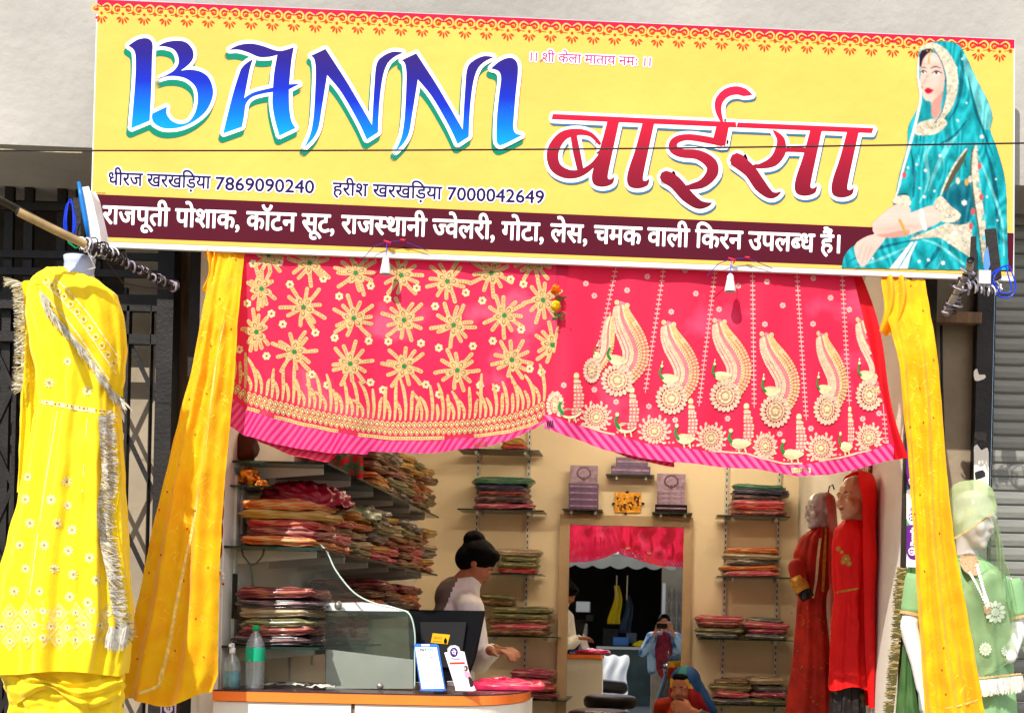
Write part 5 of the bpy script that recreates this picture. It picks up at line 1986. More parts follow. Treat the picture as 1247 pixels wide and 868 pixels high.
jcard(694, 728, 567, 590, 'pale violet necklace card standing on the left display shelf')
for i in range(4):
    jbox(692.5, 728.5, 588.5 + i * 7.9, 596 + i * 7.9, 'violet jewellery box, %s of four on the left display shelf' % ('top', 'second', 'third', 'bottom')[i])
jbox(744, 792, 568, 577.3, 'wide violet jewellery box, lower of two on the middle display shelf')
jbox(750, 789, 557, 567.6, 'violet jewellery box with open lid, upper of two on the middle display shelf')
jcard(800, 835, 577, 600, 'pale violet necklace card standing on the right display shelf')
for i in range(3):
    jbox(800, 835, 597.5 + i * 5.6, 602.7 + i * 5.6, 'pale violet jewellery box, %s of three on the right display shelf' % ('top', 'middle', 'bottom')[i], m_=boxm2)
jbox(797.5, 837, 614.5, 623.4, 'black jewellery box under the pale violet ones on the right display shelf', m_=blackgl)
# gilded picture
t = thing('gilded_plaque', 'small gilded relief plaque with dark hooks above the mirror', 'plaque', at(764, 624, 3.71))
MB().box(at(748.5, 623.5, 3.715), at(781, 600, 3.715) + Vector((0, .012, 0))).build('backing', mat('gilt', S(214, 150, 40, .9), .35, .3, 40, .3, 60, metal=.4), t)
q = MB()
r_ = random.Random(5)
for k_ in range(40):
    q.ball(at(r_.uniform(752, 778), r_.uniform(603, 620), 3.712), (r_.uniform(.006, .014), .005, r_.uniform(.006, .014)), r_.choice((0, 1)), 7, 5)
tag(q.build('relief', [mat('gilt_light', S(240, 190, 80, .9), .3, .3, 60, metal=.4), mat('gilt_dark_brown', S(96, 50, 24), .5, .3, 60)], t), kind='stuff')  # light gilt lumps mixed at random with dark brown ones
for x, y in ((764, 599), (747, 613), (783, 613), (762, 625)):
    MB().ball(at(x, y, 3.71), (.012, .006, .009)).build('hook', blackgl, t)
# picture high on the right inner wall
q = MB().box((RX - .02, .75, at(1065, 588, .9).z), (RX - .002, 1.25, at(1065, 560, .9).z + .2))
o = put('wall_calendar', q, mat('calendar_red', S(150, 60, 50, .8), .5, 0, 24, col2=S(220, 200, 170, .8), lo=.42, hi=.5), 'small framed print high on the right inner wall behind the red mannequin', 'picture')
# payment sticker strip
t = thing('sticker_strip', 'vertical purple and white payment sticker strip beside the right drape', 'sticker strip', at(1112, 690, -.02))
MB().box(at(1103.8, 690, -.015), at(1124, 540, -.015) + Vector((0, .003, 0))).build('backing', swhite, t)
pur = mat('sticker_purple', S(96, 28, 140, .85), .4, .05, 8)
a = Art()
grn, blu = mat('sticker_green', S(70, 160, 90), .4), mat('sticker_blue', S(0, 120, 170), .4)
for y0_, y1_, inv in ((530, 596, 0), (596, 639, 1), (639, 681, 0)):
    a.poly([(1104, y0_, 1), (1124, y0_, 1), (1124, y1_ - 4, 1), (1118, y1_), (1108, y1_ - 1), (1104, y1_ - 8, 1)], 1 if inv else 0, 1, seg=2)
    a.poly([(1104, y0_ - 7, 1), (1104, y0_ + 1, 1), (1108, y0_ - 1, 1)], 3 if inv else 2, 1.5, False)
    cx_, cy_ = 1111, y1_ - 10
    a.disc(cx_, cy_, 5.0, 0 if inv else 1, 2, 14)
    L1 = line_of_text('पे', (cx_ + 2, cy_ + 3.5), (cx_ + 2, cy_ - 3), 7)
    a.fat(L1, .15, 4, 1 if inv else 0, 3)
    L1 = line_of_text('PhonePe', (cx_ + 2.6, cy_ - 7), (cx_ + 2.6, cy_ - 29), 7.2)
    a.fat(L1, .25, 5, 0 if inv else 1, 3)
a.lay(lambda x, y, l: at(x, y, -.016 - l * .0004), 'printed_face', [pur, swhite, grn, blu], t)
# sticker under the left drape
t = thing('round_sticker', 'purple payment sticker with a round white badge below the left drape', 'sticker', at(205, 880, .09))
MB().box(at(195, 885, .094), at(214.5, 852, .094) + Vector((0, .005, 0))).build('backing', swhite, t)
a = Art()
a.poly([(197, 853, 1), (212.5, 853, 1), (212.5, 884, 1), (197, 884, 1)], 0, 1, False)
a.disc(205, 862.5, 5.4, 1, 2, 16)
L1 = line_of_text('पे', (202, 865), (208, 865), 7)
a.fat(L1, .1, 4, 0, 3)
a.lay(lambda x, y, l: at(x, y, .0935 - l * .0005), 'printed_face', [pur, swhite], t)
# ---------------------------------------------------------------- lamps inside, seen faintly through the net curtains
def lamp(x, y, label):
    t = thing('ceiling_batten', label, 'ceiling lamp', (x, y, 3.18))
    MB().box((x - .55, y - .03, 3.21), (x + .55, y + .03, CE - .001)).build('housing', whitep, t)
    em = mat('lit_tube', (1, 1, 1, 1), .5)
    b = em.node_tree.nodes['Principled BSDF']
    b.inputs['Emission Color'].default_value = (1, .82, .58, 1)
    b.inputs['Emission Strength'].default_value = 80
    MB().tube([(x - .53, y, 3.19), (x + .53, y, 3.19)], .016, 10).build('tube', em, t)


lamp(-.75, 1.3, 'lit white tube batten on the ceiling over the counter')
lamp(.2, 2.5, 'lit white tube batten on the ceiling near the mirror')


# ---------------------------------------------------------------- figures
def head_forms(mb, c, h, R, neck=True, ears=True):
    c = Vector(c)
    T = lambda x, y, z: c + R @ (Vector((x, y, z)) * h)
    B = lambda x, y, z, a_, b_, c_: mb.ball(T(x, y, z), (a_ * h, b_ * h, c_ * h), 0, 14, 10, R)
    B(0, .02, .14, .335, .41, .36)
    B(0, -.12, -.10, .27, .28, .33)
    B(0, -.18, -.28, .19, .20, .19)
    B(0, -.30, -.41, .085, .08, .075)
    for s_ in (-1, 1):
        B(s_ * .15, -.30, -.13, .11, .09, .11)
        B(s_ * .12, -.345, .075, .12, .05, .035)
        B(s_ * .115, -.335, .015, .065, .045, .04)
        if ears:
            B(s_ * .325, .03, -.02, .035, .075, .12)
    B(0, -.37, .02, .035, .05, .08)
    B(0, -.41, -.06, .045, .065, .07)
    B(0, -.44, -.10, .055, .05, .045)
    B(0, -.375, -.225, .10, .04, .022)
    B(0, -.37, -.262, .085, .04, .026)
    if neck:
        mb.cap(T(0, .04, -.35), .19 * h, T(0, .10, -.80), .20 * h)


def face_paint(c, h, R, parent, eye, lip, white):
    """brows, eyes and lips laid just proud of the face"""
    c = Vector(c)
    T = lambda x, y, z: c + R @ (Vector((x, y, z)) * h)
    for s_ in (-1, 1):
        q = MB().ball(T(s_ * .118, -.362, .008), (.046 * h, .022 * h, .012 * h), 0, 10, 6, R)
        q.build('eye', white, parent)
        q = MB().ball(T(s_ * .118, -.374, .010), (.022 * h, .014 * h, .016 * h), 0, 8, 6, R)
        q.build('iris', eye, parent)
        q = MB().tube([T(s_ * .05, -.385, .085), T(s_ * .12, -.392, .105), T(s_ * .19, -.35, .085)], [.008 * h, .013 * h, .004 * h], 6)
        q.build('eyebrow', eye, parent)
    q = MB().ball(T(0, -.402, -.226), (.085 * h, .022 * h, .018 * h), 0, 10, 6, R).ball(T(0, -.395, -.262), (.068 * h, .022 * h, .022 * h), 0, 10, 6, R)
    q.build('lips', lip, parent)


def rz(deg, tilt=0, side=0):
    return Matrix.Rotation(radians(deg), 3, 'Z') @ Matrix.Rotation(radians(side), 3, 'Y') @ Matrix.Rotation(radians(tilt), 3, 'X')


def hand_forms(mb, wrist, tip, R_w, curl=.3, s=1.0, thumb=1):
    """palm, four unequal bent fingers and a thumb leaving the side of the palm"""
    wrist, tip = Vector(wrist), Vector(tip)
    d = (tip - wrist).normalized()
    side = Vector(R_w).normalized()
    side = (side - d * side.dot(d)).normalized()
    n_ = d.cross(side).normalized()
    L = .17 * s
    pb = wrist + d * .035 * s
    pe = wrist + d * .085 * s
    for k in (-1, -.33, .33, 1):
        mb.cap(wrist + side * .010 * s * k, .014 * s, pe + side * .028 * s * k, .0125 * s, n=8)
    for k, ln in ((-1, .052), (-.33, .070), (.33, .076), (1, .068)):
        a_ = pe + side * .028 * s * k
        b_ = a_ + (d * cos(curl) + n_ * sin(curl) + side * .08 * k) * ln * .55 * s
        c_ = b_ + (d * cos(curl * 2.4) + n_ * sin(curl * 2.4)) * ln * .55 * s
        mb.cap(a_, .0095 * s, b_, .0085 * s, n=8)
        mb.cap(b_, .0085 * s, c_, .0065 * s, n=8)
    a_ = wrist + d * .025 * s + side * thumb * .018 * s
    b_ = a_ + (d * .7 + side * thumb * .7 + n_ * .25) * .042 * s
    c_ = b_ + (d * .95 + side * thumb * .25 + n_ * .3) * .034 * s
    mb.cap(a_, .012 * s, b_, .0105 * s, n=8)
    mb.cap(b_, .0105 * s, c_, .0075 * s, n=8)


def robe(rows, Y, nf=9, amp=.012, seed=1, ratio=.6, nu=120, nv=90, rip=.004, wavy=0):
    """Cloth round a body: rows of (py, left px, right px[, depth ratio]) read at depth Y."""
    L_ = [(r[0], r[1]) for r in rows]
    R_ = [(r[0], r[2]) for r in rows]
    D_ = [(r[0], r[3] if len(r) > 3 else ratio) for r in rows]
    y0, y1 = rows[0][0], rows[-1][0]

    def fn(u, v):
        y = y0 + (y1 - y0) * v
        xl, xr = interp(L_, y), interp(R_, y)
        c_ = at((xl + xr) / 2, y + wavy * sin(u * 2 * pi * 3 + seed) * v ** 6, Y)
        hw = (xr - xl) / 2 * (Y - CAM.y) / F
        a = 2 * pi * u
        n_ = noise.noise(Vector((cos(a) * 1.6 + seed, sin(a) * 1.6, v * 2.5)))
        g = amp * (.15 + .85 * v)
        k = 1 + (g * (sin(nf * a + seed + 2.5 * n_ + v * 1.5) + .5 * sin(nf * 2.1 * a + seed * 3)) + rip * noise.noise(Vector((cos(a) * 5, sin(a) * 5, v * 16 + seed))) * 2) / max(hw, .03)
        kk = 1 + (k - 1) * (abs(sin(a)) ** 1.2 * .9 + .1)
        return Vector((c_.x + hw * cos(a) * kk, Y + hw * interp(D_, y) * sin(a) * k, c_.z))
    return MB().grid(fn, nu, nv, None, True, True)


def patch(A_, B_, bvh, lift, Yf, nu=40, nv=12, rip=.004, seed=1, thick=0):
    """Cloth between two photo-space edges, resting on the surface under it."""
    a_ = spline(A_, False, 8)
    b_ = spline(B_, False, 8)
    pk = lambda p, u: p[min(int(u * (len(p) - 1)), len(p) - 2)].lerp(p[min(int(u * (len(p) - 1)), len(p) - 2) + 1], u * (len(p) - 1) - min(int(u * (len(p) - 1)), len(p) - 2))

    def fn(u, v):
        p = pk(a_, u).lerp(pk(b_, u), v)
        d = (at(p.x, p.y, 0) - CAM).normalized()
        hit = bvh.ray_cast(CAM, d)[0] if bvh else None
        w_ = rip * (noise.noise(Vector((u * 7 + seed, v * 3, seed))) + .6 * sin(v * 14 + 3 * noise.noise(Vector((u * 4, v, seed))))) - lift
        if hit is None or hit.y > Yf:
            q = at(p.x, p.y, Yf)
        else:
            q = hit
        return q + d * w_
    return MB().grid(fn, nu, nv)


def fringe(path, ln, dirn, surf, n, seed, wd=1.1, lift=.006, jit=.3, curl=2):
    """Loose threads hanging from a photo-space path."""
    a = Art()
    r_ = random.Random(seed)
    pp = spline(path, False, 10)
    for i in range(n):
        t_ = r_.random() * (len(pp) - 1.001)
        p = pp[int(t_)].lerp(pp[int(t_) + 1], t_ % 1)
        an = dirn + r_.uniform(-jit, jit)
        l_ = ln * r_.uniform(.75, 1.1)
        c_ = r_.uniform(-curl, curl)
        a.stroke([(p.x, p.y, wd), (p.x + cos(an) * l_ * .5 + c_, p.y + sin(an) * l_ * .5, wd), (p.x + cos(an) * l_ + c_ * .4, p.y + sin(an) * l_, wd * .5)], r_.choice((0, 0, 1)), r_.uniform(0, 8), 3, False)
    return a


def surf_or(bvh, Yf, lift=.004, step=.0008):
    def fn(x, y, l):
        d = (at(x, y, 0) - CAM).normalized()
        hit = bvh.ray_cast(CAM, d)[0] if bvh else None
        if hit is None or hit.y > Yf:
            hit = at(x, y, Yf)
        return hit - d * (lift + l * step)
    return fn


silverth = mat('silver_thread', S(214, 208, 190, .8), .4, .3, 60, spec=.5)
dullth = mat('tarnished_thread', S(170, 150, 96, .8), .45, .3, 60, spec=.5)

# ---------------------------------------------------------------- yellow outfit at the left
ycl = mat('bright_yellow_cloth', (.92, .68, .006, 1), .7, .05, 5, .5, 14, trans=.18, sheen=.2)
ycl2 = mat('bright_yellow_net', (.90, .66, .012, 1), .7, .05, 4, .2, 100, trans=.3)
yo = thing('yellow_outfit', 'bright yellow embroidered dress with silver fringed scarf on a headless mannequin, left', 'dress', at(80, 900, -.5))
YY = -.5
g = robe([(330, 58, 102, .8), (342, 42, 122, .7), (358, 36, 142, .62), (385, 34, 150, .6), (420, 40, 153, .6), (455, 47, 150, .6), (488, 50, 143, .62), (520, 44, 144, .62), (560, 36, 147, .6), (610, 26, 150), (660, 14, 153), (710, 2, 157), (760, -7, 160), (800, -10, 154), (818, -10, 150)],
         YY, 9, .026, 2, .55, 170, 140, .006, 3)
yb = g.bvh()
g.build('dress', ycl, yo)
g = robe([(800, -2, 146, .5), (830, 6, 148, .5), (860, 14, 146, .5), (910, 22, 142, .5)], YY + .02, 9, .03, 5, .5, 150, 50, .012, 5)
g.build('gathered_trousers', ycl, yo)
tr = patch([(-6, 812), (40, 822), (90, 832), (150, 820)], [(18, 858), (60, 838), (100, 862), (146, 850)], g.bvh(), .02, YY, 40, 10, .02, 3)
tr.build('trouser_drape', ycl, yo)
q = MB()
q.mi = 0
nk = at(96, 335, YY)
q.tube([at(95, 345, YY), at(96, 330, YY), at(97, 322, YY), at(97, 314, YY)], [.062, .050, .050, .053], 24)
q.build('neck', mat('pale_blue_plastic', S(190, 200, 232, .8), .4, .06, 6), yo)
MB().tube([at(97, 315, YY), at(98, 306, YY), at(97, 300, YY)], .005, 6).build('hook', blackgl, yo)
# flower motifs
fm = mat('pale_gold_stitch', S(244, 226, 160, .9), .5, .3, 80, .4, 150)
a = Art()
fl = [(79, 190), (192, 204), (72, 254), (147, 255), (194, 272), (86, 323), (165, 323), (207, 342), (57, 386), (127, 386), (196, 402), (257, 422), (73, 453), (156, 453), (210, 470), (41, 518), (113, 518), (200, 534), (252, 550), (277, 486)]
fl = [(x / 2.36, 500 + y / 2.36) for x, y in fl] + [(82, 440), (106, 476), (60, 466)]
for i, (x, y) in enumerate(fl):
    r_ = 6.2 if i % 4 else 5
    for j in range(8):
        an = j * pi / 4 + i
        a.drop(x + cos(an) * 1.3, y + sin(an) * 1.3, r_ - 1, 2.9, an, 0, 1)
    a.disc(x, y, 1.6, 1, 2, 8)
tag(a.lay(on_cloth(yb), 'embroidered_flowers', [fm, dullth], yo), kind='stuff')
a = Art()
for r_, yy in ((0, 745), (1, 762), (2, 778)):
    for x in range(-8, 156, 20):
        xx = x + (10 if r_ == 1 else 0)
        if xx > 142 and r_ == 1:
            continue
        yo_ = yy + sin(xx * .1) * 2
        for k_ in range(4):
            an = k_ * pi / 2
            p0 = (xx + 9.5 * cos(an), yo_ + 15 * sin(an) * .8)
            p1 = (xx + 9.5 * cos(an + pi / 2), yo_ + 15 * sin(an + pi / 2) * .8)
            a.stroke([p0 + (.9,), p1 + (.9,)], 0, 1, 4, False)
            a.stroke([(xx + (p0[0] - xx) * .75, yo_ + (p0[1] - yo_) * .75, .6), (xx + (p1[0] - xx) * .75, yo_ + (p1[1] - yo_) * .75, .6)], 0, 1, 3, False)
        for j in range(8):
            an = j * pi / 4
            a.drop(xx + cos(an) * .8, yo_ + sin(an) * .8, 4.2, 2.4, an, 0, 2)
        a.disc(xx, yo_, 1.3, 1, 3, 7)
a.lay(on_cloth(yb), 'embroidered_diamond_border', [fm, dullth], yo)
a = Art()
a.stroke([(50, 489, 5), (75, 493, 5.5), (100, 498, 5.5), (142, 503, 5)], 0, 1, 6, False)
for x in range(52, 142, 5):
    a.disc(x, 489 + (x - 50) * .152, 1.2, 1, 2, 6)
for ln_ in ([(70, 500, .9), (52, 610, 1), (36, 725, 1)], [(106, 510, .9), (100, 600, 1)], [(135, 560, 1), (136, 640, 1.2)]):
    a.stroke(ln_, 0, 1, 6, False)
a.lay(on_cloth(yb), 'waist_trim', [fm, ored], yo)
# diagonal scarf
g = patch([(42, 344), (70, 334), (100, 338), (128, 352), (146, 378), (153, 410), (150, 440)], [(44, 350), (55, 372), (80, 398), (104, 428), (122, 455), (138, 476), (150, 484)], yb, .016, YY, 60, 20, .004, 4)
sb = g.bvh()
g.build('shoulder_scarf', ycl2, yo)
a = Art()
band = [(52, 344, 12), (74, 364, 15), (98, 392, 16), (120, 424, 16), (142, 456, 14)]
a.stroke([(x, y, 1.4) for x, y, w_ in band], 0, 1, 5, False)
a.stroke([(x + 10, y - 9, 1.4) for x, y, w_ in band], 0, 1, 5, False)
a.stroke([(x - 9, y + 7, 1.8) for x, y, w_ in band], 0, 1, 5, False)
for t_ in range(12):
    i = t_ / 12 * 4
    j = int(i)
    x = band[j][0] + (band[j + 1][0] - band[j][0]) * (i - j)
    y = band[j][1] + (band[j + 1][1] - band[j][1]) * (i - j)
    a.ring(x + 4, y - 3, 4.0, 1.4, 0, 1, 12)
    a.disc(x + 4, y - 3, 1.1, 1, 2, 6)
a.lay(on_cloth(sb), 'gold_scarf_border', [fm, ored], yo)
fa = fringe([(48, 354), (56, 372), (82, 402), (106, 432), (124, 460), (148, 486)], 18, radians(62), None, 420, 5, 1.1)
tag(fa.lay(surf_or(yb, YY, .020), 'silver_fringe', [silverth, dullth], yo), kind='stuff')
fa = fringe([(16, 342), (26, 346), (30, 380), (30, 430), (27, 475)], 13, radians(172), None, 330, 6, 1.1, jit=.5)
tag(fa.lay(surf_or(None, YY - .02), 'sleeve_fringe', [dullth, silverth], yo), kind='stuff')
g = patch([(24, 344), (30, 400), (28, 480), (24, 560), (22, 610)], [(60, 336), (52, 400), (52, 480), (48, 560), (40, 615)], None, 0, YY + .01, 50, 14, .012, 9)
g.build('hanging_scarf_end', ycl2, yo)
g = robe([(345, 30, 58, .9), (400, 28, 56, .9), (470, 28, 54), (540, 26, 52), (600, 24, 50)], YY + .09, 4, .012, 6, .8, 40, 40)
g.build('sleeve', ycl, yo)
# fringed strip falling down the front
pth = [(120, 506), (122, 540), (124, 580), (118, 620), (122, 660), (130, 700), (136, 740), (146, 770)]
g = patch([(x + 6, y) for x, y in pth], [(x + 24, y + 4) for x, y in pth[:-1]] + [(160, 776)], yb, .012, YY, 60, 8, .006, 11)
g.build('front_scarf_end', ycl2, yo)
fa = fringe(pth, 21, radians(20), None, 560, 7, 1.3, jit=.6)
tag(fa.lay(surf_or(yb, YY, .020), 'front_fringe', [silverth, dullth], yo), kind='stuff')
fa = fringe([(134, 762), (146, 766), (158, 760)], 26, radians(100), None, 120, 8, 1.5, jit=.12)
tag(fa.lay(surf_or(yb, YY, .026), 'end_fringe', [silverth, mat('white_thread', S(240, 236, 220, .8), .5)], yo), kind='stuff')
cl_ = MB().box(at(34, 384, YY - .03), at(52, 378, YY - .03) + Vector((0, .008, .006)))
o = cl_.build('hair_clip', darkm, yo)

# ---------------------------------------------------------------- red mannequins by the right inner wall
def mannequin_head(parent, c, h, R, m_, neck=True):
    q = MB()
    head_forms(q, c, h, R, neck)
    remesh(q, h * .022, 'head', m_, parent, 3)


skinm = mat('mannequin_beige', S(214, 168, 128, .8), .35, .1, 5, coat=.3)
silv = mat('mannequin_silver', S(196, 192, 190, .9), .3, .2, 6, metal=.25)
wht = mat('mannequin_white', S(236, 232, 228, .85), .35, .04, 5, coat=.3)
redc = mat('scarlet_georgette', S(232, 20, 20, 1), .6, .1, 5, .15, 90, trans=.2)
dred = mat('rust_red_net', S(190, 44, 24, .95), .6, .35, 9, .2, 80, trans=.2)
ornm = mat('antique_gold', S(190, 140, 50, .9), .4, .3, 50, .4, 80, metal=.4)
Yr = .62
rm = thing('mannequin', 'beige mannequin in a plain scarlet gown and head veil near the right inner wall', 'mannequin', at(1038, 950, Yr), 'mannequins in red inside the shop')
hc = at(1042, 607, Yr)
Rh = rz(-58, 0)
mannequin_head(rm, hc, .215, Rh, skinm)
face_paint(hc, .215, Rh, rm, darkm, mat('dusky_lip', S(150, 70, 60), .4), whitep)
g = robe([(634, 1026, 1052, .9), (645, 1016, 1062, .8), (665, 1013, 1066, .75), (700, 1013, 1062, .8), (728, 1016, 1056, .85), (760, 1012, 1060, .85), (800, 1010, 1060), (838, 1008, 1064)], Yr, 6, .010, 3, .7, 90, 70, .004, 3)
rb = g.bvh()
g.build('gown', redc, rm)
g = robe([(826, 1012, 1052, .6), (870, 1010, 1054, .6), (920, 1008, 1056, .6)], Yr + .02, 8, .02, 3, .6, 90, 30)
pb_ = g.bvh()
g.build('dark_skirt', mat('black_brocade', S(30, 24, 24, .8), .5, 0, 16, .3, 60, col2=S(120, 100, 60, .7), lo=.36, hi=.44), rm)


def veil(rows, Y, seed, yback=.1, open_=(.55, 2.2), nu=40, nv=60, zig=.006, slant=0, back_=0):
    """Cloth over a head, open towards the face: rows of (py, px left, px right)"""
    L_ = [(r[0], r[1]) for r in rows]
    R_ = [(r[0], r[2]) for r in rows]
    hmax = max(r[2] - r[1] for r in rows[:5]) / 2 * (Y - CAM.y) / F

    def fn(u, v):
        y = rows[0][0] + (rows[-1][0] - rows[0][0]) * v
        a = open_[0] + (open_[1] - open_[0]) * u
        xl, xr = interp(L_, y), interp(R_, y)
        c_ = at((xl + xr) / 2, y, Y)
        hw = (xr - xl) / 2 * (Y - CAM.y) / F
        n_ = noise.noise(Vector((u * 4 + seed, v * 3, seed))) * zig * 2 + zig * sin(u * 22 + v * 3 + seed) * v
        yb_ = min(yback, yback * (hw / hmax) ** .9)
        z_ = c_.z - slant * cos(a) * hw * v ** 2 - back_ * max(0, sin(a)) * v ** 3
        return Vector((c_.x + (hw + n_) * cos(a), Y + (yb_ + n_) * sin(a), z_))
    return MB().grid(fn, nu, nv)


g = veil([(573, 1040, 1046), (578, 1026, 1060), (590, 1022, 1064), (610, 1028, 1066), (640, 1030, 1066), (680, 1028, 1068), (740, 1032, 1067), (790, 1036, 1066), (860, 1046, 1066)], Yr, 2, .15, (-1.75, 2.3), 50, 70, .010)
g.build('veil', redc, rm)
MB().tube([at(1046, 575, Yr), at(1046, 566, Yr), at(1040, 560, Yr)], .003, 6).build('hook', blackgl, rm)
a = Art()
for x, y, r_ in ((1021, 668, 3.4), (1025, 672, 2.6), (1030, 680, 6), (1034, 686, 4), (1027, 684, 3.5)):
    for j in range(7):
        an = j * 2 * pi / 7
        a.drop(x, y, r_, r_ * .7, an, 0, 1)
    a.disc(x, y, r_ * .25, 1, 2, 6)
a.stroke([(1014, 722, 2.4), (1030, 719, 2.4), (1046, 716, 2.2)], 0, 1, 5, False)
a.lay(on_cloth(rb), 'gold_applique', [ornm, creamth], rm)
Yd = 1.15
dm = thing('mannequin', 'silver faced mannequin in a rust red dress and net veil, behind the scarlet one', 'mannequin', at(990, 950, Yd), 'mannequins in red inside the shop')
hc = at(1000, 622, Yd)
Rh = rz(-66, 0)
mannequin_head(dm, hc, .195, Rh, silv)
face_paint(hc, .195, Rh, dm, darkm, silv, whitep)
g = robe([(642, 990, 1010, .9), (655, 974, 1016, .8), (675, 966, 1018, .75), (700, 966, 1014, .8), (728, 972, 1006, .85), (745, 970, 1006, .9), (790, 966, 1010), (870, 956, 1014), (930, 950, 1018)], Yd, 7, .013, 8, .7, 90, 80, .004)
dbv = g.bvh()
g.build('dress', dred, dm)
q = MB()
q.cap(at(970, 690, Yd - .10), .045, at(975, 716, Yd - .12), .040)
o, _ = remesh(q, .008, 'sleeve', dred, dm)
MB().tube([at(970, 703, Yd - .11), at(978, 720, Yd - .125)], [.044, .040], 14).build('gold_cuff', ornm, dm)
MB().tube([at(978, 718, Yd - .12), at(984, 728, Yd - .13)], [.038, .034], 12).build('black_band', blackgl, dm)
g = veil([(600, 1000, 1008), (606, 990, 1014), (625, 992, 1016), (650, 994, 1018), (700, 996, 1016), (760, 1000, 1018), (870, 1004, 1022)], Yd, 5, .14, (-1.7, 2.2), 40, 60, .010)
g.build('veil', see_through('net_veil', dred, .25), dm)
a = Art()
a.stroke([(999, 655, 3), (996, 680, 3.4), (994, 705, 3), (990, 728, 2.4)], 1, 1, 6, False)
a.stroke([(1006, 640, 3), (1004, 680, 4), (1002, 720, 3)], 0, 1, 6, False)
r_ = random.Random(4)
for _ in range(60):
    x, y = r_.uniform(962, 1014), r_.uniform(735, 866)
    a.disc(x, y, r_.uniform(.5, 1.1), r_.choice((0, 2)), 1, 5)
tag(a.lay(surf_or(dbv, Yd, .02), 'gold_edging', [ornm, creamth, ored], dm), kind='stuff')
MB().tube([at(1008, 604, Yd), at(1010, 592, Yd), at(1014, 590, Yd), at(1016, 596, Yd)], .004, 6).build('hook', blackgl, dm)

# ---------------------------------------------------------------- green mannequin at the right
Yg = -.02
grn_ = mat('sage_green_cloth', S(146, 190, 134, .9), .65, .12, 4, .15, 100, trans=.2)
grnd = mat('deep_green_cloth', S(84, 124, 70, .8), .65, .2, 4, .2, 100, trans=.2)
gnet = see_through('green_net', mat('green_net_base', S(176, 204, 150, .8), .6, .2, 5, .2, 100, trans=.35), .45)
gm = thing('mannequin', 'white mannequin in sage green dress and sheer veil, right of the drape', 'mannequin', at(1175, 950, Yg))
hc = at(1183, 632, Yg)
Rh = rz(42, 8)
q = MB()
head_forms(q, hc, .235, Rh)
# shoulders, chest and arms in the same skin
sh = at(1172, 700, Yg + .03)
q.cap(at(1178, 668, Yg + .03), .048, sh, .075)
q.cap(at(1128, 716, Yg), .055, at(1222, 716, Yg + .04), .055)
q.cap(at(1168, 720, Yg + .02), .10, at(1165, 800, Yg + .02), .10)
q.cap(at(1116, 712, Yg - .01), .048, at(1106, 762, Yg - .03), .040)
q.cap(at(1106, 762, Yg - .03), .040, at(1118, 808, Yg - .06), .030)
q.cap(at(1118, 808, Yg - .06), .030, at(1122, 838, Yg - .06), .022)
hand_forms(q, at(1122, 838, Yg - .06), at(1126, 880, Yg - .07), (0, 1, 0), .15)
q.cap(at(1228, 720, Yg + .04), .045, at(1238, 770, Yg + .02), .036)
q.cap(at(1238, 770, Yg + .02), .036, at(1230, 800, Yg - .08), .026)
remesh(q, .0065, 'body', wht, gm, 4)
g = robe([(676, 1164, 1192, .9), (690, 1140, 1212, .7), (705, 1122, 1228, .62), (730, 1120, 1232, .62), (770, 1126, 1228, .62), (800, 1130, 1232, .62), (850, 1126, 1236, .6), (920, 1120, 1240, .6)], Yg + .01, 7, .012, 9, .6, 120, 90, .004)
gb = g.bvh()
g.build('dress', grn_, gm)
for px0, yy0, px1, yy1, Ya, nm in ((1117, 700, 1108, 748, Yg - .015, 0), (1226, 706, 1236, 752, Yg + .035, 1)):
    p0, p1 = at(px0, yy0, Ya), at(px1, yy1, Ya)
    q = MB().tube([p0 + (p1 - p0) * t_ for t_ in (0, .15, .5, .85, 1)], [.052, .060, .058, .055, .054], 24)
    q.build('sleeve', grn_, gm)
    MB().tube([p1 - (p1 - p0) * .06, p1 + (p1 - p0) * .02], .0565, 24, cap=False).build('sleeve_hem', goldth, gm)
# jewelled neck panel and pearl strings
a = Art()
a.poly([(1170, 676), (1186, 674), (1194, 690), (1190, 700), (1178, 698), (1170, 688)], 0, 1, seg=3)
for k_ in range(14):
    t_ = k_ / 13
    a.disc(1190 + 14 * t_, 688 + 48 * t_ + 3 * sin(t_ * 3), 2.2, 1, 2, 8)
    a.disc(1181 + 20 * t_, 697 + 40 * t_ - 2 * sin(t_ * 3), 1.7, 1, 2, 8)
a.poly([(1198, 735), (1206, 734), (1206, 745), (1200, 747)], 0, 3, seg=3)
for x, y, r_ in ((1212, 745, 15), (1200, 790, 9), (1226, 792, 8)):
    for j in range(12):
        an = j * pi / 6
        a.drop(x + cos(an) * r_ * .3, y + sin(an) * r_ * .35, r_ * .6, r_ * .34, an, 2, 1)
    a.disc(x, y, r_ * .35, 2, 1.5, 10)
tag(a.lay(surf_or(gb, Yg, .045), 'neck_jewellery', [mat('beige_beadwork', S(196, 160, 120, .7), .5, .3, 90, .5, 150), mat('pearl', S(236, 236, 226, .8), .25), mat('white_applique', S(206, 220, 190, .75), .6)], gm), kind='stuff')
g = patch([(1140, 690), (1130, 740), (1122, 800), (1118, 870)], [(1168, 694), (1166, 750), (1160, 810), (1166, 880)], gb, .02, Yg, 40, 12, .01, 4)
g.build('front_scarf', grnd, gm)
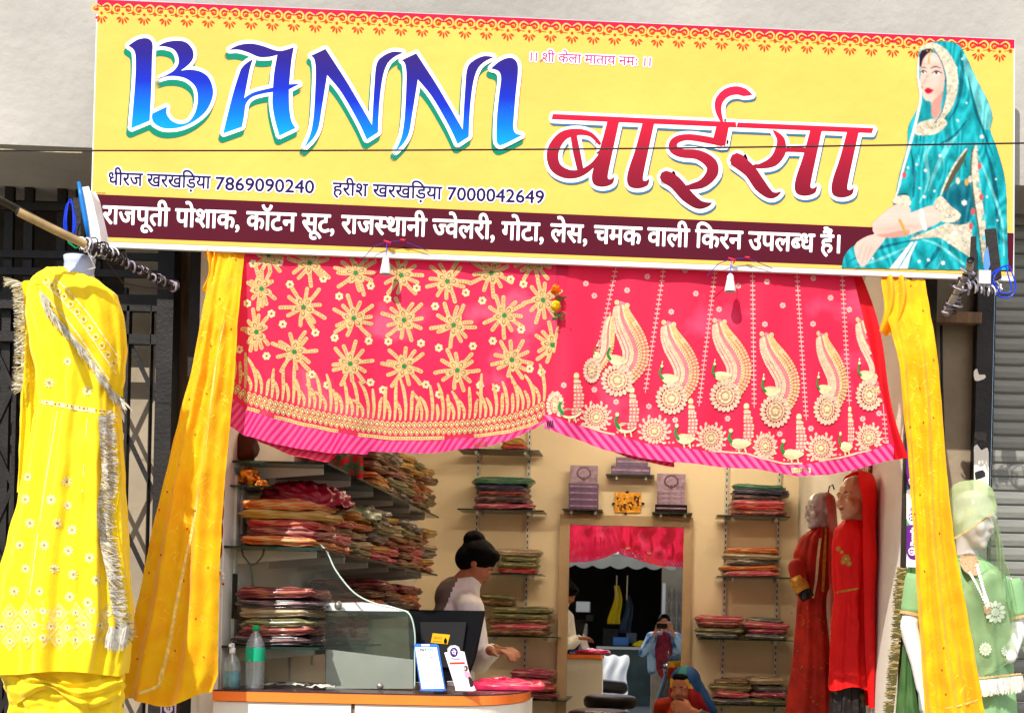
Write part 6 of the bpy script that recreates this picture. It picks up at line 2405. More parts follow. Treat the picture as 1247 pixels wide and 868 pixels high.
# sheer veil over head and shoulder
g = veil([(585, 1179, 1182), (587, 1169, 1192), (591, 1161, 1199), (598, 1155, 1205), (610, 1151, 1208), (625, 1150, 1209), (642, 1150, 1209)], Yg + .01, 3, .165, (-3.9, .75), 70, 60, .007, -.75, .16)
vb_ = g.bvh()
g.build('veil_hood', see_through('green_hood_net', mat('hood_base', S(196, 216, 160, 1), .6, .15, 5, .2, 100, trans=.35), .40), gm)

g = veil([(604, 1152, 1208), (640, 1148, 1211), (672, 1143, 1216), (700, 1138, 1224), (740, 1140, 1236), (790, 1150, 1246)], Yg + .03, 6, .15, (-.45, 3.3), 60, 60, .010)
g.build('veil_back', see_through('pale_green_net', mat('pale_net_base', S(190, 212, 160, .95), .6, .2, 5, .2, 100, trans=.35), .38), gm)


def vfall(u, v):
    x = 1203 + 8 * u + (38 * v ** .8) * (1 - .25 * u) + 2 * sin(v * 9)
    y = 628 + v * 150
    return at(x - 16 * v * (1 - u), y, Yg - .09 + .05 * v + .02 * sin(u * 7 + v * 4))


g = MB().grid(vfall, 20, 40)
g.build('veil_fall', gnet, gm)
a = Art()
a.stroke([(1154, 658, 2), (1164, 654, 2), (1176, 647, 2), (1190, 638, 2), (1202, 630, 2), (1208, 626, 2)], 0, 3, 6, False)
a.lay(surf_or(vb_, Yg - .12, .004), 'veil_edging', [goldth], gm)
g = patch([(1192, 700), (1215, 690), (1226, 740), (1236, 780), (1240, 800)], [(1160, 720), (1168, 760), (1180, 800), (1190, 820), (1196, 826)], gb, .035, Yg - .06, 40, 20, .008, 7)
g.build('shoulder_net', gnet, gm)
a = Art()
a.stroke([(1186, 826, 2.4), (1215, 823, 2.6), (1243, 820, 2.4)], 0, 4, 6, False)
for x in range(1188, 1244, 5):
    a.disc(x, 825 - (x - 1188) * .09, 1, 1, 5, 6)
a.lay(surf_or(gb, Yg - .06, .04), 'net_edging', [goldth, creamth], gm)
fa = fringe([(1188, 828), (1215, 826), (1245, 822)], 19, radians(88), None, 260, 12, 1.5, jit=.12)
tag(fa.lay(surf_or(gb, Yg - .08, .044), 'white_fringe', [MATS['white_thread'], silverth], gm), kind='stuff')
g = patch([(1104, 692), (1100, 740), (1098, 800), (1092, 850), (1090, 880)], [(1118, 690), (1120, 745), (1112, 810), (1118, 860), (1122, 890)], None, 0, Yg - .02, 40, 12, .012, 5)
g.build('side_scarf', grnd, gm)
fa = fringe([(1104, 692), (1101, 720), (1100, 750), (1096, 790), (1092, 830), (1088, 868)], 13, radians(178), None, 420, 13, 1.3, jit=.4)
tag(fa.lay(surf_or(None, Yg - .035), 'dark_fringe', [mat('olive_thread', S(96, 92, 48, .8), .6), dullth], gm), kind='stuff')

# ---------------------------------------------------------------- shopkeeper
skin = mat('brown_skin', S(176, 112, 76, .8), .5, .08, 5, .06, 60)
hair = mat('black_hair', S(12, 10, 10, .6), .6, .4, 30, .8, 90, stretch=(.3, .3, 3), spec=.05)
whs = mat('grey_white_kurta', S(226, 224, 216, .95), .8, .10, 7, .5, 26)
gvest = mat('taupe_vest', S(118, 106, 92, .8), .8, .2, 9, .2, 60)
Yw = 1.0
pw = thing('person', 'woman with black hair bun in grey white top and taupe vest behind the monitor', 'person', Vector((at(560, 800, Yw).x, Yw, FZ)))
hc = at(580, 686, Yw)
Rh = rz(96, 34)
q = MB()
head_forms(q, hc, .208, Rh)
neck = at(566, 712, Yw + .01)
chest = at(556, 755, Yw)
hip = at(536, 850, Yw)
q.cap(at(572, 700, Yw), .052, neck, .052)
q.cap(neck, .055, chest, .105)
q.cap(chest, .11, hip, .13)
sR, eR, wR = at(573, 742, Yw - .13), at(584, 806, Yw - .14), at(597, 792, Yw - .27)
sL, eL, wL = at(560, 735, Yw + .15), at(584, 806, Yw + .14), at(603, 790, Yw - .02)
for s_, e_, w_ in ((sR, eR, wR), (sL, eL, wL)):
    q.cap(neck + Vector((0, 0, -.06)), .06, s_, .055)
    q.cap(s_, .050, e_, .040)
    q.cap(e_, .038, w_, .026)
    hand_forms(q, w_, w_ + (w_ - e_) * .3 + Vector((.05, 0, -.02)), (0, -1, 0), .35)
for dy in (-.09, .09):
    q.cap(hip + Vector((0, dy, 0)), .09, Vector((hip.x + .02, Yw + dy, .80)), .062)
    q.cap(Vector((hip.x + .02, Yw + dy, .80)), .06, Vector((hip.x - .01, Yw + dy, FZ + .08)), .04)
    q.cap(Vector((hip.x - .02, Yw + dy, FZ + .04)), .035, Vector((hip.x + .13, Yw + dy, FZ + .03)), .028)
remesh(q, .007, 'body', skin, pw, 4)
q = MB()
T = lambda x, y, z: hc + Rh @ (Vector((x, y, z)) * .212)
q.ball(T(0, .07, .20), (.375 * .222, .43 * .222, .37 * .222), 0, 20, 14, Rh)
q.ball(T(0, .22, .02), (.33 * .222, .30 * .222, .33 * .222), 0, 20, 14, Rh)
q.ball(T(0, -.20, .38), (.27 * .222, .18 * .222, .14 * .222), 0, 14, 10, Rh)
q.ball(T(0, .33, .50), (.22 * .222, .21 * .222, .15 * .222), 0, 14, 10, Rh)
q.ball(T(0, .40, .40), (.22 * .222, .2 * .222, .2 * .222), 0, 14, 10, Rh)
remesh(q, .005, 'hair', hair, pw, 2)
face_paint(hc, .208, Rh, pw, hair, mat('lip_brown', S(140, 64, 56), .5), whitep)
q = MB()
q.cap(at(573, 707, Yw + .005), .060, at(562, 722, Yw + .01), .094)
q.ball(at(556, 728, Yw + .02), .112)
q.cap(at(562, 722, Yw + .01), .09, chest, .125)
q.cap(chest, .128, at(540, 840, Yw), .145)
q.cap(at(540, 840, Yw), .145, at(536, 930, Yw), .16)
for s_, e_, w_ in ((sR, eR, wR), (sL, eL, wL)):
    q.cap(at(566, 730, Yw), .075, s_, .070)
    q.cap(s_, .066, e_, .056)
    q.cap(e_, .054, e_.lerp(w_, .8), .044)
zv = at(560, 800, Yw).x


def kc(p):
    return 1 if p.x < at(540, 780, Yw).x + (p.z - 1.5) * .35 and p.y > Yw - .20 else 0


remesh(q, .009, 'top', [whs, gvest], pw, 5, kc)

# ---------------------------------------------------------------- seated customer
Yc = 2.15
cu = thing('person', 'seated woman in blue, yellow and red headscarf with a hand at her mouth', 'person', Vector((at(850, 870, Yc).x, Yc, FZ)))
hc = at(833, 838, Yc)
Rh = rz(-28, 6)
q = MB()
head_forms(q, hc, .215, Rh)
nk = hc + Vector((.03, .02, -.20))
bt = Vector((hc.x + .08, Yc + .05, FZ + .12))
q.cap(nk, .055, nk + Vector((.01, 0, -.10)), .09)
q.cap(nk + Vector((.01, 0, -.14)), .12, bt, .15)
wr = hc + Vector((.055, -.16, -.125))
el = hc + Vector((.26, -.13, -.24))
shd = nk + Vector((.17, .0, -.10))
q.cap(nk + Vector((0, 0, -.08)), .06, shd, .055)
q.cap(shd, .05, el, .042)
q.cap(el, .038, wr, .026)
hand_forms(q, wr, wr + Vector((-.10, .02, .03)), (0, .2, 1), .4, 1, 1)
sh2 = nk + Vector((-.16, -.02, -.12))
q.cap(nk + Vector((0, 0, -.08)), .06, sh2, .055)
q.cap(sh2, .05, sh2 + Vector((-.04, -.10, -.24)), .04)
q.cap(sh2 + Vector((-.04, -.10, -.24)), .038, sh2 + Vector((.10, -.26, -.26)), .028)
hand_forms(q, sh2 + Vector((.10, -.26, -.26)), sh2 + Vector((.2, -.28, -.26)), (0, -1, .2), .3)
for dx in (-.10, .12):
    q.cap(bt + Vector((dx, 0, .02)), .09, Vector((bt.x + dx * 2.2, Yc - .38, FZ + .12)), .06)
    q.cap(Vector((bt.x + dx * 2.2, Yc - .38, FZ + .12)), .055, Vector((bt.x - dx, Yc - .42, FZ + .05)), .04)
remesh(q, .007, 'body', skin, cu, 4)
face_paint(hc, .215, Rh, cu, hair, MATS['lip_brown'], whitep)
T = lambda x, y, z: hc + Rh @ (Vector((x, y, z)) * .215)
q = MB().ball(T(0, .06, .20), (.36 * .215, .41 * .215, .36 * .215), 0, 18, 12, Rh).ball(T(0, -.22, .36), (.25 * .215, .14 * .215, .10 * .215), 0, 12, 8, Rh)
remesh(q, .006, 'hair', hair, cu, 2)
q = MB()
q.ball(T(0, .10, .20), (.43 * .215, .44 * .215, .43 * .215), 0, 24, 16, Rh)
q.ball(T(.30, .10, -.12), (.20 * .215, .34 * .215, .46 * .215), 0, 16, 12, Rh)
q.ball(T(-.36, .14, -.12), (.10 * .215, .30 * .215, .42 * .215), 0, 16, 12, Rh)
q.ball(T(.10, .36, -.2), (.40 * .215, .22 * .215, .5 * .215), 0, 16, 12, Rh)
q.cap(T(.35, .2, -.2), .06, T(.75, .25, -.62), .03)


def sc(p):
    l_ = Rh.transposed() @ (p - hc) / .215
    a_ = l_.x * 1.0 + l_.z * .55 + .02 * sin(l_.z * 9)
    if a_ > .42:
        return 0
    if l_.z > .30:
        return 1 if l_.x > -.05 else 0
    if l_.z > .05:
        return 2
    if l_.z > -.2:
        return 3
    return 3


remesh(q, .007, 'head_scarf', [mat('scarf_blue', S(20, 74, 128, .85), .6, .15, 9), mat('scarf_green', S(30, 120, 110, .85), .6), mat('scarf_yellow', S(222, 170, 40, .85), .6), mat('scarf_red', S(176, 34, 30, .85), .6)], cu, 2, sc)
q = MB()
q.cap(nk + Vector((.01, 0, -.12)), .11, nk + Vector((.02, 0, -.2)), .15)
q.cap(nk + Vector((.02, 0, -.2)), .15, bt, .19)
q.cap(nk + Vector((0, 0, -.10)), .075, shd, .07)
q.cap(shd, .068, el, .058)
q.cap(el, .056, el.lerp(wr, .75), .044)
q.cap(nk + Vector((0, 0, -.10)), .075, sh2, .07)
q.cap(sh2, .066, sh2 + Vector((-.04, -.10, -.24)), .055)
for dx in (-.10, .12):
    q.cap(bt + Vector((dx, 0, .02)), .13, Vector((bt.x + dx * 2.2, Yc - .38, FZ + .12)), .085)
remesh(q, .010, 'dress', [mat('olive_sleeve', S(84, 76, 66, .8), .8, .1, 8), mat('orange_bodice', S(206, 60, 34, .85), .7, .15, 8)], cu, 5, lambda p: 0 if p.x > hc.x + .06 else 1)

# black stool in front of the mirror
t = thing('stool', 'round black cushioned stool with a printed edge in front of the mirror', 'stool', (at(730, 870, 2.9).x, 2.9, FZ))
c = Vector((at(730, 870, 2.9).x, 2.9, 0))
zt = at(730, 864, 2.9).z
q = MB()
q.cap
pr_ = [(.0, -.10), (.19, -.10), (.21, -.08), (.215, -.04), (.20, -.01), (.17, 0), (0, .008)]
lathe(pr_, (c.x, c.y, zt), 28).build('seat', mat('black_vinyl', S(26, 24, 25), .3, .2, 6, .1, 20), t)
for k_ in range(4):
    a_ = k_ * pi / 2 + .6
    MB().tube([(c.x + .13 * cos(a_), c.y + .13 * sin(a_), zt - .09), (c.x + .18 * cos(a_), c.y + .18 * sin(a_), FZ)], .011, 8).build('leg', steel, t)
# ---------------------------------------------------------------- pipes, wires, tassels, flowers
lilac_w = mat('lilac_wire', S(168, 156, 170, .8), .5, .2, 20)
bluew = mat('blue_wire', S(10, 60, 220, .85), .4, .1, 20)
dwire = mat('dark_wire', S(44, 34, 34), .5, .3, 20)


def helix(p0, p1, r, turns, wr, mt, name, parent, ph=0, wob=.006, seed=1):
    p0, p1 = Vector(p0), Vector(p1)
    d = (p1 - p0).normalized()
    a_ = d.cross(Vector((0, 0, 1))).normalized()
    b_ = d.cross(a_)
    pts = []
    turns = turns * 1.6
    wr = wr * .62
    rs = random.Random(seed)
    n_ = int(turns * 10)
    for i in range(n_ + 1):
        t_ = i / n_
        q_ = 2 * pi * turns * t_ + ph
        rr = r * .8 + wob * 2.2 * noise.noise(Vector((t_ * 13, seed, 0)))
        q_ += 1.6 * noise.noise(Vector((t_ * 8, 3, seed)))
        pts.append(p0.lerp(p1, min(1, max(0, t_ + .07 * noise.noise(Vector((t_ * 10, seed, 7)))))) + (a_ * cos(q_) + b_ * sin(q_)) * rr)
    return MB().tube(pts, wr, 5, cap=True).build(name, mt, parent)


t = thing('bracket_pole', 'long dark pole with pale pipe end wrapped in wires, left of the sign', 'pole', at(215, 352, -.10))
MB().tube([at(-60, 215, -1.05), at(0, 244, -.80), at(40, 265, -.70), at(120, 305, -.52), at(216, 350, -.22)], .013, 12).build('dark_pole', darkm, t)
MB().tube([at(22, 258, -.80), at(60, 277, -.74), at(104, 298, -.66)], .0145, 16, cap=False).build('pale_pipe', mat('cream_conduit', S(190, 160, 110, .8), .4, .3, 12), t)
MB().tube([at(22, 258, -.80), at(23, 258.5, -.797)], [.0145, .0145], 16).build('pipe_mouth', blackp, t)
helix(at(105, 297, -.58), at(212, 349, -.25), .019, 10, .0055, lilac_w, 'pale_wire_wrap', t, 0, .008, 1)
helix(at(108, 299, -.58), at(214, 350, -.25), .021, 8, .005, dwire, 'dark_wire_wrap', t, 1.5, .008, 2)
helix(at(112, 296, -.58), at(150, 318, -.45), .024, 6, .004, blackp, 'black_wire_wrap', t, 3, .01, 3)
helix(at(96, 296, -.60), at(140, 310, -.48), .028, 4, .004, whitep, 'white_wire_wrap', t, 4, .01, 4)
q = MB().tube([at(130, 318, -.5), at(150, 345, -.45), at(175, 350, -.38), at(212, 352, -.24)], .003, 5)
q.build('loose_strap', dwire, t)
MB().tube([at(100, 292, -.6), at(116, 326, -.55), at(100, 330, -.52)], .002, 5).build('tie', whitep, t)
# lamp housing edge on
t = thing('flood_light', 'white flood light with a blue rim seen edge on at the lower left sign corner', 'flood light', at(115, 300, -.42))
q = MB().prism([at(p[0], p[1], -.44) for p in ((101, 230), (107, 229), (113, 240), (122, 280), (124, 298), (116, 301), (108, 292), (103, 262))], (0, .05, 0))
bevel(q.build('housing', whitep, t), .006)
q = MB().tube([at(96, 222, -.445), at(99, 240, -.445), at(104, 268, -.445), at(108, 292, -.445)], [.006, .009, .009, .006], 8)
q.build('blue_rim', mat('rim_blue', S(20, 120, 200, .85), .35), t)
q = MB().box(at(88, 290, -.40), at(99, 241, -.40) + Vector((0, .03, 0)))
q.build('back_plate', blackp, t)
t = thing('wire_loop', 'blue wire loops tangled beside the flood light', 'wire', at(85, 300, -.46))
for k_ in range(3):
    pts = []
    for i in range(26):
        a_ = 2 * pi * i / 25
        pts.append(at(85 + (4 + k_ * 1.6) * cos(a_), 270 + (27 - k_ * 3) * sin(a_) + 3 * sin(a_ * 2 + k_), -.47 + .01 * k_))
    MB().tube(pts, .0022, 5).build('strand', bluew, t)
MB().tube([at(81, 286, -.48), at(84, 296, -.48), at(92, 302, -.48), at(102, 300, -.48)], .003, 5).build('green_strand', mat('green_wire_bright', S(0, 130, 80), .4), t)
# right side knot
t = thing('bracket_pole', 'short pipe stub wrapped in pale wires at the lower right sign corner', 'pole', at(1165, 380, -.25))
for pts_ in (((1183, 288), (1189, 288), (1190, 341), (1181, 343)), ((1200, 279), (1213, 278), (1220, 338), (1207, 345))):
    MB().prism([at(p[0], p[1], -.245) for p in pts_], (0, .012, 0)).build('black_strap', blackp, t)
MB().tube([at(1182, 317, -.34), at(1180, 330, -.28), at(1160, 366, -.22), at(1152, 382, -.15)], .015, 14, cap=False).build('pipe_stub', steel, t)
MB().tube([at(1182, 317, -.339), at(1181.6, 318.5, -.335)], .0148, 14).build('pipe_mouth', blackp, t)
helix(at(1180, 330, -.27), at(1153, 382, -.18), .026, 6, .006, lilac_w, 'pale_wire_wrap', t, 0, .014, 5)
helix(at(1178, 334, -.27), at(1155, 378, -.18), .028, 5, .0055, dwire, 'dark_wire_wrap', t, 2, .014, 6)
helix(at(1172, 346, -.27), at(1222, 352, -.26), .020, 4, .005, whitep, 'white_wire_wrap', t, 1, .012, 7)
helix(at(1172, 350, -.27), at(1215, 350, -.26), .026, 3, .0045, lilac_w, 'pale_wire_bundle', t, 2, .014, 8)
MB().box(at(1192, 345, -.29), at(1206, 330, -.28)).build('tape', mat('grey_tape', S(200, 200, 204, .8), .5), t)
MB().prism([at(p[0], p[1], -.26) for p in ((1199, 308), (1203, 300), (1206, 322), (1202, 334), (1198, 326))], (0, .004, 0)).build('blue_tag', mat('tag_blue', S(80, 130, 200), .4), t)
t = thing('wire_loop', 'bright blue wire loops hanging at the lower right sign corner', 'wire', at(1222, 362, -.28))
for k_ in range(2):
    pts = []
    for i in range(30):
        a_ = 2 * pi * i / 29
        pts.append(at(1221 + (15 - 5 * k_) * cos(a_) + 2 * sin(3 * a_), 343 + (19 - 3 * k_) * sin(a_) + 3 * sin(2 * a_ + k_), -.27 - .008 * k_))
    MB().tube(pts, .0028, 5).build('strand', bluew, t)
# overhead cables
q = MB().tube([at(x, 183.5 + (x / 1247) * -9 + 5.5 * sin(pi * (x / 1247)) * .6, -2.1) for x in range(-160, 1420, 30)], .0019, 6)
put('overhead_cable', q, blackp, 'thin black cable stretched across the whole front of the sign', 'cable')
q = MB().tube([at(x, 180 + x * .02 + 10 * sin(pi * (x + 40) / 260) * .4, -.30) for x in range(-80, 118, 20)], .0018, 5)
put('thin_wire', q, creamth, 'thin pale wire running to the left edge of the sign', 'wire')
# bell tassels on the lower sign edge
for px, py, label in ((469.5, 312, 'white bell tassel hanging on red and blue thread under the left half of the sign'), (889, 333, 'white bell tassel hanging from a red and blue thread under the right sign half')):
    t = thing('bell_tassel', label, 'tassel', at(px, py + 22, SY - .03))
    prof = [(.021, 0), (.022, .006), (.017, .030), (.014, .045), (.012, .060), (.006, .068), (0, .070)]
    p = at(px, py + 22, SY - .03)
    lathe(prof, p, 14).build('bell', mat('white_wax', S(236, 232, 226, .85), .5), t)
    MB().tube([p + Vector((0, 0, .068)), at(px + 1, py - 8, SY - .03), at(px + 2, py - 18, SY - .02)], .0016, 5).build('thread', bluew, t)
    pts = [at(px - 28, py + 3, SY - .015), at(px - 14, py - 12, SY - .02), at(px, py - 17, SY - .02), at(px + 20, py - 19, SY - .02), at(px + 38, py - 12, SY - .015), at(px + 52, py - 6, SY - .012)]
    MB().tube(pts, .0016, 5).build('red_blue_thread', mat('violet_thread', S(70, 40, 130), .6), t)
    MB().tube([at(px - 2, py - 19, SY - .022), at(px + 6, py - 16, SY - .024), at(px + 4, py - 12, SY - .02)], [.003, .006, .003], 6).build('red_knot', mat('red_thread', S(214, 30, 60), .6), t)
    MB().tube([at(px + 18, py - 20, SY - .022), at(px + 24, py - 19, SY - .024)], [.003, .005], 6).build('red_knot', MATS['red_thread'], t)
# marigold
t = thing('marigold_garland', 'short marigold garland of orange and yellow flowers between the two curtains', 'garland', at(678, 392, -.20))
r_ = random.Random(9)
for y, c_, nm in ((353, mat('marigold_orange', S(250, 120, 0, .9), .7, .2, 60), 'orange_flower'), (373, mat('marigold_yellow', S(240, 200, 0, .9), .7, .2, 60), 'yellow_flower')):
    q = MB()
    for k_ in range(60):
        d = Vector((r_.gauss(0, 1), r_.gauss(0, 1), r_.gauss(0, 1))).normalized()
        p = at(677, y, -.205) + d * .016
        s_ = d.cross(Vector((.3, .2, .9))).normalized() * .006
        u_ = d.cross(s_).normalized() * .006
        q.add([p - s_, p + d * .006 - u_, p + s_ + d * .003, p + u_], [(0, 1, 2, 3)])
    q.ball(at(677, y, -.205), .014)
    q.build(nm, c_, t)
q = MB()
for k_ in range(26):
    p = at(680 + r_.uniform(-6, 9), r_.choice((362, 365, 383, 386)) + r_.uniform(-3, 3), -.205 + r_.uniform(-.01, .01))
    a_ = r_.uniform(0, 6)
    s_ = Vector((cos(a_), .3, sin(a_) * .6)) * .010
    u_ = Vector((-sin(a_), .4, cos(a_))) * .004
    q.add([p - s_, p - u_, p + s_, p + u_], [(0, 1, 2, 3)])
q.build('leaves', mat('leaf_green', S(50, 100, 30, .8), .6, .3, 30), t)
MB().tube([at(676, 325, -.19), at(677, 392, -.205)], .001, 4).build('thread', dwire, t)
# small black hooks holding the curtain corners
for px, py, wh in ((1079, 392, 'right end of the peacock curtain top'), (40, 378, 'x')):
    if wh != 'x':
        MB().tube([at(px - 3, py - 2, -.20), at(px, py, -.21), at(px + 3, py + 2, -.20)], .003, 6)
q = MB()
for k_ in range(4):
    q.tube([at(666 + k_ * 2.2, 512, -.200), at(667 + k_ * 2.2, 520, -.203)], .0022, 5)
tag(put('curtain_clip', q, blackgl, 'small black claw clip joining the two pink curtains at their hems', 'clip'), kind=None)

# ---------------------------------------------------------------- the other side of the street, seen in the mirror
OY = -9.5
a_ = lambda x, y: atm(x, y, OY)
xa, xb_ = a_(560, 700).x, a_(806, 700).x
sh_w = mat('opposite_plaster', S(190, 178, 156, .7), .9, .2, 1.5, .3, 20)
t = thing('opposite_shop', 'open shop front across the street with a dark interior and white awning', 'shop', (a_(740, 860).x, OY, 0))
top = 2.95
MB().box((xa - 2, OY - 3.2, 0), (xa, OY, 3.5)).build('side_wall', sh_w, t)
MB().box((xb_, OY - .3, 0), (xb_ + 4.2, OY, 3.5)).build('front_wall', sh_w, t)
MB().box((xa - .001, OY - 3.2, 0), (xb_ + .3, OY - 3.0, 3.5)).build('rear_wall', mat('dark_interior_wall', S(40, 36, 34, .6), .9, .3, 3), t)  # darkness of the shop interior is put into the wall colour
MB().box((xa, OY - 3.0, top), (xb_, OY - .01, top + .5)).build('canopy_slab', sh_w, t)
MB().box((xb_ + .001, OY - 3.0, 0), (xb_ + .2, OY - .301, 3.0)).build('partition', MATS['dark_interior_wall'], t)
pz = a_(750, 790).z
MB().box((a_(728, 800).x, OY + .05, 0), (a_(792, 800).x, OY + .15, pz)).build('parapet', mat('grey_green_parapet', S(90, 104, 96, .7), .8, .3, 3), t)
MB().box((a_(728, 800).x - .02, OY + .0, pz + .001), (a_(795, 800).x, OY + .2, pz + .05)).build('coping', MATS['white_wall'], t)


def awn(u, v):
    p = Vector((xa + (xb_ - xa + .25) * u, OY + .05 + 1.0 * v, top + .1 - .35 * v))
    if v > .8:
        p = Vector((p.x, OY + .85, top - .18 - (v - .8) * 1.0 * (1 + .3 * abs(sin(u * 40)))))
    return p


q = MB().grid(awn, 120, 20)
q.build('awning', mat('white_awning', S(236, 232, 220, .9), .8, .1, 3, trans=.5), t)
# goods in the dark shop
r_ = random.Random(12)
for k_, (x, y, c_, lb) in enumerate(((748, 730, ycl, 'yellow garment hanging in the dark shop across the street'), (762, 742, mat('slate_cloth', S(80, 96, 120, .7), .8), 'slate blue garment hanging beside the yellow one across the street'))):
    p = a_(x, y)
    d = .28 if k_ == 0 else .2
    q = MB().grid(lambda u, v: Vector((p.x + (u - .5) * (.10 + .16 * v) + .04 * sin(v * 5), OY - .9 - .05 * sin(u * 9), p.z + .3 - v * .75)), 12, 12)
    put('hanging_garment', q, c_, lb, 'garment')
for i, (x, y, w_, h_, c_) in enumerate(((708, 738, .26, .2, whitep), (716, 752, .14, .12, darkm), (706, 775, .22, .5, steel), (755, 781, .3, .16, MATS['tag_blue']), (742, 776, .3, .34, blackp), (768, 777, .2, .2, mat('cool_grey', S(110, 120, 130, .7), .5)))):
    p = a_(x, y)
    bevel(put('goods_box', MB().box((p.x - w_ / 2, OY - .7 - i * .03, p.z - h_ / 2), (p.x + w_ / 2, OY - .4 - i * .03, p.z + h_ / 2)), c_,
        ('white carton', 'small dark carton', 'tall grey tin', 'blue carton', 'black case', 'grey carton')[i] + ' among the goods of the shop across the street', 'box'), .01)
for k_ in range(2):
    p0, p1 = a_(751 + 13 * k_, 700), a_(750 + 13 * k_, 730)
    put('bead_strand', MB().tube([Vector((p0.x, OY - .1, p0.z)), Vector((p1.x, OY - .1, p1.z))], .012, 6), creamth, ('left', 'right')[k_] + ' of two pale bead strands hanging in the shop across the street', 'bead strand')
for x, y, c_, lb in ((784, 783, 'marigold_yellow', 'yellow flower pot heap on the parapet across the street'), (790, 777, 'leaf_green', 'green leafy heap on the parapet across the street')):
    p = a_(x, y)
    lump('flower_heap', (p.x, OY + .12, pz + .10), (.18, .09, .07), MATS[c_], lb, 'flowers', x, .4)
# lattice gate in front of pale wall
t = thing('lattice_gate', 'pale lattice gate beside the shop across the street', 'gate', (a_(825, 860).x, OY + .1, 0))
gx0, gx1 = a_(812, 700).x, a_(850, 700).x
for i in range(7):
    x = gx0 + (gx1 - gx0) * i / 6
    MB().box((x - .012, OY + .08, .1), (x + .012, OY + .11, 2.2)).build('upright', steel, t)
for i in range(6):
    for k_ in range(6):
        x0_, x1_ = gx0 + (gx1 - gx0) * i / 6, gx0 + (gx1 - gx0) * (i + 1) / 6
        z0_ = .2 + k_ * .32
        MB().tube([(x0_, OY + .12, z0_), (x1_, OY + .12, z0_ + .3)], .008, 4).build('strip', steel, t)
        MB().tube([(x0_, OY + .13, z0_ + .3), (x1_, OY + .13, z0_)], .008, 4).build('strip', steel, t)
put('measuring_post', MB().box((a_(807, 700).x, OY + .1, 0), (a_(811, 700).x, OY + .16, 2.3)), whitep, 'slim white post between the dark shop and the lattice gate across the street', 'post')

# photographer
Yp = -4.95
am = lambda x, y, dy=0: atm(x, y, Yp + dy)
ph_ = thing('person', 'photographer in blue jacket and maroon shirt holding up a phone, reflected in the mirror', 'person', (am(808, 860).x, Yp, 0))
cx = am(808, 800).x
skin2 = mat('tan_skin', S(196, 130, 92, .8), .5, .08, 5)
hc = Vector((cx, Yp - .02, 1.56))
Rh = rz(180, 4)
q = MB()
head_forms(q, hc, .225, Rh)
q.cap((cx, Yp, 1.40), .06, (cx, Yp, 1.33), .10)
q.cap((cx, Yp, 1.22), .14, (cx, Yp, .95), .13)
hd = {}
for s_ in (-1, 1):
    sh_ = Vector((cx + s_ * .19, Yp, 1.33))
    el_ = Vector((cx + s_ * .31, Yp + .10, 1.10))
    wr_ = Vector((cx + s_ * .12, Yp + .22, 1.42))
    hd[s_] = (sh_, el_, wr_)
    q.cap((cx, Yp, 1.32), .07, sh_, .06)
    q.cap(sh_, .052, el_, .042)
    q.cap(el_, .040, wr_, .027)
    hand_forms(q, wr_, wr_ + Vector((-s_ * .04, .0, .1)), (-s_, 0, 0), .2, 1, 1)
    q.cap((cx + s_ * .09, Yp, .92), .09, (cx + s_ * .10, Yp + .02, .50), .062)
    q.cap((cx + s_ * .10, Yp + .02, .50), .06, (cx + s_ * .11, Yp, .08), .04)
    q.cap((cx + s_ * .11, Yp - .03, .04), .038, (cx + s_ * .13, Yp + .15, .03), .03)
remesh(q, .008, 'body', skin2, ph_, 4)
q = MB().ball((cx, Yp - .04, 1.60), (.09, .105, .095), 0, 18, 12).ball((cx, Yp + .05, 1.655), (.06, .03, .03), 0, 12, 8)
remesh(q, .006, 'hair', hair, ph_, 2)
face_paint(hc, .225, Rh, ph_, hair, MATS['lip_brown'], whitep)
q = MB()
q.cap((cx, Yp, 1.30), .13, (cx, Yp + .01, 1.16), .165)
q.cap((cx, Yp + .01, 1.16), .165, (cx, Yp, .86), .155)
remesh(q, .01, 'shirt', mat('maroon_check', S(130, 30, 50, .8), .8, .5, 18), ph_, 3)
q = MB()
for s_ in (-1, 1):
    sh_, el_, wr_ = hd[s_]
    q.cap((cx + s_ * .06, Yp - .02, 1.36), .07, sh_, .085)
    q.cap(sh_, .075, el_, .062)
    q.cap(el_, .060, el_.lerp(wr_, .7), .050)
    q.cap(sh_ + Vector((-s_ * .02, .02, 0)), .085, (cx + s_ * .15, Yp + .04, .86), .085)
q.cap((cx, Yp - .07, 1.30), .12, (cx, Yp - .07, .90), .12)
remesh(q, .01, 'jacket', mat('blue_jacket', S(40, 86, 140, .8), .7, 0, 6, .2, 30, col2=S(150, 180, 206, .8), lo=.45, hi=.58), ph_, 4)
q = MB()
for s_ in (-1, 1):
    q.cap((cx + s_ * .08, Yp, .90), .115, (cx + s_ * .10, Yp + .02, .50), .088)
    q.cap((cx + s_ * .10, Yp + .02, .50), .085, (cx + s_ * .11, Yp, .12), .075)
remesh(q, .01, 'trousers', mat('stone_trousers', S(150, 140, 126, .7), .8, .15, 9), ph_, 4)
ph = put('phone', bevel.__self__ if False else MB().box((CAM.x - .078, CAM.y - .016, CAM.z - .037), (CAM.x + .078, CAM.y - .006, CAM.z + .037)), blackgl, 'black phone held sideways by the photographer', 'phone')

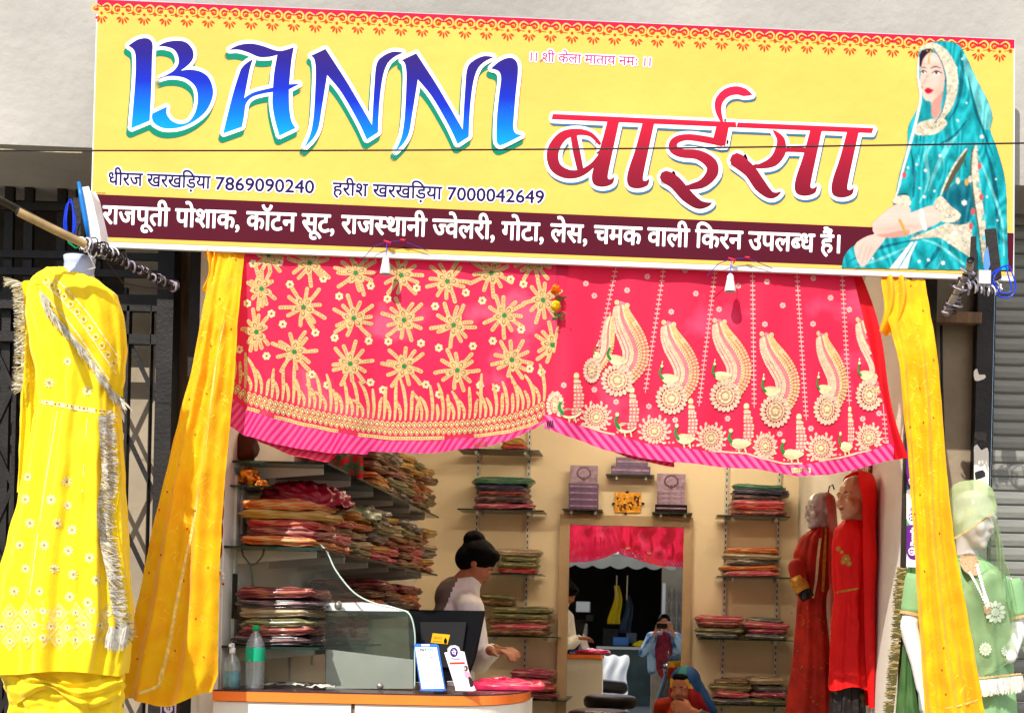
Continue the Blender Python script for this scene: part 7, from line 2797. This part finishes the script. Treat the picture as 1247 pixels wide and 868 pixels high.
# added sloped white sheet, tilted to catch sun as the mirror's bright patch
t = thing('added_bright_sheet', 'added white sheet sloped on legs, standing in for a bright patch in the mirror', 'sheet stand', (am(738, 860).x, -5.9, 0))
xs0, xs1 = atm(713, 800, -5.9).x, atm(765, 800, -5.9).x
q = MB().grid(lambda u, v: Vector((xs0 + (xs1 - xs0) * u + .02 * sin(v * 9), -6.1 + .75 * v, (1.02 - .62 * v ** 1.2) + .015 * sin(u * 22 + v * 4))), 40, 20)
q.build('white_sheet', mat('white_sheet', S(244, 242, 236, .9), .8, .05, 4), t)
for x_ in (xs0 + .04, xs1 - .04):
    for y_, z_ in ((-6.05, .98), (-5.45, .42)):
        MB().box((x_ - .02, y_ - .02, 0), (x_ + .02, y_ + .02, z_)).build('leg', steel, t)

# scooter parked on the street
YS = -2.3
sx = atm(768, 800, YS).x
t = thing('scooter', 'dark scooter parked on the street, reflected in the mirror beside the photographer', 'scooter', (sx, YS, 0))
for dx in (-.42, .62):
    q = MB()
    n_ = 28
    q.grid(lambda u, v: Vector((sx + dx + (.20 + .045 * cos(2 * pi * v)) * cos(2 * pi * u), YS + .045 * sin(2 * pi * v), .245 + (.20 + .045 * cos(2 * pi * v)) * sin(2 * pi * u))), n_, 10)
    wl = q.build('wheel', mat('rubber', S(22, 22, 22), .8), t)
    MB().tube([(sx + dx, YS - .03, .245), (sx + dx, YS + .03, .245)], [.12, .12], 18).build('hub', steel, wl)
sc_d = mat('scooter_dark', S(30, 34, 44), .25, .1, 4, coat=.6)
q = MB()
q.cap((sx - .30, YS, .50), .14, (sx - .75, YS, .60), .11)
q.cap((sx - .30, YS, .48), .14, (sx - .05, YS, .34), .10)
q.cap((sx - .05, YS, .30), .10, (sx + .32, YS, .30), .09)
q.cap((sx + .36, YS, .36), .10, (sx + .50, YS, .84), .10)
q.cap((sx + .62, YS, .46), .09, (sx + .50, YS, .56), .09)
remesh(q, .016, 'body', sc_d, t, 5)
q = MB()
q.cap((sx - .10, YS, .72), .085, (sx - .65, YS, .76), .09)
remesh(q, .012, 'seat', MATS['black_vinyl'], t, 4)
q = MB()
q.cap((sx + .50, YS, .84), .06, (sx + .47, YS, .97), .07)
q.cap((sx + .47, YS - .1, .98), .05, (sx + .47, YS + .1, .98), .05)
remesh(q, .01, 'handlebar_cowl', sc_d, t, 4)
for s_ in (-1, 1):
    MB().tube([(sx + .47, YS + s_ * .12, .99), (sx + .42, YS + s_ * .33, 1.0)], .015, 10).build('grip', blackp, t)
    MB().tube([(sx + .46, YS + s_ * .2, 1.0), (sx + .47, YS + s_ * .24, 1.12), (sx + .47, YS + s_ * .26, 1.14)], .005, 6).build('mirror_stalk', blackgl, t)
    MB().ball((sx + .47, YS + s_ * .27, 1.15), (.012, .05, .035)).build('rear_view_mirror', blackgl, t)
MB().ball((sx + .56, YS, .80), (.04, .06, .05)).build('headlight', whitep, t)
